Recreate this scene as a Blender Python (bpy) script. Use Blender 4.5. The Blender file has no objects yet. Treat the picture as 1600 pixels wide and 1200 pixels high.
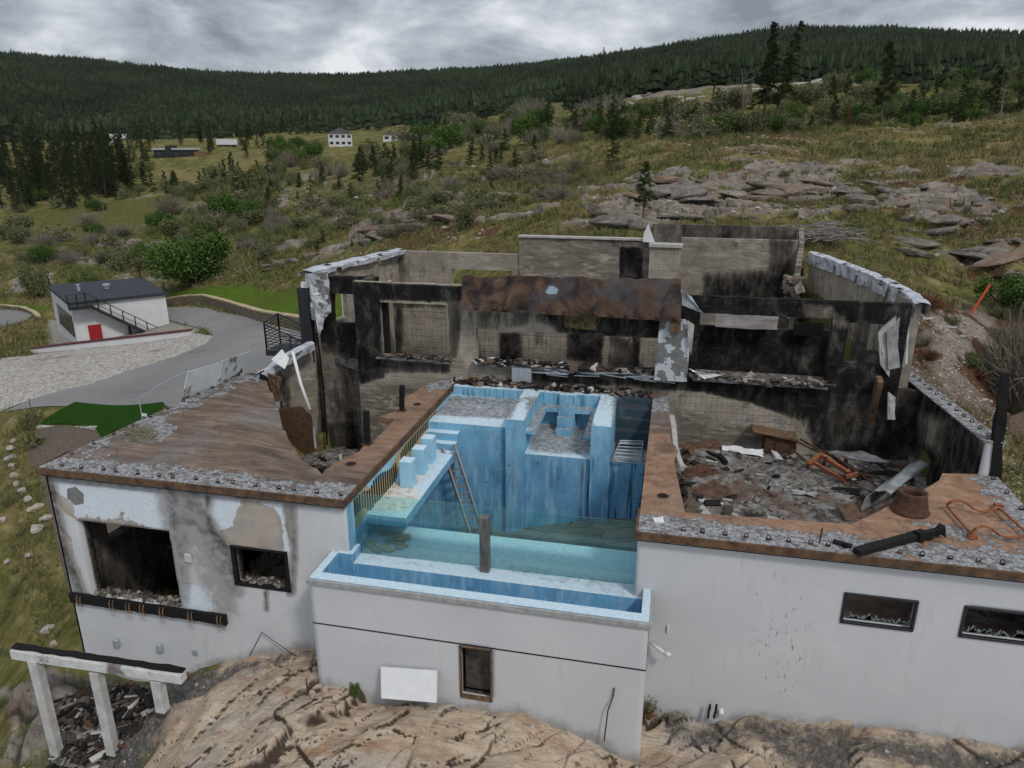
import bpy, bmesh, math, random
import numpy as np
from mathutils import Vector, Matrix
R=math.radians; PI=math.pi
random.seed(7); RNG=np.random.default_rng(11)
S=bpy.context.scene; COL=S.collection
# ---------------- camera ----------------
F=1148.; TH=R(18.2); YAW=R(12.4); H=9.32
fv=np.array([-math.sin(YAW)*math.cos(TH),math.cos(YAW)*math.cos(TH),-math.sin(TH)])
rv=np.array([math.cos(YAW),math.sin(YAW),0.]); uv_=np.cross(rv,fv); CP=np.array([0,0,H])
cam=bpy.data.objects.new('camera',bpy.data.cameras.new('camera')); COL.objects.link(cam)
cam.location=(0,0,H); cam.rotation_euler=(R(90)-TH,0,YAW)
cam.data.sensor_width=36; cam.data.lens=F/1600*36; cam.data.clip_end=9000; cam.data.clip_start=.3
S.camera=cam
# ---------------- world: overcast sky with cloud layer ----------------
SUN_EL=R(48); SUN_AZ=R(135)      # azimuth clockwise from +Y : the light comes from the right and behind the camera
W=bpy.data.worlds.new('World'); S.world=W; W.use_nodes=True
nt=W.node_tree; nt.nodes.clear()
def _n(t,**k):
    n=nt.nodes.new(t)
    for a,b in k.items(): setattr(n,a,b)
    return n
L=nt.links.new
out=_n('ShaderNodeOutputWorld'); bg=_n('ShaderNodeBackground'); bg.inputs[1].default_value=.1
sky=_n('ShaderNodeTexSky',sky_type='NISHITA',sun_disc=False,sun_elevation=SUN_EL,sun_rotation=SUN_AZ)
tc=_n('ShaderNodeTexCoord'); sep=_n('ShaderNodeSeparateXYZ'); L(tc.outputs['Generated'],sep.inputs[0])
mpg=_n('ShaderNodeMapping'); L(tc.outputs['Generated'],mpg.inputs[0]); mpg.inputs[1].default_value=(.35,.2,.1); mpg.inputs[3].default_value=(1,1,2.3)
n1=_n('ShaderNodeTexNoise'); L(mpg.outputs[0],n1.inputs[0]); n1.inputs['Scale'].default_value=6.5; n1.inputs['Detail'].default_value=8; n1.inputs['Roughness'].default_value=.58; n1.inputs['Distortion'].default_value=.25
rp=_n('ShaderNodeValToRGB'); L(n1.outputs[0],rp.inputs[0])
cr=rp.color_ramp; cr.elements[0].position=.33; cr.elements[0].color=(2.4,2.7,3.2,1); cr.elements[1].position=.66; cr.elements[1].color=(9.0,9.2,9.6,1)
e=cr.elements.new(.5); e.color=(5.0,5.4,6.0,1)
grd=_n('ShaderNodeMapRange'); L(sep.outputs[2],grd.inputs[0]); grd.inputs[1].default_value=.1; grd.inputs[2].default_value=.9; grd.inputs[3].default_value=1.; grd.inputs[4].default_value=1.5
mul=_n('ShaderNodeVectorMath',operation='SCALE'); L(rp.outputs[0],mul.inputs[0]); L(grd.outputs[0],mul.inputs[3])
mx=_n('ShaderNodeMix',data_type='RGBA'); mx.inputs[0].default_value=.93; L(sky.outputs[0],mx.inputs[6]); L(mul.outputs[0],mx.inputs[7])
L(mx.outputs[2],bg.inputs[0]); L(bg.outputs[0],out.inputs[0])
sl=bpy.data.lights.new('sun','SUN'); sl.energy=1.8; sl.angle=R(8); sl.color=(1,.95,.88)
so=bpy.data.objects.new('sun',sl); COL.objects.link(so)
sd=Vector((math.sin(SUN_AZ)*math.cos(SUN_EL),math.cos(SUN_AZ)*math.cos(SUN_EL),math.sin(SUN_EL)))
so.rotation_euler=sd.to_track_quat('Z','Y').to_euler(); so.location=sd*60
V=S.view_settings; V.view_transform='Standard'; V.look='None'; V.exposure=-.1; V.gamma=1
S.render.engine='CYCLES'
# ---------------- pixel <-> point (measuring aids, photograph 1600x1200) ----------------
def ray(x,y): return fv*F+rv*(x-800)-uv_*(y-600)
def Zp(x,y,z=0.): d=ray(x,y); return CP+(z-H)/d[2]*d
def Yp(x,y,Y): d=ray(x,y); return CP+Y/d[1]*d
def Xp(x,y,X): d=ray(x,y); return CP+X/d[0]*d
def proj(P):
    q=P-CP; w=np.maximum(q@fv,.05); return 800+F*(q@rv)/w, 600-F*(q@uv_)/w
# ---------------- numpy noise ----------------
def _h(i,j,s):
    n=(i.astype(np.int64)*374761393+j.astype(np.int64)*668265263+s*1274126177)&0xffffffff
    n=((n^(n>>13))*1274126177)&0xffffffff
    return ((n^(n>>16))&0xffff)/65535.
def vnoise(x,y,s=0):
    i=np.floor(x);j=np.floor(y);a=x-i;b=y-j;a=a*a*(3-2*a);b=b*b*(3-2*b)
    return (_h(i,j,s)*(1-a)+_h(i+1,j,s)*a)*(1-b)+(_h(i,j+1,s)*(1-a)+_h(i+1,j+1,s)*a)*b
def fbm(x,y,o=4,s=0):
    x=np.asarray(x,float);y=np.asarray(y,float);t=np.zeros(np.broadcast(x,y).shape);a=.5
    for k in range(o): t+=a*vnoise(x,y,s+k*17); x=x*2.03+3.1; y=y*2.03-1.7; a*=.5
    return t/(1-.5**o)
def cells(x,y,s=0):     # F1, F2 distances and the id of the nearest cell
    i=np.floor(x);j=np.floor(y); f1=np.full(x.shape,9.);f2=np.full(x.shape,9.);idn=np.zeros(x.shape)
    for di in (-1,0,1):
        for dj in (-1,0,1):
            ci=i+di;cj=j+dj; px=ci+_h(ci,cj,s);py=cj+_h(ci,cj,s+9); d=np.hypot(px-x,py-y)
            m=d<f1; f2=np.where(m,f1,np.minimum(f2,d)); idn=np.where(m,_h(ci,cj,s+5),idn); f1=np.where(m,d,f1)
    return f1,f2,idn
def inpoly(x,y,P):
    P=np.asarray(P,float); c=np.zeros(np.shape(x),bool); n=len(P)
    for i in range(n):
        x1,y1=P[i];x2,y2=P[(i+1)%n]
        if y1==y2: continue
        c^=((y1>y)!=(y2>y))&(x<(x2-x1)*(y-y1)/(y2-y1)+x1)
    return c
def sdpoly(x,y,P):      # signed distance, positive inside
    P=np.asarray(P,float); d=np.full(np.shape(x),1e9); n=len(P)
    for i in range(n):
        a=P[i];b=P[(i+1)%n];e=b-a;t=np.clip(((x-a[0])*e[0]+(y-a[1])*e[1])/(e@e+1e-12),0,1)
        d=np.minimum(d,np.hypot(x-a[0]-t*e[0],y-a[1]-t*e[1]))
    return np.where(inpoly(x,y,P),d,-d)
def sm(x,a,b): t=np.clip((x-a)/(b-a),0,1); return t*t*(3-2*t)
# ---------------- objects ----------------
def tag(o,label=None,cat=None,group=None,kind=None):
    if label: o['label']=label
    if cat: o['category']=cat
    if group: o['group']=group
    if kind: o['kind']=kind
    return o
def empty(name,loc=(0,0,0),label=None,cat=None,group=None,rz=0):
    o=bpy.data.objects.new(name,None); COL.objects.link(o); o.location=loc; o.rotation_euler=(0,0,rz); o.empty_display_size=.2
    return tag(o,label,cat,group)
def mkobj(name,V_,F_,m,parent=None,smooth=False,att=None,uv=None,world=True,mats=None,mi=None):
    me=bpy.data.meshes.new(name); V_=np.asarray(V_,np.float32)
    if isinstance(F_,np.ndarray):
        k=F_.shape[1]; me.vertices.add(len(V_)); me.vertices.foreach_set('co',V_.ravel())
        me.loops.add(F_.size); me.loops.foreach_set('vertex_index',F_.astype(np.int32).ravel())
        me.polygons.add(len(F_)); me.polygons.foreach_set('loop_start',np.arange(0,F_.size,k,dtype=np.int32))
        me.update(calc_edges=True)
    else:
        me.from_pydata([tuple(map(float,v)) for v in V_],[],F_); me.update()
    for mm in (mats or [m]): me.materials.append(mm)
    if mi is not None: me.polygons.foreach_set('material_index',np.asarray(mi,np.int32))
    if smooth: me.polygons.foreach_set('use_smooth',np.ones(len(me.polygons),bool))
    for k,a in (att or {}).items():
        t=me.attributes.new(k,'FLOAT','POINT'); t.data.foreach_set('value',np.asarray(a,np.float32))
    if uv is not None:
        ul=me.uv_layers.new(name='UVMap'); vi=np.empty(len(me.loops),np.int32); me.loops.foreach_get('vertex_index',vi)
        ul.data.foreach_set('uv',np.asarray(uv,np.float32)[vi].ravel())
    o=bpy.data.objects.new(name,me); COL.objects.link(o)
    if parent is not None:
        o.parent=parent
        if world:
            p=parent; M=Matrix.Identity(4)
            while p is not None:
                M=Matrix.LocRotScale(p.location,p.rotation_euler,None)@M; p=p.parent
            o.matrix_parent_inverse=Matrix.Identity(4)
            Mi=M.inverted(); o.location=Mi.to_translation(); o.rotation_euler=Mi.to_euler()
    return o
class MB:
    def __init__(s): s.v=[]; s.f=[]
    def add(s,vs,fs):
        k=len(s.v); s.v+= [tuple(v) for v in vs]; s.f+=[tuple(i+k for i in f) for f in fs]; return s
    def box(s,c,d,rot=None,jit=0.,taper=1.):
        hx,hy,hz=d[0]/2,d[1]/2,d[2]/2; M=rot.to_matrix() if rot is not None else Matrix.Identity(3)
        vs=[]
        for z in (-1,1):
            t=taper if z>0 else 1
            for x,y in ((-1,-1),(1,-1),(1,1),(-1,1)):
                p=Vector((x*hx*t+random.uniform(-jit,jit),y*hy*t+random.uniform(-jit,jit),z*hz+random.uniform(-jit,jit)))
                vs.append(M@p+Vector(c))
        return s.add(vs,[(3,2,1,0),(4,5,6,7),(0,1,5,4),(1,2,6,5),(2,3,7,6),(3,0,4,7)])
    def bb(s,x0,x1,y0,y1,z0,z1): return s.box(((x0+x1)/2,(y0+y1)/2,(z0+z1)/2),(x1-x0,y1-y0,z1-z0))
    def bar(s,p0,p1,w,h=None,up=(0,0,1),seg=1,jit=0.,w1=None):
        h=h or w; p0=Vector(p0);p1=Vector(p1);d=(p1-p0).normalized();u=Vector(up)
        if abs(d.dot(u))>.98: u=Vector((0,1,0))
        a=d.cross(u).normalized(); b=a.cross(d).normalized(); k=len(s.v)
        for i in range(seg+1):
            t=i/seg; c=p0.lerp(p1,t); q=1+((w1/w-1)*t if w1 else 0)
            for x,y in ((-1,-1),(1,-1),(1,1),(-1,1)):
                s.v.append(tuple(c+a*(x*w/2*q+random.uniform(-jit,jit))+b*(y*h/2*q+random.uniform(-jit,jit))))
        for i in range(seg):
            for j in range(4): s.f.append((k+i*4+j,k+i*4+(j+1)%4,k+i*4+4+(j+1)%4,k+i*4+4+j))
        s.f.append((k+3,k+2,k+1,k)); e=k+seg*4; s.f.append((e,e+1,e+2,e+3)); return s
    def tube(s,pts,r,n=8,r1=None):
        pts=[Vector(p) for p in pts]; k=len(s.v); m=len(pts)
        for i,p in enumerate(pts):
            d=(pts[min(i+1,m-1)]-pts[max(i-1,0)]).normalized(); u=Vector((0,0,1)) if abs(d.z)<.95 else Vector((0,1,0))
            a=d.cross(u).normalized(); b=a.cross(d); q=r if r1 is None else r+(r1-r)*i/(m-1)
            for j in range(n): t=2*PI*j/n; s.v.append(tuple(p+a*q*math.cos(t)+b*q*math.sin(t)))
        for i in range(m-1):
            for j in range(n): s.f.append((k+i*n+j,k+i*n+(j+1)%n,k+(i+1)*n+(j+1)%n,k+(i+1)*n+j))
        s.f.append(tuple(k+j for j in reversed(range(n)))); s.f.append(tuple(k+(m-1)*n+j for j in range(n))); return s
    def lathe(s,c,prof,n=24):
        k=len(s.v); c=Vector(c); m=len(prof)
        for r,z in prof:
            for j in range(n): t=2*PI*j/n; s.v.append((c.x+r*math.cos(t),c.y+r*math.sin(t),c.z+z))
        for i in range(m-1):
            for j in range(n): s.f.append((k+i*n+j,k+i*n+(j+1)%n,k+(i+1)*n+(j+1)%n,k+(i+1)*n+j))
        return s
    def prism(s,P,off):     # polygon of 3D points extruded by a vector
        k=len(s.v);n=len(P);o=Vector(off); s.v+=[tuple(p) for p in P]+[tuple(Vector(p)+o) for p in P]
        s.f+=[tuple(k+i for i in range(n)),tuple(k+n+i for i in reversed(range(n)))]+[(k+i,k+n+i,k+n+(i+1)%n,k+(i+1)%n) for i in range(n)]; return s
    def build(s,name,m,parent=None,smooth=False,bev=0,world=True,**kw):
        o=mkobj(name,s.v,s.f,m,parent,smooth,world=world,**kw)
        bm=bmesh.new(); bm.from_mesh(o.data)
        bmesh.ops.recalc_face_normals(bm,faces=bm.faces)
        if bev:
            es=[e for e in bm.edges if len(e.link_faces)==2 and e.calc_face_angle(0)>.6]
            bmesh.ops.bevel(bm,geom=es,offset=bev,segments=1,affect='EDGES',clamp_overlap=True)
        bm.to_mesh(o.data); bm.free(); return o
# ---------------- node material helper ----------------
class M_:
    def __init__(s,name,rough=.8,spec=.3,metal=0):
        s.m=bpy.data.materials.new(name); s.m.use_nodes=True; s.t=s.m.node_tree; s.b=s.t.nodes['Principled BSDF']
        s.b.inputs['Roughness'].default_value=rough; s.b.inputs['Specular IOR Level'].default_value=spec; s.b.inputs['Metallic'].default_value=metal
        s.geo=s.t.nodes.new('ShaderNodeNewGeometry'); s.P=s.geo.outputs['Position']; s._uv=None
        tc=s.t.nodes.new('ShaderNodeTexCoord'); s.obj=tc.outputs['Object']; s.uv=tc.outputs['UV']
    def s_(s,i,v):
        if isinstance(v,bpy.types.NodeSocket): s.t.links.new(v,i)
        elif isinstance(v,(tuple,list)): i.default_value=tuple(v)+((1,) if len(v)==3 and i.type=='RGBA' else ())
        else: i.default_value=v
    def map(s,co,sc=(1,1,1),rot=(0,0,0),loc=(0,0,0)):
        n=s.t.nodes.new('ShaderNodeMapping'); s.s_(n.inputs[0],co); n.inputs[1].default_value=loc; n.inputs[2].default_value=rot; n.inputs[3].default_value=sc; return n.outputs[0]
    def noise(s,sc,det=4,ro=.55,co=None,dist=0,map=None,rot=(0,0,0),loc=(0,0,0)):
        n=s.t.nodes.new('ShaderNodeTexNoise'); co=s.P if co is None else co
        if map: co=s.map(co,map,rot,loc)
        s.s_(n.inputs['Vector'],co); n.inputs['Scale'].default_value=sc; n.inputs['Detail'].default_value=det; n.inputs['Roughness'].default_value=ro; n.inputs['Distortion'].default_value=dist; return n.outputs[0]
    def voro(s,sc,feat='F1',co=None,map=None,out=0,rnd=1):
        n=s.t.nodes.new('ShaderNodeTexVoronoi'); n.feature=feat; co=s.P if co is None else co
        if map: co=s.map(co,map)
        s.s_(n.inputs['Vector'],co); n.inputs['Scale'].default_value=sc; n.inputs['Randomness'].default_value=rnd; return n.outputs[out]
    def attr(s,name):
        n=s.t.nodes.new('ShaderNodeAttribute'); n.attribute_name=name; return n.outputs['Fac']
    def math(s,op,a,b=0,c=0,clamp=False):
        n=s.t.nodes.new('ShaderNodeMath'); n.operation=op; n.use_clamp=clamp; s.s_(n.inputs[0],a); s.s_(n.inputs[1],b); s.s_(n.inputs[2],c); return n.outputs[0]
    def step(s,v,a,b,lo=0,hi=1):
        n=s.t.nodes.new('ShaderNodeMapRange'); n.interpolation_type='SMOOTHSTEP'; s.s_(n.inputs[0],v); n.inputs[1].default_value=a; n.inputs[2].default_value=b; n.inputs[3].default_value=lo; n.inputs[4].default_value=hi; return n.outputs[0]
    def mix(s,f,a,b,mode='MIX'):
        n=s.t.nodes.new('ShaderNodeMix'); n.data_type='RGBA'; n.blend_type=mode; s.s_(n.inputs[0],f); s.s_(n.inputs[6],a); s.s_(n.inputs[7],b); return n.outputs[2]
    def ramp(s,f,st):
        n=s.t.nodes.new('ShaderNodeValToRGB'); s.s_(n.inputs[0],f); c=n.color_ramp
        while len(c.elements)<len(st): c.elements.new(.5)
        for e,(p,col) in zip(c.elements,st): e.position=p; e.color=(*col,1)
        return n.outputs[0]
    def sep(s,v,i):
        n=s.t.nodes.new('ShaderNodeSeparateXYZ'); s.s_(n.inputs[0],v); return n.outputs[i]
    def bump(s,h,st=.5,d=.02):
        n=s.t.nodes.new('ShaderNodeBump'); n.inputs['Strength'].default_value=st; n.inputs['Distance'].default_value=d; s.s_(n.inputs['Height'],h); s.t.links.new(n.outputs[0],s.b.inputs['Normal']); return s
    def col(s,c): s.s_(s.b.inputs['Base Color'],c); return s
    def set(s,k,v): s.s_(s.b.inputs[k],v); return s
def simple(name,c,rough=.7,var=.25,sc=6,spec=.3,metal=0,bump=0,c2=None):
    m=M_(name,rough,spec,metal); n=m.noise(sc,5,.6)
    d=c2 or tuple(x*(1-var) for x in c); u=tuple(min(1,x*(1+var)) for x in c)
    m.col(m.ramp(n,[(.3,d),(.7,u if not c2 else c)]))
    if bump: m.bump(m.noise(sc*4,4,.6),.6,bump)
    return m.m
# ================= materials =================
MT={}
def mats():
    # white rendered facade: clean paint, peeled patches, soot
    m=M_('render_facade',.8,.12)
    big=m.noise(.5,5,.6); fine=m.noise(9,6,.6); z=m.sep(m.P,2)
    base=m.ramp(big,[(.25,(.455,.468,.487)),(.75,(.545,.555,.568))])
    brush=m.noise(2.2,6,.65,map=(1,1,3.)); base=m.mix(m.step(brush,.35,.75,0,.35),base,(.47,.475,.48))
    drip=m.noise(5,3,.6,map=(1,1,.12)); base=m.mix(m.math('MULTIPLY',m.step(drip,.55,.8,0,.35),m.step(big,.4,.6)),base,(.33,.31,.27))
    base=m.mix(m.step(fine,.62,.8,0,.15),base,(.4,.39,.37))
    # peel : coat flaked off, beige-grey undercoat with blue-white islands
    pe=m.attr('peel'); nz=m.noise(1.5,7,.6,dist=.6,loc=(3,1,7),map=(1,1,1)); under=m.ramp(m.noise(1.1,4,.5),[(.3,(.33,.29,.25)),(.7,(.46,.42,.37))])
    under=m.mix(m.step(m.noise(.8,5,.6,map=(1,1,1),loc=(9,2,1)),.45,.7,0,.8),under,(.22,.215,.21))
    isl=m.math('ADD',m.math('MULTIPLY',m.attr('isl'),.55),m.math('SUBTRACT',nz,.5)); isl=m.math('ADD',isl,m.math('MULTIPLY',m.math('SUBTRACT',m.noise(6,7,.7,loc=(1,5,1),map=(1,1,1)),.5),.5)); islm=m.step(isl,.2,.215)
    pm=m.mix(islm,under,m.ramp(fine,[(.3,(.5,.56,.62)),(.7,(.62,.67,.72))]))
    pedge=m.math('ADD',pe,m.math('MULTIPLY',m.math('SUBTRACT',m.noise(3.5,6,.65),.5),.9))
    c=m.mix(m.step(pedge,.48,.53),base,pm)
    so=m.attr('soot'); sn=m.math('ADD',so,m.math('MULTIPLY',m.math('MULTIPLY',m.math('SUBTRACT',m.noise(2.6,7,.65,dist=.4),.5),1.0),m.step(so,0,.3)))
    c=m.mix(m.step(sn,.0,.5,0,.62),c,(.17,.15,.13)); c=m.mix(m.step(sn,.55,1.1,0,.93),c,(.018,.017,.016))
    dk=m.attr('specks'); sp=m.noise(14,3,.7,map=(1,1,.3)); c=m.mix(m.math('MULTIPLY',dk,m.step(sp,.63,.68,0,.8)),c,(.08,.08,.08))
    # reveals and broken concrete below
    c=m.mix(m.step(m.attr('rev'),.4,.6),c,m.mix(m.step(fine,.4,.6),(.05,.045,.04),(.16,.14,.12)))
    m.col(c); m.bump(m.math('ADD',m.math('MULTIPLY',m.step(pedge,.47,.54),-.6),m.math('MULTIPLY',m.noise(30,4,.6),.25)),.5,.012); MT['facade']=m.m
    # inner ICF walls
    m=M_('burnt_formwork_wall',.95,.03)
    u=m.sep(m.uv,0); v=m.sep(m.uv,1)
    wob=m.math('MULTIPLY',m.math('SUBTRACT',m.noise(3,3),.5),.05)
    def line(x,p,w):
        fr=m.math('FRACT',m.math('DIVIDE',m.math('ADD',x,wob),p)); return m.step(m.math('ABSOLUTE',m.math('SUBTRACT',fr,.5)),w,w*.4)
    vert=line(u,.2,.07); hor=line(v,.28,.07); tie=m.math('MULTIPLY',line(u,.2,.14),line(v,.2,.12))
    g=m.attr('grid'); brk=m.step(m.noise(5,4,.7),.38,.58)
    n1=m.noise(.9,6,.62,dist=.5); n2=m.noise(5,6,.65)
    base=m.ramp(n1,[(.25,(.18,.158,.13)),(.5,(.33,.295,.245)),(.78,(.47,.43,.365))])
    base=m.mix(m.step(n2,.5,.75,0,.5),base,(.13,.105,.08))
    # wavy spalled patches
    wv=m.noise(1.5,9,.78,map=(.45,.45,1.7),dist=.35); wp=m.math('MULTIPLY',m.attr('rough'),m.step(wv,.42,.5))
    base=m.mix(wp,base,m.ramp(m.noise(2.6,9,.78,map=(.4,.4,1.9),dist=.3),[(.3,(.075,.066,.056)),(.55,(.19,.168,.14)),(.8,(.33,.30,.26))]))
    # grey remnants of plaster
    pl=m.step(m.math('ADD',m.attr('plaster'),m.math('SUBTRACT',m.noise(1.6,6,.6,loc=(4,4,4),map=(1,1,1)),.5)),.48,.52)
    base=m.mix(pl,base,m.ramp(m.noise(2,5,.6),[(.3,(.17,.165,.155)),(.7,(.34,.34,.33))]))
    gl=m.math('MULTIPLY',m.math('MAXIMUM',m.math('MULTIPLY',vert,.7),hor),g); base=m.mix(m.math('MULTIPLY',gl,m.step(m.noise(1.3,7,.75,loc=(2,8,1),map=(1,1,1)),.42,.64,.0,.55)),base,(.05,.044,.038))
    base=m.mix(m.math('MULTIPLY',tie,m.math('MULTIPLY',g,.55)),base,(.012,.011,.01))
    so=m.attr('soot'); drip=m.noise(3.2,5,.65,map=(1,1,.22),dist=.3); sn=m.math('ADD',so,m.math('ADD',m.math('MULTIPLY',m.math('SUBTRACT',n1,.5),1.1),m.math('MULTIPLY',m.math('SUBTRACT',drip,.5),1.1)))
    blk=m.ramp(m.noise(1.9,8,.72,map=(1,1,.55),dist=.4,loc=(5,3,1)),[(.36,(.008,.008,.0085)),(.52,(.020,.019,.019)),(.62,(.06,.056,.052)),(.76,(.17,.16,.145))])
    blk=m.mix(m.math('MULTIPLY',m.math('MULTIPLY',m.math('MAXIMUM',hor,m.math('MULTIPLY',vert,.5)),g),m.step(m.noise(1.3,8,.78,loc=(7,7,7),map=(1,1,1)),.48,.68,0,.75)),blk,(.10,.095,.085))
    base=m.mix(m.step(sn,.3,.62,0,.72),base,(.045,.04,.035)); base=m.mix(m.step(sn,.5,1.0),base,blk)
    m.col(base); m.bump(m.math('ADD',m.math('MULTIPLY',wv,m.math('ADD',m.attr('rough'),.15)),m.math('ADD',m.math('MULTIPLY',gl,-.25),m.math('MULTIPLY',m.noise(12,6,.7),.4))),.9,.07); MT['inner']=m.m
    # deck membrane on the roof slabs
    m=M_('deck_membrane',.8,.15)
    st=m.noise(1.2,7,.65,map=(.45,2.2,1),rot=(0,0,R(-12)),dist=.8); b=m.noise(.42,6,.62,dist=.4)
    a=m.ramp(st,[(.28,(.045,.034,.031)),(.43,(.105,.073,.057)),(.56,(.165,.115,.086)),(.74,(.31,.24,.19))])
    gry=m.ramp(st,[(.3,(.10,.092,.085)),(.7,(.2,.185,.17))]); c=m.mix(m.step(b,.48,.68),a,gry)
    c=m.mix(m.step(m.attr('orange'),.0,1.,0,.75),c,m.ramp(m.noise(1.8,7,.7,dist=.6),[(.3,(.16,.085,.05)),(.55,(.33,.19,.115)),(.75,(.42,.3,.21))]))
    c=m.mix(m.step(m.noise(2.3,6,.7,dist=.5),.54,.7,0,.65),c,(.045,.032,.027)); c=m.mix(m.step(m.noise(.9,7,.7,loc=(3,8,0),map=(1,1,1)),.55,.7,0,.55),c,(.055,.045,.05)); c=m.mix(m.step(m.noise(1.4,7,.75,loc=(5,2,0),map=(.6,1.6,1),rot=(0,0,R(-12))),.57,.7,0,.5),c,(.30,.27,.25))
    fl=m.math('ADD',m.attr('flake'),m.math('MULTIPLY',m.math('SUBTRACT',m.noise(1.7,8,.75,dist=.5),.5),2.2)); fm=m.step(fl,.5,.58)
    fc=m.ramp(m.noise(9,7,.75),[(.32,(.05,.045,.04)),(.44,(.16,.155,.15)),(.56,(.33,.34,.36)),(.72,(.52,.54,.57))])
    fc=m.mix(m.step(m.noise(3,7,.75,loc=(8,8,0),map=(1,1,1)),.48,.62,0,.85),fc,(.075,.068,.062)); fc=m.mix(m.attr('yellow'),fc,(.48,.4,.26),'MULTIPLY')
    c=m.mix(fm,c,fc); 
    sp=m.math('MULTIPLY',m.step(m.noise(23,3,.6),.66,.7),m.step(m.noise(1.3,3),.45,.6)); c=m.mix(sp,c,(.5,.5,.5))
    so=m.math('ADD',m.attr('soot'),m.math('MULTIPLY',m.math('SUBTRACT',b,.5),.6)); c=m.mix(m.step(so,.4,.8,0,.9),c,(.02,.018,.017))
    hgt=m.math('ADD',m.math('MULTIPLY',fm,m.noise(10,6,.7)),m.math('MULTIPLY',st,.25)); m.col(c); m.bump(hgt,.8,.04); m.set('Roughness',m.step(st,.3,.7,.5,.85)); MT['deck']=m.m
    MT['rust_fascia']=simple('rusted_fascia',(.15,.085,.045),.75,.5,4,bump=.01,c2=(.035,.022,.016))
    MT['rust_dark']=simple('dark_rusted_steel',(.11,.05,.03),.8,.45,9,bump=.004,c2=(.03,.018,.015))
    MT['rust_orange']=simple('orange_rusted_steel',(.34,.12,.045),.75,.4,9,bump=.004,c2=(.13,.05,.028))
    MT['char']=simple('charred_timber',(.010,.0095,.0095),.85,.5,14,bump=.02,c2=(.003,.003,.003))
    MT['black_metal']=simple('black_painted_metal',(.018,.019,.022),.5,.2,8)
    MT['alu']=simple('aluminium',(.36,.36,.35),.5,.15,20,metal=.3,c2=(.2,.2,.2))
    MT['galv']=simple('galvanised_steel',(.4,.44,.48),.5,.2,9,metal=.5)
    m=M_('grimy_post_metal',.45,.5,.5); m.col(m.ramp(m.noise(12,5,.6,map=(1,1,.2)),[(.3,(.10,.095,.09)),(.7,(.25,.24,.23))])); MT['postmetal']=m.m
    # pool plaster
    m=M_('blue_pool_plaster',.7,.3)
    ge=m.sep(m.geo.outputs['Normal'],2); z=m.sep(m.P,2)
    n=m.noise(.8,6,.6); dr=m.noise(5.,5,.7,map=(1,1,.13)); dr2=m.noise(2.2,6,.7,map=(1,1,.3))
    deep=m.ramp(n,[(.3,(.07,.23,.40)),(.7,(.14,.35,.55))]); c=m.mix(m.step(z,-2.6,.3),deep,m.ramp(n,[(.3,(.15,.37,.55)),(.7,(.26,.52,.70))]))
    c=m.mix(m.step(dr,.46,.64,0,.65),c,(.30,.48,.60)); c=m.mix(m.step(m.noise(1.5,7,.7,map=(1,1,.5)),.5,.68,0,.45),c,(.06,.16,.27)); c=m.mix(m.step(dr2,.54,.7,0,.3),c,(.06,.12,.18)); c=m.mix(m.step(m.noise(7,7,.75),.52,.7,0,.4),c,(.30,.42,.50)); tie_=m.voro(1.1,map=(1,0.01,1),rnd=.35); c=m.mix(m.step(tie_,.05,.03,0,.9),c,(.015,.02,.03))
    c=m.mix(m.attr('pale'),c,m.ramp(m.noise(2.5,5,.6),[(.3,(.30,.56,.72)),(.7,(.42,.68,.82))]))
    # ash and dust settle on the flat tops
    ash=m.ramp(m.noise(8,7,.7),[(.3,(.38,.50,.57)),(.5,(.52,.64,.71)),(.75,(.66,.73,.77))]); c=m.mix(m.step(ge,.6,.9,0,.9),c,ash)
    dbr=m.math('MULTIPLY',m.attr('debris'),m.step(ge,.6,.9)); dd=m.math('ADD',dbr,m.math('SUBTRACT',m.noise(4,8,.75,dist=.4),.5))
    c=m.mix(m.step(dd,.25,.55,0,.85),c,m.ramp(m.noise(6,8,.78),[(.36,(.04,.038,.035)),(.5,(.18,.18,.18)),(.62,(.40,.41,.42)),(.8,(.6,.61,.62))]))
    bk=m.attr('streak'); sk=m.noise(7,4,.6,map=(1,1,.04)); c=m.mix(m.math('MULTIPLY',bk,m.step(sk,.5,.62,0,.93)),c,(.012,.02,.03))
    c=m.mix(m.step(m.math('ADD',m.attr('soot'),m.math('MULTIPLY',m.math('SUBTRACT',dr2,.5),.9)),.35,.75,0,.92),c,(.02,.03,.04))
    c=m.mix(m.math('MULTIPLY',m.attr('wht'),1),c,m.ramp(m.noise(5,6,.7),[(.35,(.36,.33,.26)),(.5,(.62,.6,.55)),(.7,(.72,.71,.68))]))
    m.col(c); m.bump(m.noise(14,6,.65),.35,.01); MT['pool']=m.m
    m=M_('weathered_lip',.8,.3); m.col(m.ramp(m.noise(6,6,.7),[(.3,(.2,.2,.2)),(.7,(.38,.385,.38))])); m.bump(m.noise(20,5),.5,.01); MT['lip']=m.m
    # glass
    m=M_('teal_glass',.03,.5); t=m.t; t.nodes.remove(m.b)
    o=t.nodes['Material Output']; tr=t.nodes.new('ShaderNodeBsdfTransparent'); tr.inputs[0].default_value=(.78,.955,.945,1)
    gl=t.nodes.new('ShaderNodeBsdfGlossy'); gl.inputs['Roughness'].default_value=.04; fr=t.nodes.new('ShaderNodeFresnel'); fr.inputs[0].default_value=1.45
    df=t.nodes.new('ShaderNodeBsdfDiffuse'); df.inputs[0].default_value=(.30,.50,.48,1)
    a=t.nodes.new('ShaderNodeMixShader'); b=t.nodes.new('ShaderNodeMixShader'); dn=m.noise(5,7,.7)
    m.s_(a.inputs[0],m.step(dn,.4,.8,.03,.10)); t.links.new(tr.outputs[0],a.inputs[1]); t.links.new(df.outputs[0],a.inputs[2])
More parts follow.
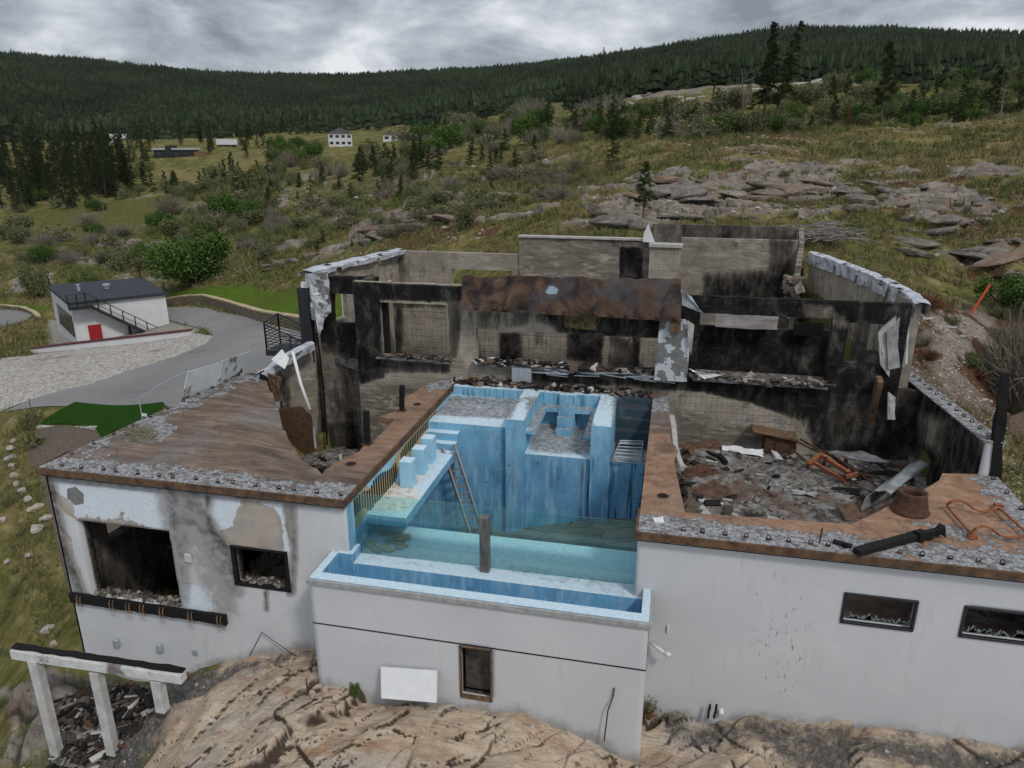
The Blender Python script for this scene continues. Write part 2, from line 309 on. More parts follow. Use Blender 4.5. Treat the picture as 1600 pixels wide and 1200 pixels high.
    t.links.new(fr.outputs[0],b.inputs[0]); t.links.new(a.outputs[0],b.inputs[1]); t.links.new(gl.outputs[0],b.inputs[2]); t.links.new(b.outputs[0],o.inputs[0]); MT['glass']=m.m
    # debris / rubble
    m=M_('ash_rubble',.95,.05); c=m.ramp(m.noise(3.5,8,.78,dist=.3),[(.3,(.02,.018,.017)),(.42,(.09,.082,.075)),(.54,(.23,.22,.205)),(.68,(.42,.41,.40)),(.8,(.62,.61,.6))])
    c=m.mix(m.step(m.noise(.55,4,.5,loc=(2,5,0),map=(1,1,1)),.5,.6,0,.85),c,m.ramp(m.noise(2,6,.65),[(.3,(.10,.065,.05)),(.7,(.22,.155,.125))])); c=m.mix(m.step(m.noise(.7,5,.6,loc=(8,1,0),map=(1,1,1)),.55,.66,0,.9),c,(.022,.02,.02)); m.col(c); m.bump(m.noise(9,8,.75),1,.08); MT['rubble']=m.m
    m=M_('mixed_fragments',.9,.06); t=m.t.nodes.new('ShaderNodeNewGeometry'); rd=t.outputs['Random Per Island']
    m.col(m.ramp(rd,[(.0,(.012,.012,.012)),(.4,(.035,.032,.03)),(.6,(.10,.085,.07)),(.75,(.10,.05,.03)),(.88,(.2,.19,.18)),(.99,(.5,.5,.49))])); MT['frag']=m.m
    m=M_('burnt_grit',.9,.2); rd=m.t.nodes.new('ShaderNodeNewGeometry').outputs['Random Per Island']; m.col(m.ramp(rd,[(0,(.03,.028,.026)),(.4,(.09,.08,.07)),(.75,(.2,.18,.155)),(1,(.36,.33,.29))])); MT['frag2']=m.m
    m=M_('stone_fragments',.9,.2); t=m.t.nodes.new('ShaderNodeNewGeometry'); rd=t.outputs['Random Per Island']
    m.col(m.mix(m.step(m.noise(3,5),.4,.6,0,.5),m.ramp(rd,[(.0,(.09,.08,.07)),(.4,(.19,.165,.14)),(.7,(.30,.27,.23)),(1,(.42,.39,.35))]),(.2,.13,.09))); MT['stonefrag']=m.m
    # ground
    m=M_('hillside_ground',.95,.03)
    n0=m.noise(.035,5,.6); n1=m.noise(.22,6,.65); n2=m.noise(1.3,7,.7); n3=m.noise(7,6,.7); n4=m.noise(.011,4,.5)
    gc=m.ramp(n2,[(.28,(.030,.036,.011)),(.5,(.088,.096,.027)),(.75,(.18,.17,.065))])
    dry=m.ramp(n2,[(.28,(.07,.056,.022)),(.5,(.17,.142,.06)),(.75,(.30,.25,.12))])
    c=m.mix(m.step(m.math('ADD',m.attr('dry'),m.math('MULTIPLY',m.math('SUBTRACT',n1,.5),1.6)),.3,.7),gc,dry)
    dirt=m.ramp(n3,[(.3,(.04,.023,.014)),(.55,(.105,.058,.036)),(.8,(.19,.125,.085))])
    c=m.mix(m.step(m.math('ADD',m.attr('dirt'),m.math('MULTIPLY',m.math('SUBTRACT',m.noise(.5,7,.7,loc=(5,5,0),map=(1,1,1)),.5),2.2)),.42,.6),c,dirt)
    wn=m.noise(.6,6,.7,map=(.5,1.6,2.4),rot=(0,R(6),R(-18)),dist=.8)
    rock=m.ramp(wn,[(.28,(.055,.05,.045)),(.45,(.155,.138,.12)),(.6,(.26,.232,.197)),(.8,(.44,.395,.34))])
    rock=m.mix(m.step(m.noise(.9,5,.6,loc=(1,9,2),map=(1,1,1)),.5,.66,0,.6),rock,(.25,.155,.105)); rock=m.mix(m.step(n3,.55,.75,0,.5),rock,(.06,.055,.052))
    rl=(0,0,R(-40))
    tan=m.ramp(m.noise(1.1,9,.72,map=(.55,2.2,1.2),rot=rl,dist=.5),[(.26,(.26,.20,.15)),(.40,(.45,.345,.25)),(.53,(.58,.465,.345)),(.66,(.66,.57,.47)),(.85,(.70,.67,.61))])
    tan=m.mix(m.step(m.noise(.55,7,.65,map=(.7,1.3,1),loc=(3,3,0),rot=rl),.5,.66,0,.5),tan,m.ramp(n3,[(.3,(.26,.255,.25)),(.7,(.44,.43,.42))]))
    tan=m.mix(m.step(m.noise(.8,7,.7,map=(.6,1.5,1),loc=(7,1,0),rot=rl),.54,.68,0,.75),tan,m.ramp(n3,[(.3,(.27,.14,.07)),(.7,(.48,.29,.17))]))
    lin=m.noise(3.,8,.75,map=(.4,4.,2.5),rot=rl,dist=.3); tan=m.mix(m.step(lin,.52,.66,0,.55),tan,(.13,.10,.08)); tan=m.mix(m.step(m.noise(11,6,.8),.56,.7,0,.6),tan,(.10,.085,.07)); tan=m.mix(m.step(m.noise(17,5,.8,loc=(2,2,2),map=(1,1,1)),.6,.72,0,.5),tan,(.62,.58,.52)); tan=m.mix(m.step(m.attr('crack'),.2,.8,0,.9),tan,(.04,.03,.023))
    rock=m.mix(m.step(m.attr('crack'),.25,.8,0,.85),rock,(.035,.03,.027)); rk=m.mix(m.attr('tan'),rock,tan)
    ra=m.attr('rock'); c=m.mix(m.step(m.math('ADD',ra,m.math('MULTIPLY',m.math('SUBTRACT',n3,.5),.5)),.42,.6),c,rk)
    c=m.mix(m.step(m.math('ADD',m.attr('ash'),m.math('MULTIPLY',m.math('SUBTRACT',m.noise(1.5,8,.75),.5),1.3)),.4,.7,0,.9),c,m.ramp(n3,[(.3,(.03,.028,.026)),(.55,(.12,.115,.11)),(.75,(.32,.32,.32))]))
    c=m.mix(m.attr('gravel'),c,m.ramp(m.voro(9,out=1),[(.0,(.15,.13,.11)),(.5,(.29,.27,.245)),(1,(.45,.43,.4))]))
    c=m.mix(m.attr('forest'),c,m.ramp(n1,[(.3,(.008,.014,.006)),(.7,(.022,.032,.013))]))
    m.col(c); m.bump(m.math('ADD',m.math('ADD',m.math('MULTIPLY',n3,.6),m.math('MULTIPLY',n2,1.)),m.math('MULTIPLY',m.math('MULTIPLY',lin,.7),m.attr('tan'))),1.,.12); MT['ground']=m.m
    # loose rocks
    m=M_('grey_rock',.9,.08); oi=m.t.nodes.new('ShaderNodeObjectInfo').outputs['Random']
    c=m.ramp(m.noise(1.6,8,.7,co=m.obj,dist=.8),[(.28,(.05,.045,.04)),(.48,(.16,.143,.125)),(.62,(.26,.233,.2)),(.8,(.40,.365,.32))])
    c=m.mix(m.step(oi,.5,.9,0,.5),c,(.24,.15,.10)); c=m.mix(m.step(m.noise(4,7,.7,co=m.obj),.55,.7,0,.6),c,(.05,.048,.045)); m.col(c); m.bump(m.noise(5,8,.7,co=m.obj),1,.15); MT['rock']=m.m
    m=M_('pale_boulder',.85,.2); oi=m.t.nodes.new('ShaderNodeObjectInfo').outputs['Random']; c=m.ramp(m.noise(2,6,.65,co=m.obj),[(.3,(.2,.19,.17)),(.7,(.42,.405,.375))]); c=m.mix(m.step(oi,.6,1,0,.6),c,(.36,.28,.2)); m.col(c); m.bump(m.noise(8,6),.7,.04); MT['boulder']=m.m
    MT['asphalt']=None
    m=M_('asphalt',.85,.25); c=m.ramp(m.noise(.12,5,.6),[(.3,(.155,.153,.152)),(.7,(.22,.216,.21))]); c=m.mix(m.step(m.noise(.5,6,.7,map=(.35,1.8,1),rot=(0,0,R(25))),.55,.7,0,.35),c,(.07,.068,.066)); c=m.mix(m.step(m.noise(30,4,.7),.5,.75,0,.4),c,(.2,.2,.19)); m.col(c); m.bump(m.noise(60,3),.3,.01); MT['asphalt']=m.m
    m=M_('lawn_grass',.95,.03); c=m.ramp(m.noise(2.5,7,.75),[(.3,(.035,.065,.008)),(.55,(.085,.135,.017)),(.8,(.135,.19,.035))]); c=m.mix(m.step(m.noise(.12,3),.4,.7,0,.5),c,(.075,.085,.022)); m.col(c); m.bump(m.noise(25,5,.8),1,.05); MT['lawn']=m.m
    m=M_('turf',.95,.03); c=m.ramp(m.noise(9,7,.8),[(.3,(.008,.026,.004)),(.6,(.02,.062,.008)),(.8,(.05,.10,.02))]); m.col(c); m.bump(m.noise(40,5,.8),1,.03); MT['turf']=m.m
    m=M_('gravel_bed',.95,.15); c=m.ramp(m.voro(9,out=1),[(.0,(.17,.15,.13)),(.5,(.33,.31,.28)),(1,(.55,.53,.5))]); c=m.mix(m.step(m.noise(.4,6,.7),.55,.68,0,.6),c,(.12,.115,.055)); m.col(c); m.bump(m.voro(9),1,.06); MT['gravel']=m.m
    m=M_('brown_mulch',.95,.15); m.col(m.ramp(m.noise(9,7,.8),[(.3,(.05,.04,.03)),(.7,(.17,.14,.11))])); m.bump(m.noise(14,6,.8),1,.04); MT['mulch']=m.m
    # plants
    def leaf(name,a,b,c3=None):
        m=M_(name,.9,.04); g=m.t.nodes.new('ShaderNodeNewGeometry').outputs['Random Per Island']; oi=m.t.nodes.new('ShaderNodeObjectInfo').outputs['Random']
        n=m.noise(.8,3,.5); f=m.math('ADD',m.math('MULTIPLY',g,.5),m.math('MULTIPLY',n,.5)); c=m.ramp(f,[(.2,a),(.8,b)])
        if c3: c=m.mix(m.step(oi,.5,1,0,.6),c,c3)
        m.col(c); m.b.inputs['Transmission Weight'].default_value=0; MT[name]=m.m
    leaf('needles',(.012,.021,.009),(.04,.058,.02),(.035,.055,.018)); leaf('young_needles',(.018,.034,.010),(.055,.085,.028),(.05,.06,.02)); leaf('far_needles',(.007,.014,.008),(.034,.046,.022))
    m_=MT['far_needles']; q=M_('tmp'); bpy.data.materials.remove(q.m); t_=m_.node_tree; nz=t_.nodes.new('ShaderNodeTexNoise'); nz.inputs['Scale'].default_value=.014; nz.inputs['Detail'].default_value=5; g_=t_.nodes.new('ShaderNodeNewGeometry'); t_.links.new(g_.outputs['Position'],nz.inputs['Vector']); mr=t_.nodes.new('ShaderNodeMapRange'); mr.inputs[1].default_value=.35; mr.inputs[2].default_value=.65; mr.inputs[3].default_value=.75; mr.inputs[4].default_value=1.5; t_.links.new(nz.outputs[0],mr.inputs[0]); vs=t_.nodes.new('ShaderNodeVectorMath'); vs.operation='SCALE'; b_=t_.nodes['Principled BSDF']; src=b_.inputs['Base Color'].links[0].from_socket; t_.links.new(src,vs.inputs[0]); t_.links.new(mr.outputs[0],vs.inputs[3]); t_.links.new(vs.outputs[0],b_.inputs['Base Color'])
    leaf('leaves',(.060,.072,.030),(.19,.20,.095),(.16,.15,.105)); leaf('bright_leaves',(.03,.062,.014),(.10,.165,.04),(.12,.14,.06)); leaf('twigs',(.11,.095,.08),(.26,.23,.195),(.14,.14,.085)); leaf('rust_twigs',(.09,.035,.02),(.2,.1,.06))
    leaf('dry_blades',(.09,.085,.035),(.24,.21,.11),(.09,.12,.035)); leaf('green_blades',(.04,.065,.016),(.12,.16,.045)); leaf('orange_needles',(.12,.05,.02),(.25,.11,.04))
    MT['bark']=simple('bark',(.10,.078,.06),.9,.4,6,bump=.03,c2=(.03,.024,.02)); MT['deadwood']=simple('dead_grey_wood',(.27,.25,.23),.9,.4,6,bump=.02,c2=(.12,.11,.10))
    MT['white']=simple('white_sheet_metal',(.66,.67,.68),.5,.15,3,c2=(.58,.59,.6)); MT['whitewall']=simple('clean_white_render',(.56,.565,.575),.8,.08,1.5); MT['sootwhite']=simple('soot_marked_white_paint',(.56,.56,.55),.7,.1,2.2,c2=(.34,.335,.33))
    m=M_('scorched_white_paint',.7,.3); c=m.ramp(m.noise(3,6,.65),[(.3,(.42,.42,.42)),(.7,(.62,.62,.62))]); c=m.mix(m.step(m.noise(1.1,6,.7,loc=(4,0,2),map=(1,1,1)),.56,.66,0,.85),c,(.10,.075,.06)); m.col(c); MT['scorch']=m.m
    m=M_('crumpled_flashing',.55,.4,.2); c=m.ramp(m.noise(2.2,6,.65),[(.32,(.26,.28,.31)),(.55,(.5,.53,.57)),(.75,(.72,.73,.75))]); c=m.mix(m.step(m.noise(1.7,7,.7,loc=(6,0,2),map=(1,1,1)),.55,.64,0,.9),c,(.07,.065,.06)); m.col(c); m.bump(m.noise(3,5,.6),1,.1); MT['flash']=m.m
    m=M_('flaking_grey_panel',.75,.3); f=m.step(m.noise(1.9,6,.6,loc=(1,7,2),map=(1,1,1)),.5,.52); c=m.mix(f,m.ramp(m.noise(6,5),[(.3,(.12,.12,.12)),(.7,(.2,.2,.195))]),(.46,.49,.53)); m.col(c); m.bump(f,.5,.01); MT['flakepanel']=m.m
    m=M_('scorched_brown_plate',.75,.15,.1); n=m.noise(1.2,7,.65,dist=1.); c=m.ramp(n,[(.3,(.010,.009,.010)),(.44,(.032,.024,.022)),(.56,(.08,.048,.033)),(.68,(.12,.078,.055)),(.84,(.19,.175,.165))]); c=m.mix(m.step(m.noise(.6,5,.6,loc=(4,9,0),map=(1,1,1)),.52,.66,0,.7),c,(.07,.07,.08)); c=m.mix(m.step(m.math('ADD',m.attr('pale'),m.math('MULTIPLY',m.math('SUBTRACT',m.noise(5,6,.7),.5),1.1)),.42,.62,0,.9),c,(.26,.35,.42)); m.col(c); m.bump(m.noise(4,7,.7,dist=.5),.9,.05); MT['plate']=m.m
    MT['board']=simple('brown_board',(.14,.078,.045),.75,.4,5,bump=.006,c2=(.045,.028,.02)); MT['timber']=simple('scorched_timber',(.22,.13,.07),.8,.4,6,bump=.01,c2=(.05,.035,.025))
    MT['red']=simple('red_painted_door',(.30,.018,.02),.5,.15,5); MT['roofing']=simple('dark_slate_roofing',(.028,.032,.042),.8,.15,2); MT['win']=simple('dark_window_glass',(.02,.024,.03),.15,.2,3,spec=.5)
    m=M_('stone_block_wall',.9,.2); br=m.t.nodes.new('ShaderNodeTexBrick'); m.s_(br.inputs[0],m.map(m.uv,(1,1,1))); br.inputs['Scale'].default_value=2.2; br.inputs['Mortar Size'].default_value=.03; br.inputs['Color1'].default_value=(.16,.125,.085,1); br.inputs['Color2'].default_value=(.23,.19,.13,1); br.inputs['Mortar'].default_value=(.035,.03,.025,1); m.col(m.mix(m.step(m.noise(4,6,.7),.45,.75,0,.5),br.outputs[0],(.07,.06,.045))); m.bump(br.outputs[1],-.8,.04); MT['stonewall']=m.m
    MT['orange_paint']=simple('orange_red_paint',(.55,.09,.035),.6,.15,4); MT['yellow']=simple('yellowed_foam',(.50,.42,.24),.9,.25,7,c2=(.33,.28,.17)); MT['concrete']=simple('pale_concrete',(.36,.35,.33),.9,.2,4,bump=.01); MT['tancon']=simple('sandy_coping',(.38,.31,.2),.9,.2,4)
    for k,c in dict(wood=(.17,.085,.035),teal=(.02,.12,.11),hroof=(.33,.34,.35),brick=(.13,.06,.045),blackh=(.02,.022,.026),orangeh=(.24,.09,.04)).items(): MT[k]=simple(k+'_cladding',c,.8,.15,1)
mats()
# ================= terrain =================
def tdir(px,py):
    d=ray(px,py); r=math.hypot(d[0],d[1]); return math.atan2(d[0],d[1]),r,d[2]
CT=[]   # (azimuth, ln r, slope)
def cz(px,py,z):
    a,r,dz=tdir(px,py); t=(z-H)/dz; CT.append((a,math.log(t*r),(z-H)/(t*r)))
def cd(px,py,dist):
    a,r,dz=tdir(px,py); CT.append((a,math.log(dist),dz/r))
def cw(x,y,z): r=math.hypot(x,y); CT.append((math.atan2(x,y),math.log(r),(z-H)/r))
for t in [(-18.9,16.5,-7.2),(-9.3,16.7,-5.45),(-9.0,15.5,-5.4),(-5.5,15.3,-5.35),(-3.4,15.3,-5.3),(-1.9,15.4,-5.45),(-.9,15.4,-5.9),(.3,15.6,-6.05),(.6,16.6,-5.85),(4.8,16.6,-5.15),(9,16.6,-5.1),(12,18,-4.9),
  (-15.0,14.8,-8.6),(-16.6,14.6,-9.1),(-13.2,14.9,-7.2),(-12.8,16.2,-6.35),(-11.2,16.4,-5.75),(-16.5,13.6,-9.4),(-18,12,-9.9),(-9,12.5,-6.2),(-4,12,-5.7),(0,12.5,-6.4),(5,13,-5.7),(-4,8,-6),(6,8,-6.5),(-14,9,-8.8),(-22,8,-10),(-5,3,-7),(0,-4,-8),(14,4,-7),(-12,11.8,-7.4),(-14.8,12.6,-8.7),
  (-19.5,20,-6.8),(-20,24,-5.2),(-21,29,-3.6),(-19,33,-3.0),(-17,39,-2.4),(-13,44,-.8),(-8,41,1.6),(-4,45,3.0),(1,48,3.6),(7,48,3.7),(9.5,42,3.0),(11.5,34,.6),(12,26,-1.5),(12.5,20,-3.4),(16,18,-4.5),(0,30,-4),(-10,25,-5),(5,22,-4),(20,10,-6)]: cw(*t)
for t in [(30,700,-6.0),(40,850,-7.2),(10,900,-8.2),(60,1000,-8.4),(10,1100,-9.6),(120,740,-5.9),(150,650,-5.0),(80,690,-5.2),(60,640,-5.2),(200,600,-4.9),(300,560,-4.4),(420,520,-3.2),(300,500,-5.0),(300,455,-4.6),(430,455,-3.4),(480,500,-2.9),(400,480,-3.6),
  (115,538,-6.3),(30,490,-7.2),(30,540,-7.0),(160,440,-6.2),(60,430,-6.6),(230,415,-5.2),(330,410,-3.2),(430,400,-1.2),(520,380,.2),(600,360,1.8),(700,345,2.8),(760,360,2.7),(560,330,1.6),(660,310,2.9),(470,330,-.3),(400,300,-1.2),
  (300,350,-3.4),(100,370,-6.5),(150,320,-6.5),(30,320,-7.5),(250,290,-4.5),(60,270,-6),(800,300,4.2),(900,300,4.6),(1000,320,4.3),(1100,340,4.0),(1200,330,4.3),(1300,345,4.1),(1400,340,4.3),(1500,330,4.6),(1590,400,2.9),(1500,440,1.6),(1350,400,2.8),(1560,500,.5),(1590,600,-1.5),(1560,560,-.4),(1590,680,-3.),(1800,500,1),(1800,350,4.6),(1800,800,-4.5),(-150,600,-6.5),(-200,900,-9.5),(-300,420,-8),
  (700,270,5.0),(800,262,5.6),(900,260,6.2),(1000,270,6.1),(1100,280,6.0),(1300,280,6.1),(1500,280,6.4)]: cz(*t)
for t in [(1600,188,128),(1500,190,125),(1400,196,122),(1300,201,118),(1200,205,114),(1100,213,108),(1000,228,100),(900,236,112),(1800,188,130),(1300,240,92),(1500,240,92),(1100,245,86),
  (1000,192,165),(900,205,175),(800,222,170),(700,232,205),(600,238,240),(500,240,255),(400,245,280),(280,246,330),(150,248,330),(0,250,300),(520,226,350),(620,222,330),(700,205,330),(1200,192,170),(1400,186,170),(1600,176,170),
  (950,166,240),(1050,152,230),(1200,140,235),(1320,130,235),(1450,152,260),(1600,135,300),(850,190,270),(800,190,330),
  (0,232,430),(200,222,430),(400,215,450),(600,200,480),(800,172,470),(1000,140,450),(1200,124,430),(1400,122,430),(1600,104,480),(1800,100,480),(-200,240,400),(-200,190,700),
  (0,180,750),(200,185,750),(400,180,800),(600,172,800),(800,140,800),(1000,113,780),(1200,95,760),(1400,85,760),(1600,84,760),(1800,84,760),
  (-200,80,1500),(0,94,1500),(100,96,1500),(250,109,1500),(400,119,1500),(520,122,1500),(640,117,1450),(800,108,1400),(900,97,1350),(1000,83,1300),(1080,72,1250),(1160,56,1200),(1250,48,1200),(1400,53,1200),(1600,60,1250),(1800,70,1300),
  (-200,150,2600),(200,150,2600),(600,150,2600),(1000,120,2400),(1400,100,2400),(1800,100,2400)]: cd(*t)
CT=np.array(CT); _C=CT[:,:2]*np.array([1.6,1.])
def _k(d): d=np.maximum(d,1e-6); return d*d*np.log(d)
_n_=len(_C); _A=np.zeros((_n_+3,_n_+3)); _A[:_n_,:_n_]=_k(np.hypot(_C[:,0][:,None]-_C[:,0],_C[:,1][:,None]-_C[:,1]))+np.eye(_n_)*2e-4
_A[:_n_,_n_]=1;_A[:_n_,_n_+1:]=_C; _A[_n_:,:_n_]=_A[:_n_,_n_:].T
_w=np.linalg.solve(_A,np.r_[CT[:,2],0,0,0])
def tps(x,y):
    sh=np.shape(x); x=np.ravel(x);y=np.ravel(y); r=np.hypot(x,y); a=np.arctan2(x,y)*1.6; l=np.log(np.maximum(r,2)); o=np.zeros(len(x))
    for i in range(0,len(x),100000):
        j=slice(i,i+100000); K=_k(np.hypot(a[j,None]-_C[:,0],l[j,None]-_C[:,1])); o[j]=K@_w[:_n_]+_w[_n_]+_w[_n_+1]*a[j]+_w[_n_+2]*l[j]
    return (H+o*r).reshape(sh)
def g2(px,py,z): p=Zp(px,py,z); return (p[0],p[1])
def hit0(px,py,r0=12,r1=3000):
    d=ray(px,py); rr=math.hypot(d[0],d[1]); t=np.exp(np.linspace(math.log(r0),math.log(r1),500))/rr
    P=CP+t[:,None]*d; g=P[:,2]-tps(P[:,0],P[:,1]); k=np.argmax(g<0)
    if g[k]>=0: return P[-1]
    f=g[k-1]/(g[k-1]-g[k]); return P[k-1]*(1-f)+P[k]*f
def plan(pts): return [tuple(hit0(*p)[:2]) for p in pts]
DRIVE=plan([(5,645),(60,622),(140,602),(200,580),(280,556),(325,536),(334,526),(318,515),(290,508),(262,500),(256,480),(320,481),(370,492),(430,510),(500,528)])+[(-14.5,37),(-17.9,30),(-18.6,25)]+plan([(255,630),(80,636)])
LROAD=plan([(-60,486),(10,484),(35,487),(52,493),(40,502),(0,512),(-80,540)])
LAWN=plan([(258,462),(262,455),(300,452),(400,450),(480,448)])+[(-11,46),(-13,42),(-15.5,41)]+plan([(480,511),(430,506),(370,490),(330,477),(262,476)])
TURF=plan([(60,667),(118,630),(255,630)])+[(-19.2,25),(-19,22.6)]+plan([(150,671)])
LGRASS=plan([(-60,474),(20,474),(75,480),(62,500),(54,490),(35,482),(0,480)])
GRAVEL=plan([(-40,600),(0,560),(50,556),(200,535),(300,520),(334,526),(325,536),(280,556),(200,580),(140,602),(60,622),(10,640),(-40,660)])
PAD=plan([(75,500),(262,500),(318,515),(300,521),(50,556),(78,540)])
MULCH=plan([(45,700),(60,670),(150,673)])+[(-19,22.4),(-18.9,17.5)]+plan([(60,740),(45,720)])
SMOOTH=[DRIVE,LROAD,LAWN,TURF,LGRASS,GRAVEL,PAD,MULCH]
FOOT=[(-17.9,17.2),(-9.3,17.2),(-9,16),(-.1,16),(0,17.2),(9.3,17.2),(9.3,28.5),(8,31),(6.5,39.5),(6.8,44.3),(-1.5,44.3),(-1.5,36.6),(-13.6,36.6),(-15.2,30),(-17.3,27.2)]
# regions measured on the photograph, kept as plan outlines on the base terrain
TANR=[(-12.9,17.3),(-15.2,12),(-16,8),(12,8),(12,17.3)]
ROCKR=[plan(p) for p in ([(930,365),(1010,370),(1080,345),(1250,352),(1330,340),(1360,300),(1260,285),(1120,270),(1050,262),(980,280),(930,310)],
  [(1330,345),(1420,345),(1600,420),(1620,330),(1480,285),(1380,290)],[(1450,400),(1600,460),(1640,380),(1500,345),(1440,360)],[(560,385),(640,350),(740,335),(730,310),(640,330),(560,355)],[(370,450),(440,430),(480,400),(420,385),(340,420)],
  [(300,335),(450,325),(430,305),(300,310)],[(430,300),(520,290),(500,268),(430,285)],[(700,300),(900,255),(880,240),(760,270)],[(1130,300),(1320,275),(1280,255),(1150,262)],[(0,475),(90,470),(90,430),(0,430)],[(0,1200),(230,1200),(330,1080),(100,1020),(0,1090)],
  [(940,170),(1130,160),(1330,140),(1330,122),(1150,135),(940,155)],[(1100,250),(1200,240),(1180,225),(1080,235)])]
GREENR=[plan(p) for p in ([(300,440),(620,390),(900,330),(1000,240),(640,300),(400,370)],[(0,470),(300,440),(400,370),(300,300),(0,330)],[(1360,560),(1600,640),(1600,520),(1400,470)])]
DRYR=[plan(p) for p in ([(1000,245),(1200,205),(1640,185),(1640,300),(1330,300),(1100,260)],[(1280,360),(1450,330),(1500,380),(1400,430)],[(240,300),(470,262),(640,250),(420,242),(230,262)],[(0,620),(90,700),(130,1000),(20,1180),(-60,1200),(-60,620)],[(850,250),(1000,240),(1050,200),(900,215)])]
DIRTR=[plan(p) for p in ([(1300,350),(1420,350),(1640,470),(1640,280),(1420,270),(1250,290)],[(560,420),(720,390),(820,365),(720,300),(560,380)],[(700,290),(1000,300),(900,240),(740,270)],[(1420,460),(1600,480),(1600,600),(1420,560)],[(1000,215),(1300,205),(1250,250),(1050,250)])]
RUBR2=plan([(1425,470),(1520,480),(1640,510),(1640,700),(1500,660),(1420,580)])
RUBR=plan([(1420,480),(1520,480),(1600,540),(1600,640),(1480,620),(1420,560)])
ASHR=[[(-18,17.2),(-9,17.2),(-9.,16.2),(-10.5,16.1),(-12,15.9),(-13.4,15.2),(-14.6,13.6),(-16.5,12.6),(-19,14)],[(.1,17.2),(10.6,17.2),(10.6,15.2),(6,15.8),(4.2,15.0),(2.5,15.9),(.6,15.9)]]
SEMI=plan([(640,400),(780,320),(1000,262),(1300,238),(1640,262),(1640,500),(1330,350),(1000,365)]); SEMI2=plan([(200,450),(0,420),(250,330),(620,260),(900,230),(1000,250),(620,400)])
CRK=[[tuple(Zp(a,b,-5.8)[:2]) for a,b in l] for l in ([(270,1196),(300,1150),(350,1120),(405,1098),(470,1070),(520,1050)],[(285,1205),(340,1165),(400,1128),(470,1100),(560,1078)],[(360,1210),(440,1160),(520,1120),(600,1100),(690,1085)],[(545,1118),(556,1145),(580,1162),(612,1158),(640,1140),(650,1118)],[(735,1215),(770,1178),(830,1150),(900,1128)],[(895,1125),(925,1152),(905,1180),(880,1215)],[(430,1115),(450,1140),(470,1165),(500,1210)],[(640,1210),(660,1170),(700,1135),(760,1110)],[(200,1215),(240,1160),(300,1110),(380,1070),(430,1048)],[(1040,1175),(1120,1150),(1230,1165),(1330,1150)])]
def soft(x,y,P,w): return np.clip(.5+sdpoly(x,y,P)/w/2,0,1)
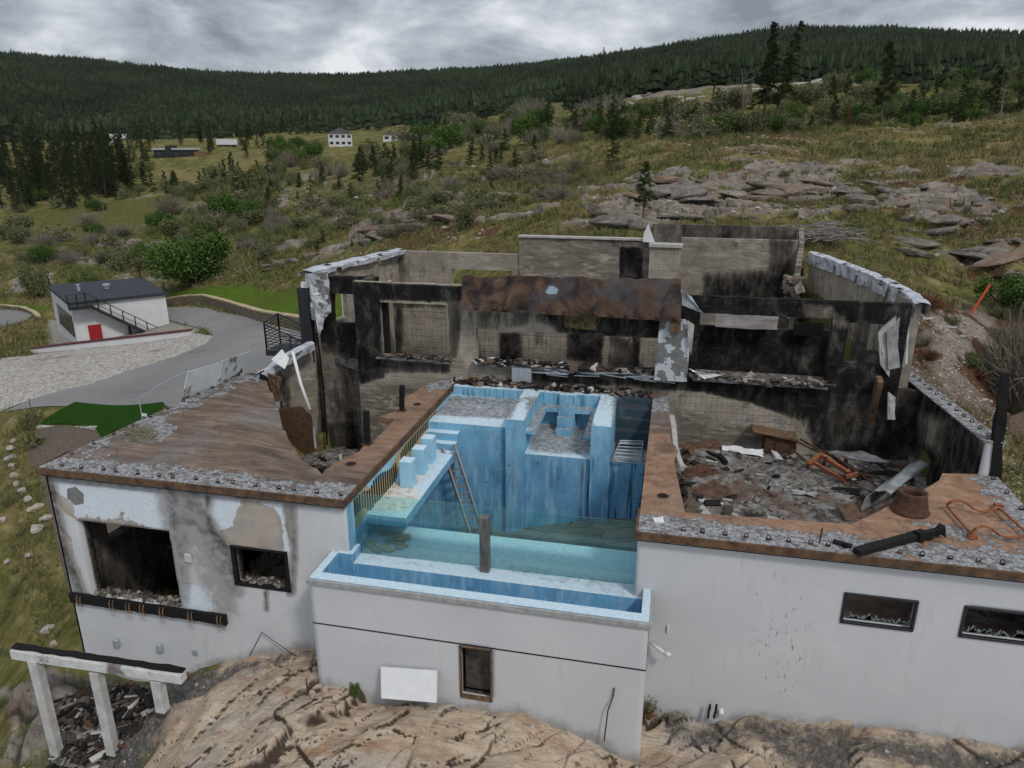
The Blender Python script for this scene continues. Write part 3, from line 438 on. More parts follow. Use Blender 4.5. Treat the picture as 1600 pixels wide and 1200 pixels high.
def terr(x,y):
    """height and surface masks"""
    r=np.hypot(x,y); z=tps(x,y); A={}
    near=r<170
    sm_=np.zeros(x.shape); 
    for P in SMOOTH: sm_=np.maximum(sm_,np.clip(1+sdpoly(x,y,P)/1.2,0,1))
    rough=1-sm_
    rock=np.zeros(x.shape)
    for P in ROCKR: 
        w=np.maximum(2.,r*.03); rock=np.maximum(rock,np.clip(.45+sdpoly(x,y,P)/w,0,1)*.95)
    patch=fbm(x*.11,y*.11,5,3)
    rock=np.clip(rock+np.where(r<260,(patch-.62)*3.2,0)+np.where(r<260,-.05+(fbm(x*.5,y*.5,4,8)-.5)*.9,0),0,1)
    nzr=fbm(x*.16,y*.30,5,12); rock=np.maximum(rock,soft(x,y,SEMI,6)*np.clip((nzr-.515)*7,0,.8)); rock=np.maximum(rock,soft(x,y,SEMI2,8)*np.clip((nzr-.57)*8,0,.8))
    tan=soft(x,y,TANR,.5); rock=np.maximum(rock,tan*1.)
    # relief
    a=np.where(r<60,.35,np.where(r<200,.35+.006*(r-60),1.2+.004*(r-200)))
    z=z+rough*(1-tan)*(r>17)*(fbm(x/9,y/9,4,1)-.5)*a*1.6
    z=z+rough*(1-tan)*np.clip((r-150)/300,0,1)*(fbm(x/60,y/60,4,21)-.5)*np.clip(r*.014,0,11)
    # broken ledges on the rocky patches
    m=near&(rock>.15)
    xs=x[m];ys=y[m]; c,s=math.cos(.35),math.sin(.35); u=xs*c+ys*s; v=-xs*s+ys*c; wu=u+1.6*(fbm(u*.3,v*.3,3,5)-.5);wv=v+1.6*(fbm(u*.3+9,v*.3,3,6)-.5)
    f1,f2,i1=cells(wu*.32,wv*.62,4); g1,g2_,i2=cells(wu*1.05,wv*1.7,14); e=np.clip((f2-f1)*5,0,1); e2=np.clip((g2_-g1)*5,0,1)
    d=np.zeros(x.shape); d[m]=(i1*.7*e+.22*e-.2+ (i2-.4)*.26*e2+.22*(fbm(wu*1.2,wv*1.2,4,7)-.5)); rk=np.clip(rock*1.4-.2,0,1)
    z=z+d*rk*(1-tan)*rough*np.where(r>15,1,.4)*1.15; hc=np.zeros(x.shape); hc[m]=np.maximum((1-e)**2,(1-e2)**2*.8)
    # rough small relief everywhere near
    z=z+np.where(near,rough*(1-tan)*(fbm(x*1.1,y*1.1,4,31)-.5)*.32,0)
    # the smooth glaciated rock in front of the house
    cr=np.zeros(x.shape); m=tan>0
    if m.any():
        xs=x[m];ys=y[m]; th=R(40);c,s=math.cos(th),math.sin(th); u=xs*c+ys*s; v=-xs*s+ys*c; wu=u+.5*(fbm(u*.5,v*.5,4,5)-.5);wv=v+.45*(fbm(u*.5+9,v*.7,4,6)-.5)
        cr_=np.zeros(len(xs)); h=np.zeros(len(xs))
        for (fu,fv,sd,st,dp,w) in ((.13,.50,31,.50,.12,.02),(.22,.95,37,.22,.07,.018),(.5,1.7,43,.09,.06,.02)):
            n=fbm(wu*fu+sd,wv*fv-sd,4,sd)-.5; gate=np.clip((fbm(xs*.35+sd,ys*.35,3,sd+2)-.38)*6,0,1); h+=st*(sm(n,-w,w)-.5)*gate-dp*np.exp(-(n/(w*.8))**2)*gate; cr_=np.maximum(cr_,np.exp(-(n/(w*.55))**2)*gate)
        n=fbm(wu*.75+9,wv*.35,4,61)-.5; gate=np.clip((fbm(xs*.5,ys*.5,2,62)-.5)*7,0,1); h+=.13*(sm(n,-.015,.015)-.5)*gate-.09*np.exp(-(n/.014)**2)*gate; cr_=np.maximum(cr_,np.exp(-(n/.010)**2)*gate)
        h+=.55*(fbm(wu*.35,wv*.8,3,9)-.5)+.05*(fbm(wu*2.,wv*6,5,19)-.5)+.025*(fbm(xs*7,ys*7,4,29)-.5)
        for pl in CRK:
            bd=np.full(len(xs),9.); bs=np.zeros(len(xs)); wx=xs+.22*(fbm(xs*1.6,ys*1.6,3,71)-.5); wy=ys+.22*(fbm(xs*1.6+5,ys*1.6,3,73)-.5)
            for (ax,ay),(bx,by) in zip(pl[:-1],pl[1:]):
                ex,ey=bx-ax,by-ay; t=np.clip(((wx-ax)*ex+(wy-ay)*ey)/(ex*ex+ey*ey),0,1); dd=np.hypot(wx-ax-t*ex,wy-ay-t*ey); sg=np.sign(ex*(wy-ay)-ey*(wx-ax)); k_=dd<bd; bs=np.where(k_,sg,bs); bd=np.minimum(bd,dd)
            gt=np.clip((fbm(xs*1.1,ys*1.1,3,88)-.36)*5,0,1); h+=.13*np.exp(-bd/.7)*(bs>0)-.04*np.exp(-bd/.35)-.09*gt*np.exp(-(bd/.05)**2); cr_=np.maximum(cr_,gt*np.exp(-(bd/.04)**2))
        z[m]+=h*tan[m]*.8; cr[m]=cr_*tan[m]
    # pit below the house
    f=sdpoly(x,y,FOOT); z=np.where(f>0,np.minimum(z,-6.6),z)
    A['crack']=np.maximum(cr,hc*(1-tan)); A['tan']=tan; A['rock']=np.clip(rock*rough,0,1)
    gd=.48; dry=np.full(x.shape,gd); dirt=np.full(x.shape,.34)
    for P in GREENR: dry=np.minimum(dry,1-.62*soft(x,y,P,8)-.2)
    for P in DRYR: dry=np.maximum(dry,.75*soft(x,y,P,5))
    for P in DIRTR: dirt=np.maximum(dirt,.60*soft(x,y,P,4))
    dirt=np.maximum(dirt,1.2*soft(x,y,RUBR2,1.5))
    A['dry']=np.clip(dry,0,1); A['dirt']=dirt*(r<260)*(1-sm_*.9)*np.where(inpoly(x,y,DRYR[3]),.3,1)
    A['ash']=np.zeros(x.shape)
    for P in ASHR: A['ash']=np.maximum(A['ash'],.68*soft(x,y,P,.7))
    A['gravel']=np.clip(np.maximum(.6*soft(x,y,RUBR,1.5)*(fbm(x*.7,y*.7,4,61)>.45),soft(x,y,PAD,.3)*.8),0,1)
    A['forest']=np.clip((r-560)/200+(fbm(x*.012,y*.012,4,91)-.5)*2.2,0,1)
    return z,A
rs=[5.]
while rs[-1]<3000: rs.append(rs[-1]*(1+(.0033 if rs[-1]<22 and rs[-1]>11.5 else .006 if rs[-1]<11.5 else .0048 if rs[-1]<95 else .009)))
rs=np.array(rs); az=np.linspace(-YAW-R(58),-YAW+R(58),900)
AA,RR=np.meshgrid(az,rs); TX=RR*np.sin(AA); TY=RR*np.cos(AA); TZ,TA=terr(TX,TY)
na,nr=len(az),len(rs); I=np.arange(na*nr).reshape(nr,na)
Fq=np.stack([I[:-1,:-1],I[:-1,1:],I[1:,1:],I[1:,:-1]],-1).reshape(-1,4)[:,::-1]
ground=mkobj('hillside_terrain',np.stack([TX,TY,TZ],-1).reshape(-1,3),Fq,MT['ground'],smooth=True,att={k:v.ravel() for k,v in TA.items()})
tag(ground,kind='structure')
def gz(x,y):   # bilinear height lookup on the finished terrain
    x=np.asarray(x,float);y=np.asarray(y,float); r=np.hypot(x,y); a=np.arctan2(x,y); fa=np.clip((a-az[0])/(az[1]-az[0]),0,na-1.001); fr=np.clip(np.interp(r,rs,np.arange(nr)),0,nr-1.001)
    i=fr.astype(int);j=fa.astype(int);p=fr-i;q=fa-j
    return (TZ[i,j]*(1-q)+TZ[i,j+1]*q)*(1-p)+(TZ[i+1,j]*(1-q)+TZ[i+1,j+1]*q)*p
def ga(name,x,y):
    r=np.hypot(x,y);a=np.arctan2(x,y); i=np.clip(np.interp(r,rs,np.arange(nr)),0,nr-1).astype(int); j=np.clip((a-az[0])/(az[1]-az[0]),0,na-1).astype(int); return TA[name][i,j]
def hit(px,py,r0=14.,r1=2800):
    d=ray(px,py); rr=math.hypot(d[0],d[1]); t=np.exp(np.linspace(math.log(r0),math.log(r1),1500))/rr
    P=CP+t[:,None]*d; g=P[:,2]-gz(P[:,0],P[:,1]); k=int(np.argmax(g<0))
    if g[k]>=0: return None
    if k==0: return P[0]
    f=g[k-1]/(g[k-1]-g[k]); return P[k-1]*(1-f)+P[k]*f
def sheet(name,P,m,dz=.05,cell=.6,uvs=False):
    """ground sheet following the terrain, cut to a plan outline"""
    bm=bmesh.new(); vs=[bm.verts.new((x,y,0)) for x,y in P]; bm.faces.new(vs); bmesh.ops.triangulate(bm,faces=bm.faces[:])
    x0,y0=np.min(P,0);x1,y1=np.max(P,0)
    for ax,(a,b) in enumerate(((x0,x1),(y0,y1))):
        n=max(1,int((b-a)/cell)); 
        for k in range(1,n):
            co=[0,0,0];co[ax]=a+(b-a)*k/n; no=[0,0,0];no[ax]=1
            bmesh.ops.bisect_plane(bm,geom=bm.verts[:]+bm.edges[:]+bm.faces[:],plane_co=co,plane_no=no)
    V_=np.array([v.co[:] for v in bm.verts]); z=gz(V_[:,0],V_[:,1])+dz
    for v,h in zip(bm.verts,z): v.co.z=h
    bmesh.ops.recalc_face_normals(bm,faces=bm.faces)
    if bm.faces[0].normal.z<0: bmesh.ops.reverse_faces(bm,faces=bm.faces[:])
    me=bpy.data.meshes.new(name); bm.to_mesh(me); bm.free(); me.materials.append(m)
    for p in me.polygons: p.use_smooth=True
    o=bpy.data.objects.new(name,me); COL.objects.link(o); return tag(o,kind='structure')
sheet('gravel_bank',GRAVEL,MT['gravel'],.04); sheet('driveway',DRIVE,MT['asphalt'],.06); sheet('side_road',LROAD,MT['asphalt'],.06); sheet('upper_lawn',LAWN,MT['lawn'],.06,.8); sheet('turf_lawn',TURF,MT['turf'],.09,.5); sheet('side_lawn',LGRASS,MT['lawn'],.06); sheet('mulch_bed',MULCH,MT['mulch'],.04,.4)
# ================= the burnt house =================
def pxm(polys,w=14):
    """stain mask: outlines read off the photograph for surfaces whose plane is known"""
    def f(P):
        px,py=proj(P); a=np.zeros(len(P))
        for q in polys:
            poly,val=q[0],q[1]; ww=q[2] if len(q)>2 else w
            a=np.maximum(a,val*sm(sdpoly(px,py,poly),-ww,ww*.6))
        return a
    return f
def const(v): return lambda P: np.full(len(P),float(v))
def setatt(o,att):
    me=o.data; co=np.empty(len(me.vertices)*3,np.float32); me.vertices.foreach_get('co',co); P=co.reshape(-1,3).astype(float)
    off=Vector((0,0,0)); p=o
    while p is not None: off+=p.location; p=p.parent
    P=P+np.array(off)
    for k,f in att.items():
        t=me.attributes.get(k) or me.attributes.new(k,'FLOAT','POINT'); t.data.foreach_set('value',np.asarray(f(P),np.float32))
    return o
def gridify(o,cell,att=None):
    bm=bmesh.new(); bm.from_mesh(o.data); co=np.array([v.co[:] for v in bm.verts]); lo,hi=co.min(0),co.max(0)
    for ax in range(3):
        n=int((hi[ax]-lo[ax])/cell)
        for k in range(1,n+1):
            c=[0,0,0];c[ax]=lo[ax]+(hi[ax]-lo[ax])*k/(n+1)+.0013; no=[0,0,0];no[ax]=1
            bmesh.ops.bisect_plane(bm,geom=bm.verts[:]+bm.edges[:]+bm.faces[:],plane_co=c,plane_no=no)
    bm.to_mesh(o.data); bm.free()
    if att: setatt(o,att)
    return o
def panel(name,P0,P1,z0,z1,th,m,parent,holes=(),side=1,cell=.14,att=None,disp=.0,top=None,jag=0,holejag=0,kind=None):
    P0=np.array(P0,float);P1=np.array(P1,float); L_=np.linalg.norm(P1-P0); d=(P1-P0)/L_; n=np.array([-d[1],d[0]])*side
    def lines(a,b,ex):
        s=sorted(set([a,b]+[e for e in ex if a<e<b])); o=[]
        for i in range(len(s)-1):
            k=max(1,round((s[i+1]-s[i])/cell)); o+=list(np.linspace(s[i],s[i+1],k+1)[:-1])
        return np.array(o+[b])
    us=lines(0,L_,[h[0] for h in holes]+[h[1] for h in holes]); vs=lines(z0,z1,[h[2] for h in holes]+[h[3] for h in holes])
    nu,nv=len(us),len(vs); uc=(us[1:]+us[:-1])/2;vc=(vs[1:]+vs[:-1])/2
    keep=np.ones((nu-1,nv-1),bool); 
    for h in holes: keep&=~((uc[:,None]>h[0])&(uc[:,None]<h[1])&(vc[None]>h[2])&(vc[None]<h[3]))
    T=np.full(nu,z1) if top is None else np.array([top(u) for u in us])
    if jag: T=T-jag*fbm(us*1.3+P0[0],us*0,4,int(abs(P0[1])*7)%50)
    for i in range(nu-1):
        tt=min(T[i],T[i+1]); keep[i]&=~(vs[:-1]>=tt-.01)
    U,Vv=np.meshgrid(us,vs,indexing='ij'); Vv=np.minimum(Vv,T[:,None])
    if holejag:
        for h in holes:
            e=(np.abs(U-h[0])<.01)|(np.abs(U-h[1])<.01)|(np.abs(Vv-h[2])<.01)|(np.abs(Vv-h[3])<.01)
            U=U+e*(fbm(Vv*3,U*3,3,5)-.5)*holejag; Vv=Vv+e*(fbm(U*3+7,Vv*3,3,8)-.5)*holejag
    dd=(fbm(U*1.1+P0[1],Vv*1.6,5,int(abs(P0[0]*3+P0[1]))%90)-.5)*2*disp
    e0=np.stack([P0[0]+d[0]*U+n[0]*dd,P0[1]+d[1]*U+n[1]*dd,Vv],-1); e1=np.stack([P0[0]+d[0]*U+n[0]*th,P0[1]+d[1]*U+n[1]*th,Vv],-1)
    V_=np.concatenate([e0.reshape(-1,3),e1.reshape(-1,3)]); N=nu*nv; ix=lambda i,j,s: s*N+i*nv+j
    F_=[]; 
    K=np.pad(keep,1)
    rev=[]
    for i in range(nu-1):
        for j in range(nv-1):
            if not keep[i,j]: continue
            F_.append((ix(i,j,0),ix(i+1,j,0),ix(i+1,j+1,0),ix(i,j+1,0))); F_.append((ix(i,j,1),ix(i,j+1,1),ix(i+1,j+1,1),ix(i+1,j,1)))
            if not K[i,j+1]: F_.append((ix(i,j,0),ix(i,j+1,0),ix(i,j+1,1),ix(i,j,1)))
            if not K[i+2,j+1]: F_.append((ix(i+1,j,0),ix(i+1,j,1),ix(i+1,j+1,1),ix(i+1,j+1,0)))
            if not K[i+1,j]: F_.append((ix(i,j,0),ix(i,j,1),ix(i+1,j,1),ix(i+1,j,0)))
            if not K[i+1,j+2]: F_.append((ix(i,j+1,0),ix(i+1,j+1,0),ix(i+1,j+1,1),ix(i,j+1,1)))
    F_=np.array(F_); 
    if side<0: F_=F_[:,::-1]
    used=np.unique(F_); mp=np.full(len(V_),-1); mp[used]=np.arange(len(used)); 
    uvv=np.concatenate([np.stack([U.ravel(),Vv.ravel()],-1)]*2)[used]; V2=V_[used]
    A={k:f(V2) for k,f in (att or {}).items()}
    if holes and m is MT['facade']: A['rev']=(used>=N).astype(float)
    o=mkobj(name,V2,mp[F_],m,parent,False,att=A,uv=uvv); 
    if disp: 
        for p in o.data.polygons: p.use_smooth=False
    return o
def gslab(name,P,z,th,m,parent,cell=.35,att=None):
    o=MB().prism([(x,y,z) for x,y in P],(0,0,-th)).build(name,m,parent); bm=bmesh.new(); bm.from_mesh(o.data); bmesh.ops.triangulate(bm,faces=[f for f in bm.faces if len(f.verts)>4]); bm.to_mesh(o.data); bm.free()
    return gridify(o,cell,att)
house=empty('ruined_house',(-4.5,16.9,-5.5),'fire-gutted white house with an empty blue pool sunk into its terrace','house')
X0,X1=-18.3,9.65
hol=lambda x0,*h: [(a-x0,b-x0,c,d) for a,b,c,d in h]
# --- white facade, left wing
fac_att={'peel':pxm([([(78,748),(255,752),(268,775),(272,832),(120,812),(100,800),(86,770)],1,4),([(310,775),(322,768),(440,775),(446,800),(456,860),(360,852),(335,830),(318,800)],1,4),([(278,915),(300,912),(332,925),(330,955),(282,950)],1,4),([(95,820),(112,838),(122,900),(108,900)],.62,5)],4),
 'isl':pxm([([(80,748),(200,745),(250,762),(250,820),(125,805)],.65,20),([(312,772),(375,772),(360,822),(330,830)],1,8),([(375,775),(440,775),(447,815),(430,790)],.75,8),([(282,915),(330,915),(330,955),(285,950)],1.1,6),([(205,750),(268,770),(270,840),(230,820)],.75,8),([(440,800),(455,860),(447,880)],.8,5)],8),
 'soot':pxm([([(248,762),(330,768),(322,800),(350,850),(362,860),(375,925),(360,935),(334,900),(300,830),(285,950),(262,830)],.72,20),([(256,764),(276,764),(280,840),(264,830)],.75,7),([(316,770),(334,770),(326,800),(352,845),(366,858),(374,925),(366,925),(352,880),(322,830)],.88,10),
   ([(62,735),(84,740),(105,850),(140,940),(120,935),(85,850)],.85,9),([(440,775),(462,785),(464,870),(460,930),(450,930),(455,860)],.75,6),([(62,735),(540,785),(537,796),(60,750)],.8,5),([(100,850),(125,920),(150,940),(120,945)],.6,8),([(270,840),(286,955),(340,965),(352,985),(300,960),(283,945)],.6,6),([(412,922),(418,922),(420,955),(414,955)],1,3),([(286,850),(350,870),(370,960),(340,962)],.4,22)],8),
 'rev':const(0),'specks':const(0)}
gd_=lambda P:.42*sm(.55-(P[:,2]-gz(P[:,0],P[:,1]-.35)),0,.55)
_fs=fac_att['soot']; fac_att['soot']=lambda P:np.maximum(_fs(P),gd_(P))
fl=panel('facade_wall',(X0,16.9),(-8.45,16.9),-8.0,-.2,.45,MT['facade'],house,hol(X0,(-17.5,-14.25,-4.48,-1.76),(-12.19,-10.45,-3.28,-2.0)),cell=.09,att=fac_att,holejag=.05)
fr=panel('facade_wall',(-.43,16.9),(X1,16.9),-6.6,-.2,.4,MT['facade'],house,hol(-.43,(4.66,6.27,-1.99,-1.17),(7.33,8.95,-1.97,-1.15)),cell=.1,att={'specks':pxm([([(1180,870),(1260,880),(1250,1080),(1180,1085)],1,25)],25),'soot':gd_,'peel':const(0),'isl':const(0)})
# projecting pool box
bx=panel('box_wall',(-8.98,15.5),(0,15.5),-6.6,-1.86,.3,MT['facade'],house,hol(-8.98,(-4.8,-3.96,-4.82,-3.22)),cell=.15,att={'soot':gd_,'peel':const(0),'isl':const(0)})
panel('box_wall',(0,15.51),(0,17.0),-6.6,-1.86,.14,MT['facade'],house,cell=.3,att={'soot':const(0),'peel':const(0)}); panel('box_wall',(-8.98,16.9),(-8.98,15.51),-6.6,-1.86,.14,MT['facade'],house,cell=.3,att={'soot':const(0),'peel':const(0)})
b=MB(); b.bb(-8.99,.0,15.49,15.502,-3.18,-3.145); b.bb(-8.992,-8.98,15.54,16.9,-3.18,-3.145); b.bb(.002,.012,15.54,16.9,-3.18,-3.145); b.bb(.002,.012,16.86,16.9,-3.18,-2.6); b.build('reveal_strip',MT['char'],house)
hf=MB(); 
for a in ((-4.82,-4.79,-4.82,-3.2),(-3.98,-3.94,-4.82,-3.2),(-4.82,-3.94,-3.235,-3.2),(-4.82,-3.94,-4.86,-4.8)): hf.bb(a[0],a[1],15.46,15.58,a[2],a[3])
hf.build('hatch_frame',MT['timber'],house)
MB().bb(-4.77,-3.99,15.85,15.87,-4.82,-3.3).build('hatch_dark_sheet',simple('hatch_shade_black',(.07,.06,.05),.85,.5,5),house)  # dark sheet standing in for the unlit room behind the open hatch
# window frames on the right
for a,b_,c,d in ((4.66,6.27,-1.99,-1.17),(7.33,8.95,-1.97,-1.15)):
    w=MB(); t=.035
    for q in ((a-.03,a+t,c,d),(b_-t,b_+.03,c,d),(a-.03,b_+.03,d-t,d+.03),(a-.03,b_+.03,c-.03,c+t)): w.bb(q[0],q[1],16.86,16.96,q[2],q[3])
    w=w.build('window_frame',MT['black_metal'],house,bev=.008)
    s=MB(); random.seed(int(a*10))
    for k in range(26):
        x=random.uniform(a+.1,b_-.1); h=random.uniform(.04,.22)
        s.prism([(x,17.02,c+.06),(x+random.uniform(.06,.2),17.02,c+.06),(x+random.uniform(-.05,.15),17.02,c+.06+h)],(0,.012,0))
    s.build('broken_glass',simple('hazy_broken_glass',(.16,.2,.2),.3,.3,9),w)
# frame + sill rubble of burnt openings on the left
w=MB()
for q in ((-12.25,-12.15,-3.3,-2.),(-10.5,-10.4,-3.3,-2.),(-12.25,-10.4,-2.05,-1.97),(-12.25,-10.4,-3.34,-3.24)): w.bb(q[0],q[1],16.87,17.05,q[2],q[3])
w.build('window_frame',MT['char'],house,bev=.01)
def chunks(n,box,s0,s1,seed,flat=.5,zf=None,long=1.):
    random.seed(seed); mb=MB()
    for k in range(n):
        x=random.uniform(box[0],box[1]);y=random.uniform(box[2],box[3]); z=(zf(x,y) if zf else random.uniform(box[4],box[5])); s=s0+(s1-s0)*random.random()**2.5
        mb.box((x,y,z+s*.12),(s*random.uniform(.6,1.4)*(long if random.random()<.3 else 1),s*random.uniform(.4,1.),s*flat*random.uniform(.3,1)),rot=Matrix.Rotation(random.uniform(0,6.3),3,'Z').to_quaternion()@Matrix.Rotation(random.uniform(-.5,.5),3,'X').to_quaternion(),jit=s*.15)
    return mb
chunks(420,(-17.4,-14.3,16.93,17.34,-4.5,-4.42),.03,.16,3,flat=.7).build('window_sill_rubble',MT['frag2'],house)
chunks(200,(-12.1,-10.5,16.93,17.3,-3.28,-3.22),.03,.12,4,flat=.7).build('window_sill_rubble',MT['frag2'],house)
# burnt ledger board with joist hangers
lb=MB(); lb.bar((-18.25,16.80,-4.58),(-12.65,16.80,-4.58),.1,.34,seg=24,jit=.012); lb=lb.build('ledger_board',MT['char'],house)
for x in (-17.9,-16.7,-16.1,-15.6,-14.9,-13.9,-12.9):
    h=MB(); 
    for s in (0,.12): h.tube([(x+s,16.74,-4.42),(x+s,16.68,-4.5),(x+s+.05,16.62,-4.62),(x+s+.16,16.6,-4.7)],.018,5)
    h.build('joist_hanger',MT['timber'],lb)
for x,z in ((-16.87,-6.13),(-15.25,-6.05)):
    v=MB(); v.prism([(x-.11,16.9,z-.14),(x+.11,16.9,z-.14),(x+.08,16.9,z+.15),(x-.08,16.9,z+.15)],(0,-.14,0)); v.build('vent_hood',MT['galv'],house,bev=.02)
MB().bb(-14.1,-13.93,16.84,16.9,-6.15,-5.95).build('outlet_box',MT['galv'],house,bev=.01)
MB().bb(-13.85,-13.6,16.85,16.9,-2.75,-2.45).build('wall_socket',MT['sootwhite'],house,bev=.02)
hx=Yp(118,775,16.9); MB().prism([(hx[0]+.33*math.sin(k*PI/3+.2),16.892,hx[2]+.33*math.cos(k*PI/3+.2)) for k in range(6)],(0,.02,0)).build('hexagonal_patch',simple('hex_hole_grey',(.17,.165,.16),.9,.2,5),house)  # flat grey hexagon painted in for the darkness of a hexagonal hole
MB().bar((.5,16.87,-2.75),(.5,16.87,-2.95),.05).build('hook',MT['white'],house)
t=MB(); t.tube([(.05,16.8,-3.3),(.45,16.55,-3.36)],.04,8); t.tube([(.45,16.55,-3.36),(.6,16.5,-3.4)],.065,8); t.build('drain_spout',MT['white'],house,smooth=True)
MB().tube([(2.05,16.9,-5.2),(2.05,16.75,-5.25)],.07,10).build('drain_spout',MT['white'],house)
# --- terrace slabs
LS=[(-18.36,16.74),(-8.43,16.74),(-8.43,27.75),(-8.9,27.75)]+[tuple(Zp(*p)[:2]) for p in ((679,594),(650,610),(625,626),(628,640),(591,651),(617,655),(600,673),(583,690),(575,690),(560,706),(535,719),(505,728),(483,712),(468,702),(452,680),(440,655),(430,620),(420,598),(408,573))]+[(-17.55,27.5)]
def lflake(P):
    x,y=P[:,0],P[:,1]; px,py=proj(P)
    a=np.maximum(sm(18.3-y,.0,1.)*.75,sm(-16.2-x-.08*(27-y),-.3,.8)*.6); a=np.maximum(a,.85*sm(sdpoly(px,py,[(195,660),(240,650),(278,668),(250,690),(190,692)]),-8,4))
    a=np.maximum(a,.8*sm(sdpoly(px,py,[(660,600),(708,590),(706,606),(668,612)]),-3,3)); a=np.maximum(a,.55*sm(sdpoly(px,py,[(80,700),(170,700),(200,740),(300,745),(520,770),(530,780),(80,730)]),-10,5)); return a
al={'flake':lflake,'orange':lambda P:.55*sm(P[:,0],-10.6,-9.6)*sm(P[:,1],18.4,19.3),'soot':pxm([([(470,700),(485,712),(470,722)],.6,10)],10),'yellow':pxm([([(190,665),(240,668),(245,690),(190,690)],1,8)],8)}
ls=gslab('terrace_slab',LS,0,.24,MT['deck'],house,.22,al)
for v in ls.data.vertices:
    q=np.array([[v.co.x,v.co.y]]); dd_=float(np.min(np.hypot(np.array([p[0] for p in LS[14:23]])-v.co.x,np.array([p[1] for p in LS[14:23]])-v.co.y))); v.co.z-=.34*math.exp(-(dd_/.9)**2)*(v.co.x<-9.9)-.05*float(fbm(v.co.x*.5,v.co.y*.5,3,5)-.5)*(17.2<v.co.y<27 and -17.6<v.co.x<-9.5)
RS=[(-.43,16.74),(X1+.05,16.74),(X1+.05,22.3),(9.2,22.3),(8.2,22.15),(7.95,21.6),(7.2,20.7),(6.3,19.8),(5.5,18.9),(4.9,18.3),(3.4,18.18),(2,18.1),(.74,18.03),(.66,18.8),(.5,20.4),(.42,21.5),(.55,22.2),(.3,23),(.22,24.8),(.2,26),(.12,27.75),(-.43,27.75)]
ar={'flake':lambda P:np.maximum(np.maximum(sm(17.95-P[:,1],-.5,.7)*.8,sm(P[:,0],8.3,9.3)*.72),np.maximum(.8*sm(P[:,1],25.2,25.8)*(P[:,0]<2),.5*sm(P[:,0]-4.5-(19-P[:,1])*.3,-.8,2.5)*sm(19.4-P[:,1],0,.8))),'orange':lambda P:np.where(P[:,0]>3,1,.7)*(P[:,1]<23.5),'soot':pxm([([(1020,690),(1060,690),(1055,712),(1018,708)],.55,12)],10),'yellow':const(0)}
rs_=gslab('terrace_slab',RS,0,.24,MT['deck'],house,.22,ar)
f=MB(); f.bb(-18.4,-8.36,16.68,16.735,-.2,.012); f.bb(-8.425,-8.36,16.74,27.7,-.22,.012); f.bb(-18.4,-18.37,16.74,18,-.2,.012); f.build('edge_trim',MT['rust_fascia'],house,bev=.006)
f=MB(); f.bb(-.5,X1+.1,16.68,16.735,-.2,.012); f.bb(-.5,-.435,16.74,18,-.2,.012); f.build('edge_trim',MT['rust_fascia'],house,bev=.006)
MB().bb(-18.36,-8.45,16.80,16.88,-.3,-.205).build('flashing_strip',MT['char'],house); MB().bb(-.44,X1,16.80,16.88,-.3,-.205).build('flashing_strip',MT['char'],house)
def slabhole(x,y,r):
    MB().lathe((x,y,.006),[(r*1.0,0),(r*.86,.012),(r*.8,-.002)],18).build('drain_ring',MT['rust_dark'],house); MB().lathe((x,y,.008),[(.001,0),(r*.84,0)],18).build('drain_hole',MT['char'],house)
for p,r in (((548,725),.17),((652,632),.15),((1036,775),.17)): q=Zp(*p); slabhole(q[0],q[1],r)
# rail anchors along the slab edges
def anchor(x,y,z=0.,k=0):
    a=MB(); h=.09+.06*random.random(); a.tube([(x-.05,y,z),(x-.045,y,z+h*.7),(x,y,z+h),(x+.045,y,z+h*.7),(x+.05,y,z)],.013,5); a.box((x,y,z+.012),(.1,.07,.02)); return a.build('rail_anchor',MT['rust_dark'] if k%3==0 else MT['char'],house)
random.seed(5)
for k,px in enumerate((82,114,148,169,203,237,260,295,331,354,391,428,452,489,527)): q=Zp(px,734+(px-62)*.1,0); anchor(q[0],16.98+random.uniform(-.03,.03),0,k)
for k in range(11): t=(k+.6)/11.5; anchor(-18.12+.62*t,17.3+9.8*t,0,k)
for k,px in enumerate((1068,1098,1134,1168,1203,1235,1270,1298,1324,1412,1447,1492,1537,1575)): q=Zp(px,832+(px-1000)*.108,0); anchor(q[0],17.02,0,k)
for k in range(5): anchor(9.5,18.2+k*.95,0,k)
MB().tube([(3.95,17.15,0),(3.96,17.12,.42)],.02,5).build('rail_anchor',MT['rust_dark'],house)
# --- storeys behind and below
zero={'soot':const(0)}
inn=MT['inner']
def IW(*a,soot=None,grid=.0,rough=.3,plaster=0.,**k):
    f=lambda v:(v if callable(v) else const(v))
    k.setdefault('disp',.03)
    return panel(*a,att={'soot':f(soot if soot is not None else 0.),'grid':f(grid),'rough':f(rough),'plaster':f(plaster)},**k)
# upper front wall
FX0,FX1=-12.9,8.35
Fs=pxm([([(540,440),(722,448),(722,472),(540,468)],1.05,5),([(540,440),(593,446),(592,470),(596,560),(600,590),(565,600),(548,580)],1.05,6),([(596,560),(705,570),(705,583),(600,583)],.7,5),([(700,455),(726,455),(720,520),(712,560),(700,560)],.7,8),([(726,455),(745,470),(742,540),(728,520)],.45,8),
  ([(742,484),(850,488),(850,505),(742,520)],.5,10),([(850,486),(1035,494),(1035,530),(960,528),(870,520)],.95,10),([(815,580),(1080,588),(1080,604),(920,602),(820,596)],.85,7),([(945,585),(1080,590),(1075,612),(1000,606)],.9,8),
  ([(1060,440),(1440,460),(1440,720),(1300,700),(1250,660),(1180,632),(1090,614),(1060,600)],1.08,10),([(1230,640),(1440,640),(1440,730),(1270,700)],.95,10),([(505,440),(560,440),(560,700),(505,700)],.6,10)],8)
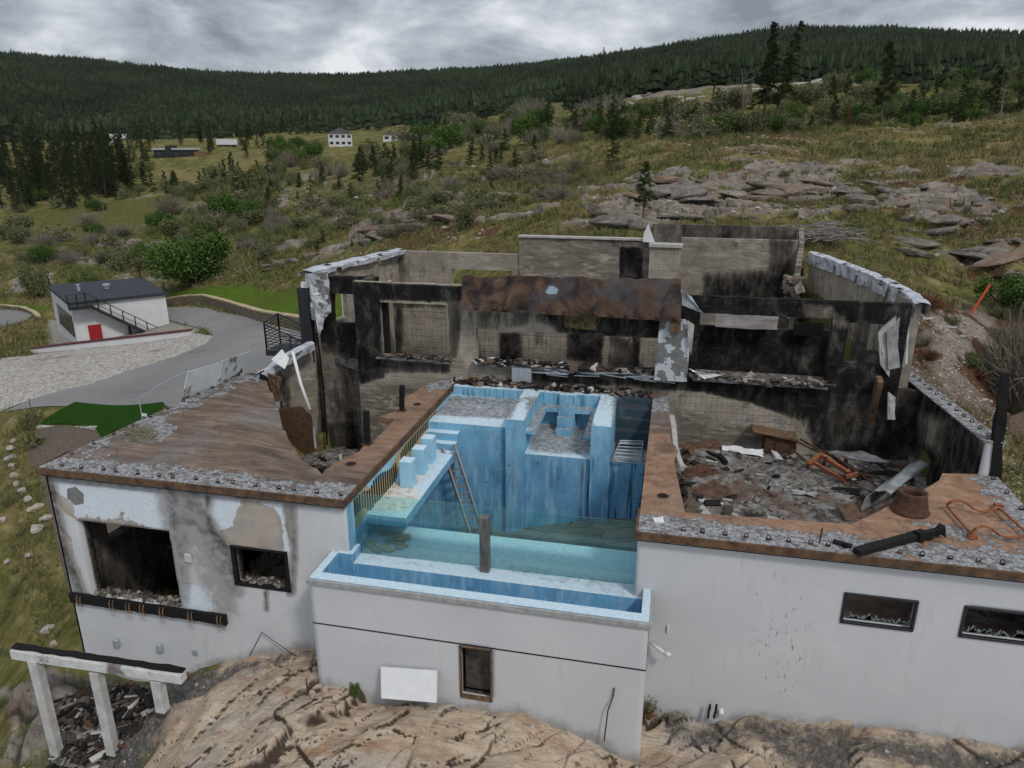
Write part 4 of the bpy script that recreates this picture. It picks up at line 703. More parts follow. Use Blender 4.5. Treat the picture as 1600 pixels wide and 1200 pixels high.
Fg=pxm([([(540,440),(760,440),(760,600),(560,600)],.5,10),([(740,560),(1080,575),(1080,600),(740,600)],.55,10),([(1060,440),(1440,450),(1440,720),(1060,640)],1,10)],10)
Fp=pxm([([(1290,610),(1360,615),(1370,690),(1290,690)],.5,10),([(1120,640),(1260,655),(1270,690),(1060,650)],.5,10),([(1060,615),(1110,620),(1180,640),(1160,655),(1060,640)],.42,8)],10)
Frg=pxm([([(560,600),(705,605),(700,700),(560,700)],1,12),([(1060,640),(1260,690),(1060,700)],.9,10),([(1290,620),(1400,600),(1400,720),(1270,700)],.9,10)],10)
upper=IW('upper_front_wall',(FX0,28),(FX1,28),-4.6,3.9,.32,inn,house,hol(FX0,(-11.8,-8.85,.75,3.06),(-7.65,-.3,.75,2.15),(1.1,5.8,.7,3.22),(6.35,7.85,1.6,3.12)),cell=.11,soot=lambda P:np.minimum(1.15,np.maximum(Fs(P),.12))-.55*Fp(P)*(P[:,0]>1)-.95*sm(sdpoly(*proj(P),[(1058,612),(1100,618),(1190,640),(1250,672),(1060,700)]),-12,10)-.5*sm(sdpoly(*proj(P),[(1255,474),(1300,478),(1345,520),(1310,512),(1260,496)]),-6,6),grid=Fg,rough=Frg,plaster=lambda P:Fp(P)*.8,jag=.06,holejag=.05,disp=.02)
IW('upper_front_wall',(FX1,28.05),(9.25,28.05),-4.6,.9,.3,inn,house,soot=.9,grid=.6,jag=.4)
# window sills with burnt aluminium
for (a,b_,z,lab) in ((-11.95,-8.7,.72,0),(-7.7,-.35,.72,1),(1.0,5.9,.66,2)):
    s=MB(); s.bar((a,27.86,z),(b_,27.86,z-.02),.3,.07,seg=14,jit=.012); s=s.build('window_sill',simple('burnt_sill_metal',(.16,.17,.18),.6,.6,4,c2=(.03,.03,.03)),house)
    c=chunks(int((b_-a)*70),(a,b_,27.75,28.25,z+.03,z+.12),.03,.3 if lab else .16,int(z*99)+lab,flat=.35,long=3.5); c.build('sill_debris',MT['frag2'] if lab==2 else MT['frag'],s)
if 1:
    s=MB(); random.seed(8)
    for k in range(16):
        x=random.uniform(-6,-.6); z=.62+random.uniform(-.12,.1); s.bar((x,27.7,z),(x+random.uniform(.5,1.6),27.66+random.uniform(-.05,.08),z+random.uniform(-.12,.1)),.05,.03)
    s.bb(-6.1,-5.3,27.7,27.95,.1,.7); s.build('hanging_frame_piece',MT['galv'],house)
# recessed wall at the left, with its window, and the side wall that joins it
Rs=pxm([([(490,430),(600,430),(600,520),(490,540),(480,470)],1.05,8),([(495,510),(560,510),(560,560),(500,550)],.9,14),([(500,560),(560,560),(560,700),(500,700)],.42,20),([(500,660),(560,660),(560,710),(500,710)],.8,14)],8)
IW('recessed_wall',(-15.5,29.8),(-12.6,29.8),-4.6,3.75,.3,inn,house,[(.72,1.78,1.6,2.95)],soot=Rs,rough=.8,grid=.2,jag=.05)
IW('recessed_wall',(-12.62,29.8),(-12.62,28.32),-4.6,3.8,.28,inn,house,soot=.8,side=-1)
IW('lower_side_wall',(-17.3,27.4),(-15.5,29.8),-4.6,.7,.35,inn,house,[(.35,.95,-2.7,-1.7)],side=1,soot=pxm([([(405,560),(440,570),(470,640),(470,705),(430,660),(405,600)],.5,12),([(495,530),(520,530),(520,700),(500,700)],.9,10)],10),rough=.5,top=lambda u:.0+.25*u,jag=.5,cell=.1)
IW('lower_side_wall',(-17.75,16.95+.35),(-17.35,27.4),-7.5,-.22,.45,inn,house,[(.9,2.4,-3.3,-1.9)],side=1,soot=.75,rough=.6)
panel('outer_side_wall',(X0,27.4),(X0,16.9),-8,-.2,.06,MT['facade'],house,[(7.2,8.9,-3.4,-1.9)],att={'soot':const(.25),'peel':const(.3),'isl':const(.5)},cell=.25)
# interior partitions of the lower floor and floors
IW('partition',(-17.6,20.5),(-8.8,20.5),-7.3,-1.0,.2,inn,house,soot=.93,rough=.5,cell=.3)
IW('partition',(-13.6,17.3),(-13.6,20.5),-7.3,-.24,.15,inn,house,soot=.95,rough=.5,cell=.3)
gslab('lower_floor',[(-17.8,17.3),(-13.6,17.3),(-13.6,20.4),(-17.6,20.4)],-7.2,.2,MT['char'],house,1.)
gslab('lower_floor',[(-13.5,17.3),(-8.9,17.3),(-8.9,28.2),(-12.7,28.3),(-12.7,29.9),(-15.6,29.9),(-17.6,27.3),(-17.6,20.5),(-13.5,20.5)],-4.55,.3,MT['rubble'],house,1.)
gslab('burnt_room_floor',[(-.1,17.2),(9.5,17.2),(9.3,28.1),(.1,28.1)],-2.1,.3,MT['rubble'],house,1.)
gslab('upper_floor',[(-12.6,28.4),(-15.2,30),(-13.8,36.2),(-7.4,36.2),(-1.3,43.7),(6.3,43.7),(6.4,39),(8.3,31),(8.3,28.35)],-.02,.25,MT['rubble'],house,2.)
IW('pool_side_wall',(.12,27.9),(.12,18.0),-4.6,-.3,.3,inn,house,side=-1,soot=.75,rough=1,disp=.08,cell=.2)
IW('pool_side_wall',(-8.75,17.35),(-8.75,27.9),-4.6,-.25,.2,inn,house,side=-1,soot=.5,rough=1,disp=.06,cell=.25)
# right side wall with rail anchors on its top
Gs=pxm([([(1395,560),(1530,680),(1545,760),(1400,700)],.9,16),([(1400,560),(1440,600),(1445,700),(1400,700)],1,16),([(1480,640),(1540,690),(1530,740),(1480,720)],.5,16),([(1445,690),(1500,700),(1490,760),(1440,770)],.85,14)],12)
sw=IW('side_wall',(9.1,31.5),(9.25,22.25),-3.5,1.05,.38,inn,house,[(3.9,5.5,-2.25,-1.15)],side=1,soot=lambda P:Gs(P)-.45*sm(sdpoly(*proj(P),[(1432,640),(1480,660),(1470,710),(1440,690)]),-14,12),grid=.75,rough=.35,top=lambda u:.52+.057*u,jag=.1,holejag=.25,plaster=pxm([([(1436,645),(1480,668),(1470,715),(1440,690)],.35,12)],10))
gslab('wall_cap',[(9.0,31.4),(9.62,31.4),(9.72,22.2),(9.12,22.2)],.0,.05,MT['deck'],house,.15,{'flake':const(.75),'orange':const(0),'soot':const(0),'yellow':const(0)})
cap=[o for o in house.children if o.name.startswith('wall_cap')][0]
for v in cap.data.vertices: v.co.z+=.58+.055*(31.5-v.co.y)+.03*random.random()
for k in range(13): y=30.6-k*.66; anchor(9.42,y,.6+.055*(31.5-y),k)
panel('side_wall_end',(9.2,22.24),(9.68,22.24),-.2,1.1,.05,MT['facade'],house,att={'soot':const(0),'peel':const(0)})
panel('outer_side_wall',(X1+.02,16.95),(X1+.02,22.3),-6.6,-.2,.3,MT['facade'],house,att={'soot':const(0),'peel':const(0)},cell=.4); panel('outer_side_wall',(9.66,22.3),(9.5,31.5),-5,1.0,.06,MT['facade'],house,[(3.8,5.4,-2.2,-1.2)],att={'soot':const(.3),'peel':const(0)},cell=.4,top=lambda u:1.02-.055*u)
# partitions seen through the upper openings
IW('partition',(-12.3,30.7),(-.1,30.7),-.05,3.25,.2,inn,house,cell=.13,grid=.9,soot=lambda P:np.maximum(.3,pxm([([(610,465),(705,465),(705,480),(612,480)],.75,6),([(618,470),(628,470),(628,560),(618,560)],.8,4),([(780,520),(815,520),(815,570),(782,572)],.98,5),([(890,500),(945,520),(940,572),(885,560)],.95,10),([(950,520),(1000,540),(995,575),(950,575)],.7,10),([(988,525),(998,525),(998,575),(988,575)],1.1,3)],6)(P)),rough=.3,plaster=pxm([([(840,520),(895,495),(925,530),(900,570),(870,572),(828,572)],.42,10),([(930,500),(960,520),(975,560),(930,560)],.42,8),([(815,525),(880,530),(880,570),(820,570)],.35,8)],8))
IW('partition',(-11.95,28.35),(-12.2,30.6),-.05,3.5,.15,inn,house,side=1,soot=.05,grid=.1,rough=.1)
MB().bb(-11.86,-11.6,28.33,28.6,.75,3.05).build('door_post',MT['char'],house)
IW('partition',(.75,31.5),(6.6,31.5),-.05,1.92,.2,inn,house,soot=1.0,grid=1,rough=.2,plaster=pxm([([(1090,555),(1112,555),(1112,572),(1090,572)],.5,5),([(1215,545),(1230,545),(1230,570),(1215,570)],.42,5)],5))
IW('partition',(7.1,30.4),(8.5,30.0),-.05,3.2,.15,inn,house,[(.55,1.15,1.55,3.)],soot=.55,rough=.4,plaster=.2)
# back walls
b1a=Yp(610,397,36.4);b1b=Yp(812,397,36.4)
oa=Yp(706,420,36.4);ob=Yp(800,455,36.4)
IW('back_wall',(-14.2,36.4),(b1b[0],36.4),-1,3.95,.3,inn,house,[(oa[0]+14.2,ob[0]+14.2,1.0,oa[2])],rough=.35,grid=.12,soot=pxm([([(600,396),(640,396),(640,450),(610,450)],.45,14),([(640,405),(700,410),(700,430),(650,440)],.32,16)],12),plaster=.22)
IW('back_wall',(b1b[0],36.3),(.15,36.3),-1,4.83,.32,inn,house,rough=.9,grid=.25,soot=pxm([([(968,388),(1004,388),(1004,440),(968,440)],1.1,3),([(1020,375),(1062,378),(1040,390)],.3,8),([(940,372),(1000,376),(1000,392),(960,390)],.4,7),([(810,372),(1000,372),(1000,380),(812,378)],.3,5)],6),top=lambda u:4.83-.015*u)  # the hard black rectangle in the mask paints the shade of a doorway recess
IW('back_wall',(-1.15,35.7),(.3,35.7),-1,4.62,.3,inn,house,grid=.5,rough=.05,soot=.05,plaster=.3)
MB().bb(-1.2,.36,35.6,36.3,4.62,4.76).build('wall_cap',MT['concrete'],house)
c=MB(); c.bb(b1b[0]-.06,-1.2,36.2,36.7,4.84,4.92); c.build('wall_cap',MT['concrete'],house)
IW('back_room_wall',(.3,40),(6.1,40),-1,4.58,.25,inn,house,rough=.55,grid=.15,soot=pxm([([(1205,375),(1240,378),(1235,470),(1200,440)],.75,16),([(1100,430),(1230,425),(1230,470),(1100,470)],.85,14),([(1110,375),(1240,378),(1240,390),(1110,385)],.35,8)],12),disp=.05,plaster=.2)
IW('back_room_wall',(-1.35,43.9),(6.6,43.9),1,4.85,.3,inn,house,soot=.62,rough=.5)
IW('back_room_wall',(6.65,43.9),(6.15,39.9),1,4.85,.25,inn,house,side=1,soot=.5,rough=.3,top=lambda u:4.85-.1*u)
IW('back_room_wall',(6.15,39.9),(5.75,37.6),-1,4.4,.25,inn,house,[(.35,.95,2.4,3.75)],side=1,soot=.35,rough=.5,top=lambda u:4.4-.1*u-max(0,u-1.1)*1.3,jag=.35)
# left outer wall of the upper floor and its crumpled parapet flashing
IW('upper_outer_wall',(-15.5,29.7),(-14.1,36.4),-1,3.85,.3,inn,house,[(1.2,2.3,1.4,3.1),(3.4,4.6,1.8,3.1)],side=1,soot=.25,rough=.4,plaster=.2)
panel('upper_outer_wall',(-14.45,36.5),(-15.86,29.6),-3.4,3.85,.05,MT['whitewall'],house,[(2.3,3.5,1.8,3.1),(4.6,5.7,1.4,3.1)])
IW('upper_outer_wall',(8.45,28.3),(8.35,31.5),-1,3.85,.3,inn,house,side=-1,soot=.35,rough=.2,plaster=.3)
curve=[(8.5,28.2),(8.48,30.2),(8.3,32.3),(7.95,34.4),(7.45,36.6),(6.65,39.2)]
for i in range(1,len(curve)-1): IW('parapet_wall',curve[i],curve[i+1],-1,3.85,.28,inn,house,side=-1,soot=.28 if i>1 else .5,rough=.12,grid=.1,plaster=.25,cell=.2)
def flashing(name,pts,w,h,seed,parent,m=None,seg=5):
    """crumpled sheet-metal parapet cap: a bent strip with buckles"""
    random.seed(seed); pr=[(-w/2,-h),(-w/2,-h*.4),(-w/2,0),(-w*.2,.05),(w*.2,.05),(w/2,0),(w/2,-h*.4),(w/2,-h)]; V_=[];F_=[]; n=0; P=[Vector(p) for p in pts]; fine=[]
    for a,b in zip(P[:-1],P[1:]):
        k=max(2,int((b-a).length/.28)); fine+=[a.lerp(b,i/k) for i in range(k)]
    fine.append(P[-1])
    for i,c in enumerate(fine):
        d=(fine[min(i+1,len(fine)-1)]-fine[max(0,i-1)]); d.z=0; d.normalize(); s=Vector((d.y,-d.x,0)); bk=.25*(float(fbm(i*.4,seed,3,seed))-.5); tw=.3*(float(fbm(i*.55,seed+3,3,seed))-.5)
        for x,z in pr: V_.append(c+s*(x+random.uniform(-.02,.02)+bk*.7)+Vector((0,0,z+random.uniform(-.02,.02)+tw*x)))
    m_=len(pr)
    for i in range(len(fine)-1):
        for j in range(m_-1): 
            if random.random()<.93: F_.append((i*m_+j,i*m_+j+1,(i+1)*m_+j+1,(i+1)*m_+j))
    return mkobj(name,V_,F_,m or MT['flash'],parent)
flashing('parapet_flashing',[(-15.75,29.4,3.95),(-15.2,32,3.98),(-14.6,34.4,3.98),(-14.0,36.5,4.02)],.75,.22,3,house)
flashing('parapet_flashing',[(8.75,28.0,3.9),(8.7,30.2,4.0),(8.5,32.3,4.02),(8.12,34.4,4.02),(7.6,36.6,4.05),(6.75,39.3,4.1)],.5,.55,4,house)
def crumple(name,corners,m,parent,seed,n=8,amp=.08,th=.02,label=None):
    """sheet between four corners with buckles"""
    random.seed(seed); a,b,c,d=[Vector(p) for p in corners]; V_=[];F_=[]; no=(b-a).cross(d-a).normalized()
    for i in range(n+1):
        for j in range(n+1):
            s,t=i/n,j/n; p=(a*(1-s)+b*s)*(1-t)+(d*(1-s)+c*s)*t; V_.append(p+no*amp*2*(float(fbm(s*3+seed,t*3,3,seed))-.5)+(a-p).normalized()*random.uniform(-.3,.3)*amp*(1 if i in (0,n) or j in (0,n) else .2))
    N_=len(V_); V_+= [v+no*th for v in V_]; q=n+1
    for i in range(n):
        for j in range(n): F_.append((i*q+j,(i+1)*q+j,(i+1)*q+j+1,i*q+j+1)); F_.append((N_+i*q+j,N_+i*q+j+1,N_+(i+1)*q+j+1,N_+(i+1)*q+j))
    for i in range(n): F_+= [(i*q,N_+i*q,N_+(i+1)*q,(i+1)*q),(i*q+n,(i+1)*q+n,N_+(i+1)*q+n,N_+i*q+n),(i,i+1,N_+i+1,N_+i),(n*q+i,N_+n*q+i,N_+n*q+i+1,n*q+i+1)]
    return mkobj(name,V_,F_,m,parent)
# torn corner cladding of the left wing
def qd(Y,*p): return [tuple(Yp(a,b,Y)) for a,b in p]
crumple('torn_cladding',qd(29.3,(480,428),(512,425),(518,490),(488,500)),MT['flakepanel'],house,5,amp=.22,th=.05)
crumple('torn_cladding',qd(29.2,(484,455),(514,462),(507,500),(500,525)),MT['flash'],house,6,amp=.2,th=.04)
MB().bb(-16.25,-15.7,29.45,29.75,-.2,3.2).build('corner_post',MT['black_metal'],house)
crumple('torn_cladding',qd(29.55,(470,440),(482,440),(486,478),(472,470)),MT['white'],house,7,amp=.05,th=.04)
MB().tube([tuple(Yp(494,520,29.4)),tuple(Yp(501,560,29.3)),tuple(Yp(508,640,29.3)),tuple(Yp(511,695,29.2))],.045,7).build('downpipe',MT['char'],house)
# hanging wall slab at the right corner, and broken steel
crumple('broken_wall_slab',[tuple(Yp(1385,520,27.8)),tuple(Yp(1418,482,28.1)),tuple(Yp(1415,572,28.1)),tuple(Yp(1388,578,27.8))],simple('streaked_grey_stucco',(.30,.30,.30),.8,.4,2,c2=(.12,.12,.12)),house,9,amp=.06,th=.12)
crumple('broken_wall_slab',[tuple(Yp(1372,520,27.85)),tuple(Yp(1400,494,27.9)),tuple(Yp(1390,590,27.9)),tuple(Yp(1376,570,27.85))],MT['concrete'],house,10,amp=.06,th=.1)
MB().bar(tuple(Yp(1419,478,28.2)),tuple(Yp(1415,568,28.2)),.09).build('corner_bead',MT['white'],house)
chunks(40,(5.3,6.1,37.4,38.6,1,3),.2,.8,12,flat=.8).build('broken_wall_chunk',MT['stonefrag'],house)
# fallen, scorched roof plate over the middle opening
n=40; V_=[];F_=[]
pa=Yp(722,484,27.3);pb=Yp(1064,502,27.3);pc=Yp(1064,436,27.85);pd=Yp(722,430,27.85)
pa,pb,pc,pd=[Vector(p) for p in (pa,pb,pc,pd)]; nx,ny=110,14
for j in range(ny+1):
    for i in range(nx+1):
        s,t=i/nx,j/ny; p=(pa*(1-s)+pb*s)*(1-t)+(pd*(1-s)+pc*s)*t; e=fbm(s*11+2,0.,4,3)-.5
        if j==ny: p=p+Vector((0,0,.30*float(e)-(.25*math.exp(-((s-.12)/.06)**2))))
        if j==0: p=p+Vector((0,0,.07*float(fbm(s*14,5.,4,9)-.5)+.30*math.exp(-((s-.29)/.025)**4)))
        V_.append(p+Vector((0,-.05*float(fbm(s*8,t*2,4,4)),0)))
for j in range(ny):
    for i in range(nx): q=j*(nx+1)+i; F_.append((q,q+1,q+nx+2,q+nx+1))
N_=len(V_); V_+= [v+Vector((0,.09,.02)) for v in V_]; F_+= [tuple(i+N_ for i in f[::-1]) for f in F_]
for i in range(nx): F_+= [(i,N_+i,N_+i+1,i+1),(ny*(nx+1)+i,ny*(nx+1)+i+1,N_+ny*(nx+1)+i+1,N_+ny*(nx+1)+i)]
F_+= [(j*(nx+1),(j+1)*(nx+1),N_+(j+1)*(nx+1),N_+j*(nx+1)) for j in range(ny)]+[(j*(nx+1)+nx,N_+j*(nx+1)+nx,N_+(j+1)*(nx+1)+nx,(j+1)*(nx+1)+nx) for j in range(ny)]
pl=mkobj('scorched_roof_plate',V_,F_,MT['plate'],house); setatt(pl,{'pale':lambda P:(lambda q:np.exp(-(((q[0]-862)/11)**2+((q[1]-454)/8)**2)))(proj(P))})
for px in (745,772,790,858,882,908,930,955,980,1003,1028,1055):
    p=Yp(px,484+(px-722)*.053-5,27.27); MB().lathe((0,0,0),[(.001,.05),(.06,.05),(.09,0)],8).build('bolt_head',MT['rust_dark'],pl,world=False); o=pl.children[-1] if pl.children else None
    for o in pl.children:
        if o.name.startswith('bolt_head') and not o.get('_s'): o.location=Vector(p)-house.location-pl.location; o.rotation_euler=(R(90),0,0); o['_s']=1
for o in pl.children:
    if '_s' in o: del o['_s']
    o.location=Vector(o.location)
# white flag of torn cladding, flaking panel on the pier
MB().prism([tuple(Yp(*p,36.1)) for p in ((1004,378),(1006,364),(1013,350),(1023,379))],(0,.06,0)).build('torn_cladding',MT['white'],house)
gp=MB().prism([tuple(Yp(*p,27.6)) for p in ((1031,500),(1071,500),(1080,516),(1073,597),(1022,594))],(0,.14,0)).build('flaking_panel',MT['flakepanel'],house)
MB().box(tuple(Yp(1056,510,27.5)),(.4,.25,.35),jit=.04).build('timber_block',MT['timber'],house)
crumple('torn_cladding',[tuple(Yp(1074,500,27.5)),tuple(Yp(1085,508,27.5)),tuple(Yp(1080,555,27.4)),tuple(Yp(1075,540,27.5))],MT['concrete'],house,11,n=5,amp=.06)
crumple('torn_cladding',[tuple(Yp(1064,452,27.7)),tuple(Yp(1080,464,27.6)),tuple(Yp(1099,490,27.5)),tuple(Yp(1066,476,27.7))],simple('bent_grey_sheet',(.30,.33,.34),.6,.3,3),house,12,n=6,amp=.1)
crumple('torn_cladding',[tuple(Yp(1076,575,27.4)),tuple(Yp(1082,580,27.4)),tuple(Yp(1128,586,27.5)),tuple(Yp(1100,592,27.4))],MT['white'],house,13,n=6,amp=.1)
MB().box(tuple(Yp(910,500,27.75)),(1.3,.25,.55),jit=.15).build('timber_block',simple('charred_foam',(.16,.12,.05),.9,.7,6,c2=(.015,.013,.012)),house)
MB().prism([tuple(Yp(*p,30.3)) for p in ((511,455),(524,456),(522,498),(512,500))],(0,.04,0)).build('door_leaf',MT['red'],house)
crumple('fallen_roof_piece',[tuple(Yp(1117,512,30.9)),tuple(Yp(1214,516,30.9)),tuple(Yp(1216,492,31.3)),tuple(Yp(1118,488,31.3))],simple('mottled_grey_slab',(.24,.225,.225),.9,.4,2,c2=(.13,.12,.11)),house,44,n=8,amp=.1,th=.06)
MB().box(tuple(Yp(1262,512,31.2)),(1.1,.3,.5),jit=.12).build('timber_block',MT['char'],house)
# ledge of rubble between pool and wall
gslab('rear_ledge',[(-8.7,27.05),(.12,27.05),(.12,28.0),(-8.9,28.0)],-.04,.3,MT['rubble'],house,.6)
chunks(260,(-8.5,0.1,27.25,27.95,-.02,.05),.05,.38,21,flat=.5,long=2).build('ledge_debris',MT['frag'],house)
# ================= pool (part of the house, with its own pieces) =================
pool=MB(); Pd=-4.6
pool.bb(-8.72,-8.43,16.95,27.3,Pd,-.225); pool.bb(-.43,-.14,17.3,27.3,Pd,-.245); pool.bb(-8.43,-.43,27.02,27.3,Pd,-.03)
pool.bb(-8.43,-5.46,23.94,27.02,Pd,-.4); pool.bb(-5.46,-4.8,23.74,27.02,Pd,0.0); pool.bb(-4.8,-2.41,23.94,27.02,Pd,-1.35); pool.bb(-2.41,-1.72,23.78,27.02,Pd,.0); pool.bb(-1.72,-.43,23.94,27.02,Pd,-1.35)
pool.bb(-8.43,-7.2,23.62,23.94,Pd,-.68); pool.bb(-8.43,-7.22,23.3,23.62,Pd,-.96)
pool.bb(-8.43,-.43,17.46,19.12,Pd,-2.0); pool.bb(-8.76,-.2,16.8,17.46,Pd,-2.0)
pool.bb(-4.8,-4.46,24.15,26.75,-.67,-.55); pool.bb(-2.72,-2.41,24.15,26.75,-.67,-.55); pool.bb(-4.8,-2.41,26.6,27.02,-.67,-.52)
for k in range(4): pool.bb(-4.0+.003*k,-3.35,26.85-.3*k,27.0-.3*k if k else 27.02,-1.35,-.02-.36*k)
for k,(y,z) in enumerate(((26.4,-.25),(26.05,-.55),(25.7,-.88))): pool.bb(-1.72,-.43,y,27.02 if k==0 else (26.4,26.05)[k-1],-1.35,z)
# spillway trough
pool.bb(-8.95,.0,15.83,16.8,-2.95,-2.75); pool.bb(-8.98,-8.76,15.83,17.2,-2.75,-1.752); pool.bb(-.2,.0,15.83,17.2,-2.75,-1.752); pool.bb(-8.98,.0,15.505,15.83,-1.858,-1.752); pool.bb(-8.7,-.25,15.81,15.832,-2.75,-1.858)
pool.bb(-8.76,-8.3,16.8,17.42,-2.0,-1.72); 
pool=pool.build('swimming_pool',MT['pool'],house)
pa_={'debris':pxm([([(695,618),(812,622),(800,655),(675,648)],.62,8),([(820,620),(930,620),(922,712),(826,706)],.55,10),([(960,615),(1020,615),(1015,722),(955,720)],.75,10),([(860,650),(925,660),(920,700),(870,690)],.85,10),([(780,878),(990,905),(985,935),(800,900)],.35,10),([(560,860),(700,880),(690,895),(560,872)],.3,10)],10),
 'streak':pxm([([(958,722),(1012,722),(1008,812),(955,815)],.95,5),([(908,718),(925,720),(925,815),(905,815)],.8,6),([(700,608),(1020,608),(1020,640),(700,628)],.55,6),([(860,720),(880,720),(880,760),(860,760)],.3,8)],6),
 'soot':pxm([([(962,612),(1022,612),(1016,705),(960,700)],.75,6),([(985,735),(1012,735),(1008,812),(990,812)],.4,8)],8),
 'pale':lambda P:np.maximum(sm(17.8-P[:,1],0,.3)*sm(P[:,1],16.79,16.85)*(P[:,2]>-2.3)*0,.75*sm(-8.36-P[:,0],-.04,.0)*sm(P[:,2],-1.5,-1.1)*(P[:,1]<27)*(P[:,1]>17.2)),
 'wht':lambda P:np.zeros(len(P))}
gridify(pool,.24,pa_)
bn=MB().bb(-8.43,-7.2,18.2,23.3,-1.5,-1.2).build('bench',MT['pool'],pool); gridify(bn,.2,{'wht':pxm([([(588,768),(602,755),(648,756),(652,775),(632,798),(585,795)],1.3,5),([(655,740),(668,742),(660,752),(650,750)],.8,3)],5),'debris':const(.15)})
for (a,b_) in (((623,721),(642,722)),((642.5,701.5),(656,702)),((657,684.7),(672.5,685.3))):
    p=Zp(*a,-.29);q=Zp(*b_,-.29); o=MB().bb(p[0],p[0]+.42,p[1],p[1]+.42,-1.2,-.29).build('pedestal',MT['pool'],pool,bev=.01); gridify(o,.15,{'pale':const(.75)})
lip=MB(); lip.bb(-9.04,.06,15.42,15.498,-1.9,-1.755); lip.bb(-9.04,-8.982,15.5,17.0,-1.9,-1.755); lip.bb(.002,.06,15.5,16.9,-1.9,-1.755); lip.build('trough_lip',MT['lip'],pool,bev=.01)
# silt on the pool floor
xs=np.linspace(-8.43,-.43,60);ys=np.linspace(19.1,23.96,36); X_,Y_=np.meshgrid(xs,ys,indexing='ij'); Z_=-4.62+1.15*sm(X_,-6.8,-.6)*(.75+.25*sm(Y_,19,22))+.22*(fbm(X_*.6,Y_*1.,5,3)-.5)
m=M_('cracked_silt',.8,.35); c=m.ramp(m.noise(.9,6,.6),[(.3,(.085,.10,.095)),(.7,(.17,.185,.165))]); vc=m.voro(.8,'DISTANCE_TO_EDGE',map=(.8,1.5,.1)); c=m.mix(m.step(m.math('ADD',vc,m.math('MULTIPLY',m.noise(3,5),.06)),.055,.03),c,(.02,.022,.022)); m.col(c); m.bump(m.noise(4,6),.4,.03)
mkobj('silt_bed',np.stack([X_,Y_,Z_],-1).reshape(-1,3),np.array([(i*36+j,(i+1)*36+j,(i+1)*36+j+1,i*36+j+1) for i in range(59) for j in range(35)]),m.m,pool,True)
# peeled strip along the left pool wall: foam showing through
pb=MB(); random.seed(2); 
def zt(y): return -.3
for k in range(44):
    y=17.35+k*.178
    if (y>20.6 and y<21.0): continue
    if y>24.9: break
    d=.62+.42*math.exp(-((y-19.4)/.9)**2)-.12*abs(math.sin(y*1.7))-.12*(y-17)*.3; d=max(.22,d)
    top=-.34-(.28*math.exp(-((y-20.3)/.8)**2)+.18*math.exp(-((y-18.4)/.3)**2)); pb.bb(-8.418,-8.405,y,y+.085,top-d,top)
pb.build('foam_gap_bar',MT['char'],pool)  # black bars painted in for the shaded gaps between the foam slats
pb=MB(); pb.prism([(-8.4285,y,z) for y,z in ((17.35,-.32),(18.3,-.32),(18.5,-.5),(19.2,-.62),(20.2,-.62),(20.7,-.32),(22.5,-.3),(24.9,-.3),(24.8,-.75),(23.5,-.95),(21.5,-1.0),(20.6,-1.05),(20,-1.2),(19.5,-1.65),(19.1,-1.6),(18.8,-1.15),(18.2,-1.15),(17.7,-1.3),(17.35,-1.2))],(.009,0,0)).build('exposed_foam',MT['yellow'],pool)
# glass weir and its post
g=MB().bb(-8.42,-.44,17.36,17.385,-1.995,-.09).build('glass_panel',MT['glass'],pool)
ps=MB(); ps.bb(-4.68,-4.42,17.12,17.34,-2.0,-.30); 
for k in range(4): ps.bb(-4.665+k*.07,-4.64+k*.07,17.105,17.12,-2.0,-.32)
ps.build('glass_post',MT['postmetal'],pool,bev=.008)
q=MB(); random.seed(9)
for k in range(16):
    x=random.uniform(-8.2,-6.9);y=random.uniform(17.6,18.9); s=random.uniform(.12,.38); q.prism([(x+s*math.cos(a)*random.uniform(.6,1),y+s*.7*math.sin(a)*random.uniform(.6,1),-1.985+k*.003) for a in (.2,1.4,2.6,3.8,5)],(0,0,.01))
q.build('fallen_plaster_flake',MT['tancon'],pool)
# ================= loose things on and around the house =================
def V3(p): return Vector(tuple(map(float,p)))
# ladder in the pool
A=V3(Zp(697,697,-.75)); 
def beamat(px,py,z): return V3(Zp(px,py,z))
lt=Vector((-7.45,23.05,-.95)); top=V3(Zp(700,697,-.95)); bot=V3(Zp(752,858,-4.35))
lad=empty('ladder',bot,'aluminium ladder leaning from the blue pool floor up to the bench and steps','ladder'); d=(top-bot); sv=Vector((1,0,0)); sv=(sv-d.normalized()*sv.dot(d.normalized())).normalized()*.23
for s in (-1,1): MB().bar(bot+sv*s,top+sv*s,.065,.12).build('rail',MT['alu'],lad)
n=int(d.length/.29)
for k in range(1,n): c=bot+d*(k/n); MB().bar(c-sv,c+sv,.06).build('rung',MT['alu'],lad)
# wire rack standing on the right pool platform
rk=empty('wire_rack',(-1.1,24.6,-1.35),'grey tubular metal rack lying on the right blue pool platform','rack')
p=[V3(Zp(*q)) for q in ((968,691,-1.2),(1005,692,-1.2),(1000,719,-1.12),(959,716,-1.12))]
MB().tube(p+[p[0]],.03,6).build('rack_frame',MT['galv'],rk)
for k in range(6): t=k/5; a=p[0].lerp(p[3],t);b=p[1].lerp(p[2],t); m=MB(); m.tube([a+Vector((0,0,.07)),b+Vector((0,0,.07))],.022,6); m.build('slat',MT['galv'],rk)
m=MB(); [m.bar(q,Vector((q.x,q.y,-1.35)),.035) for q in p]; m.build('rack_leg',MT['galv'],rk)
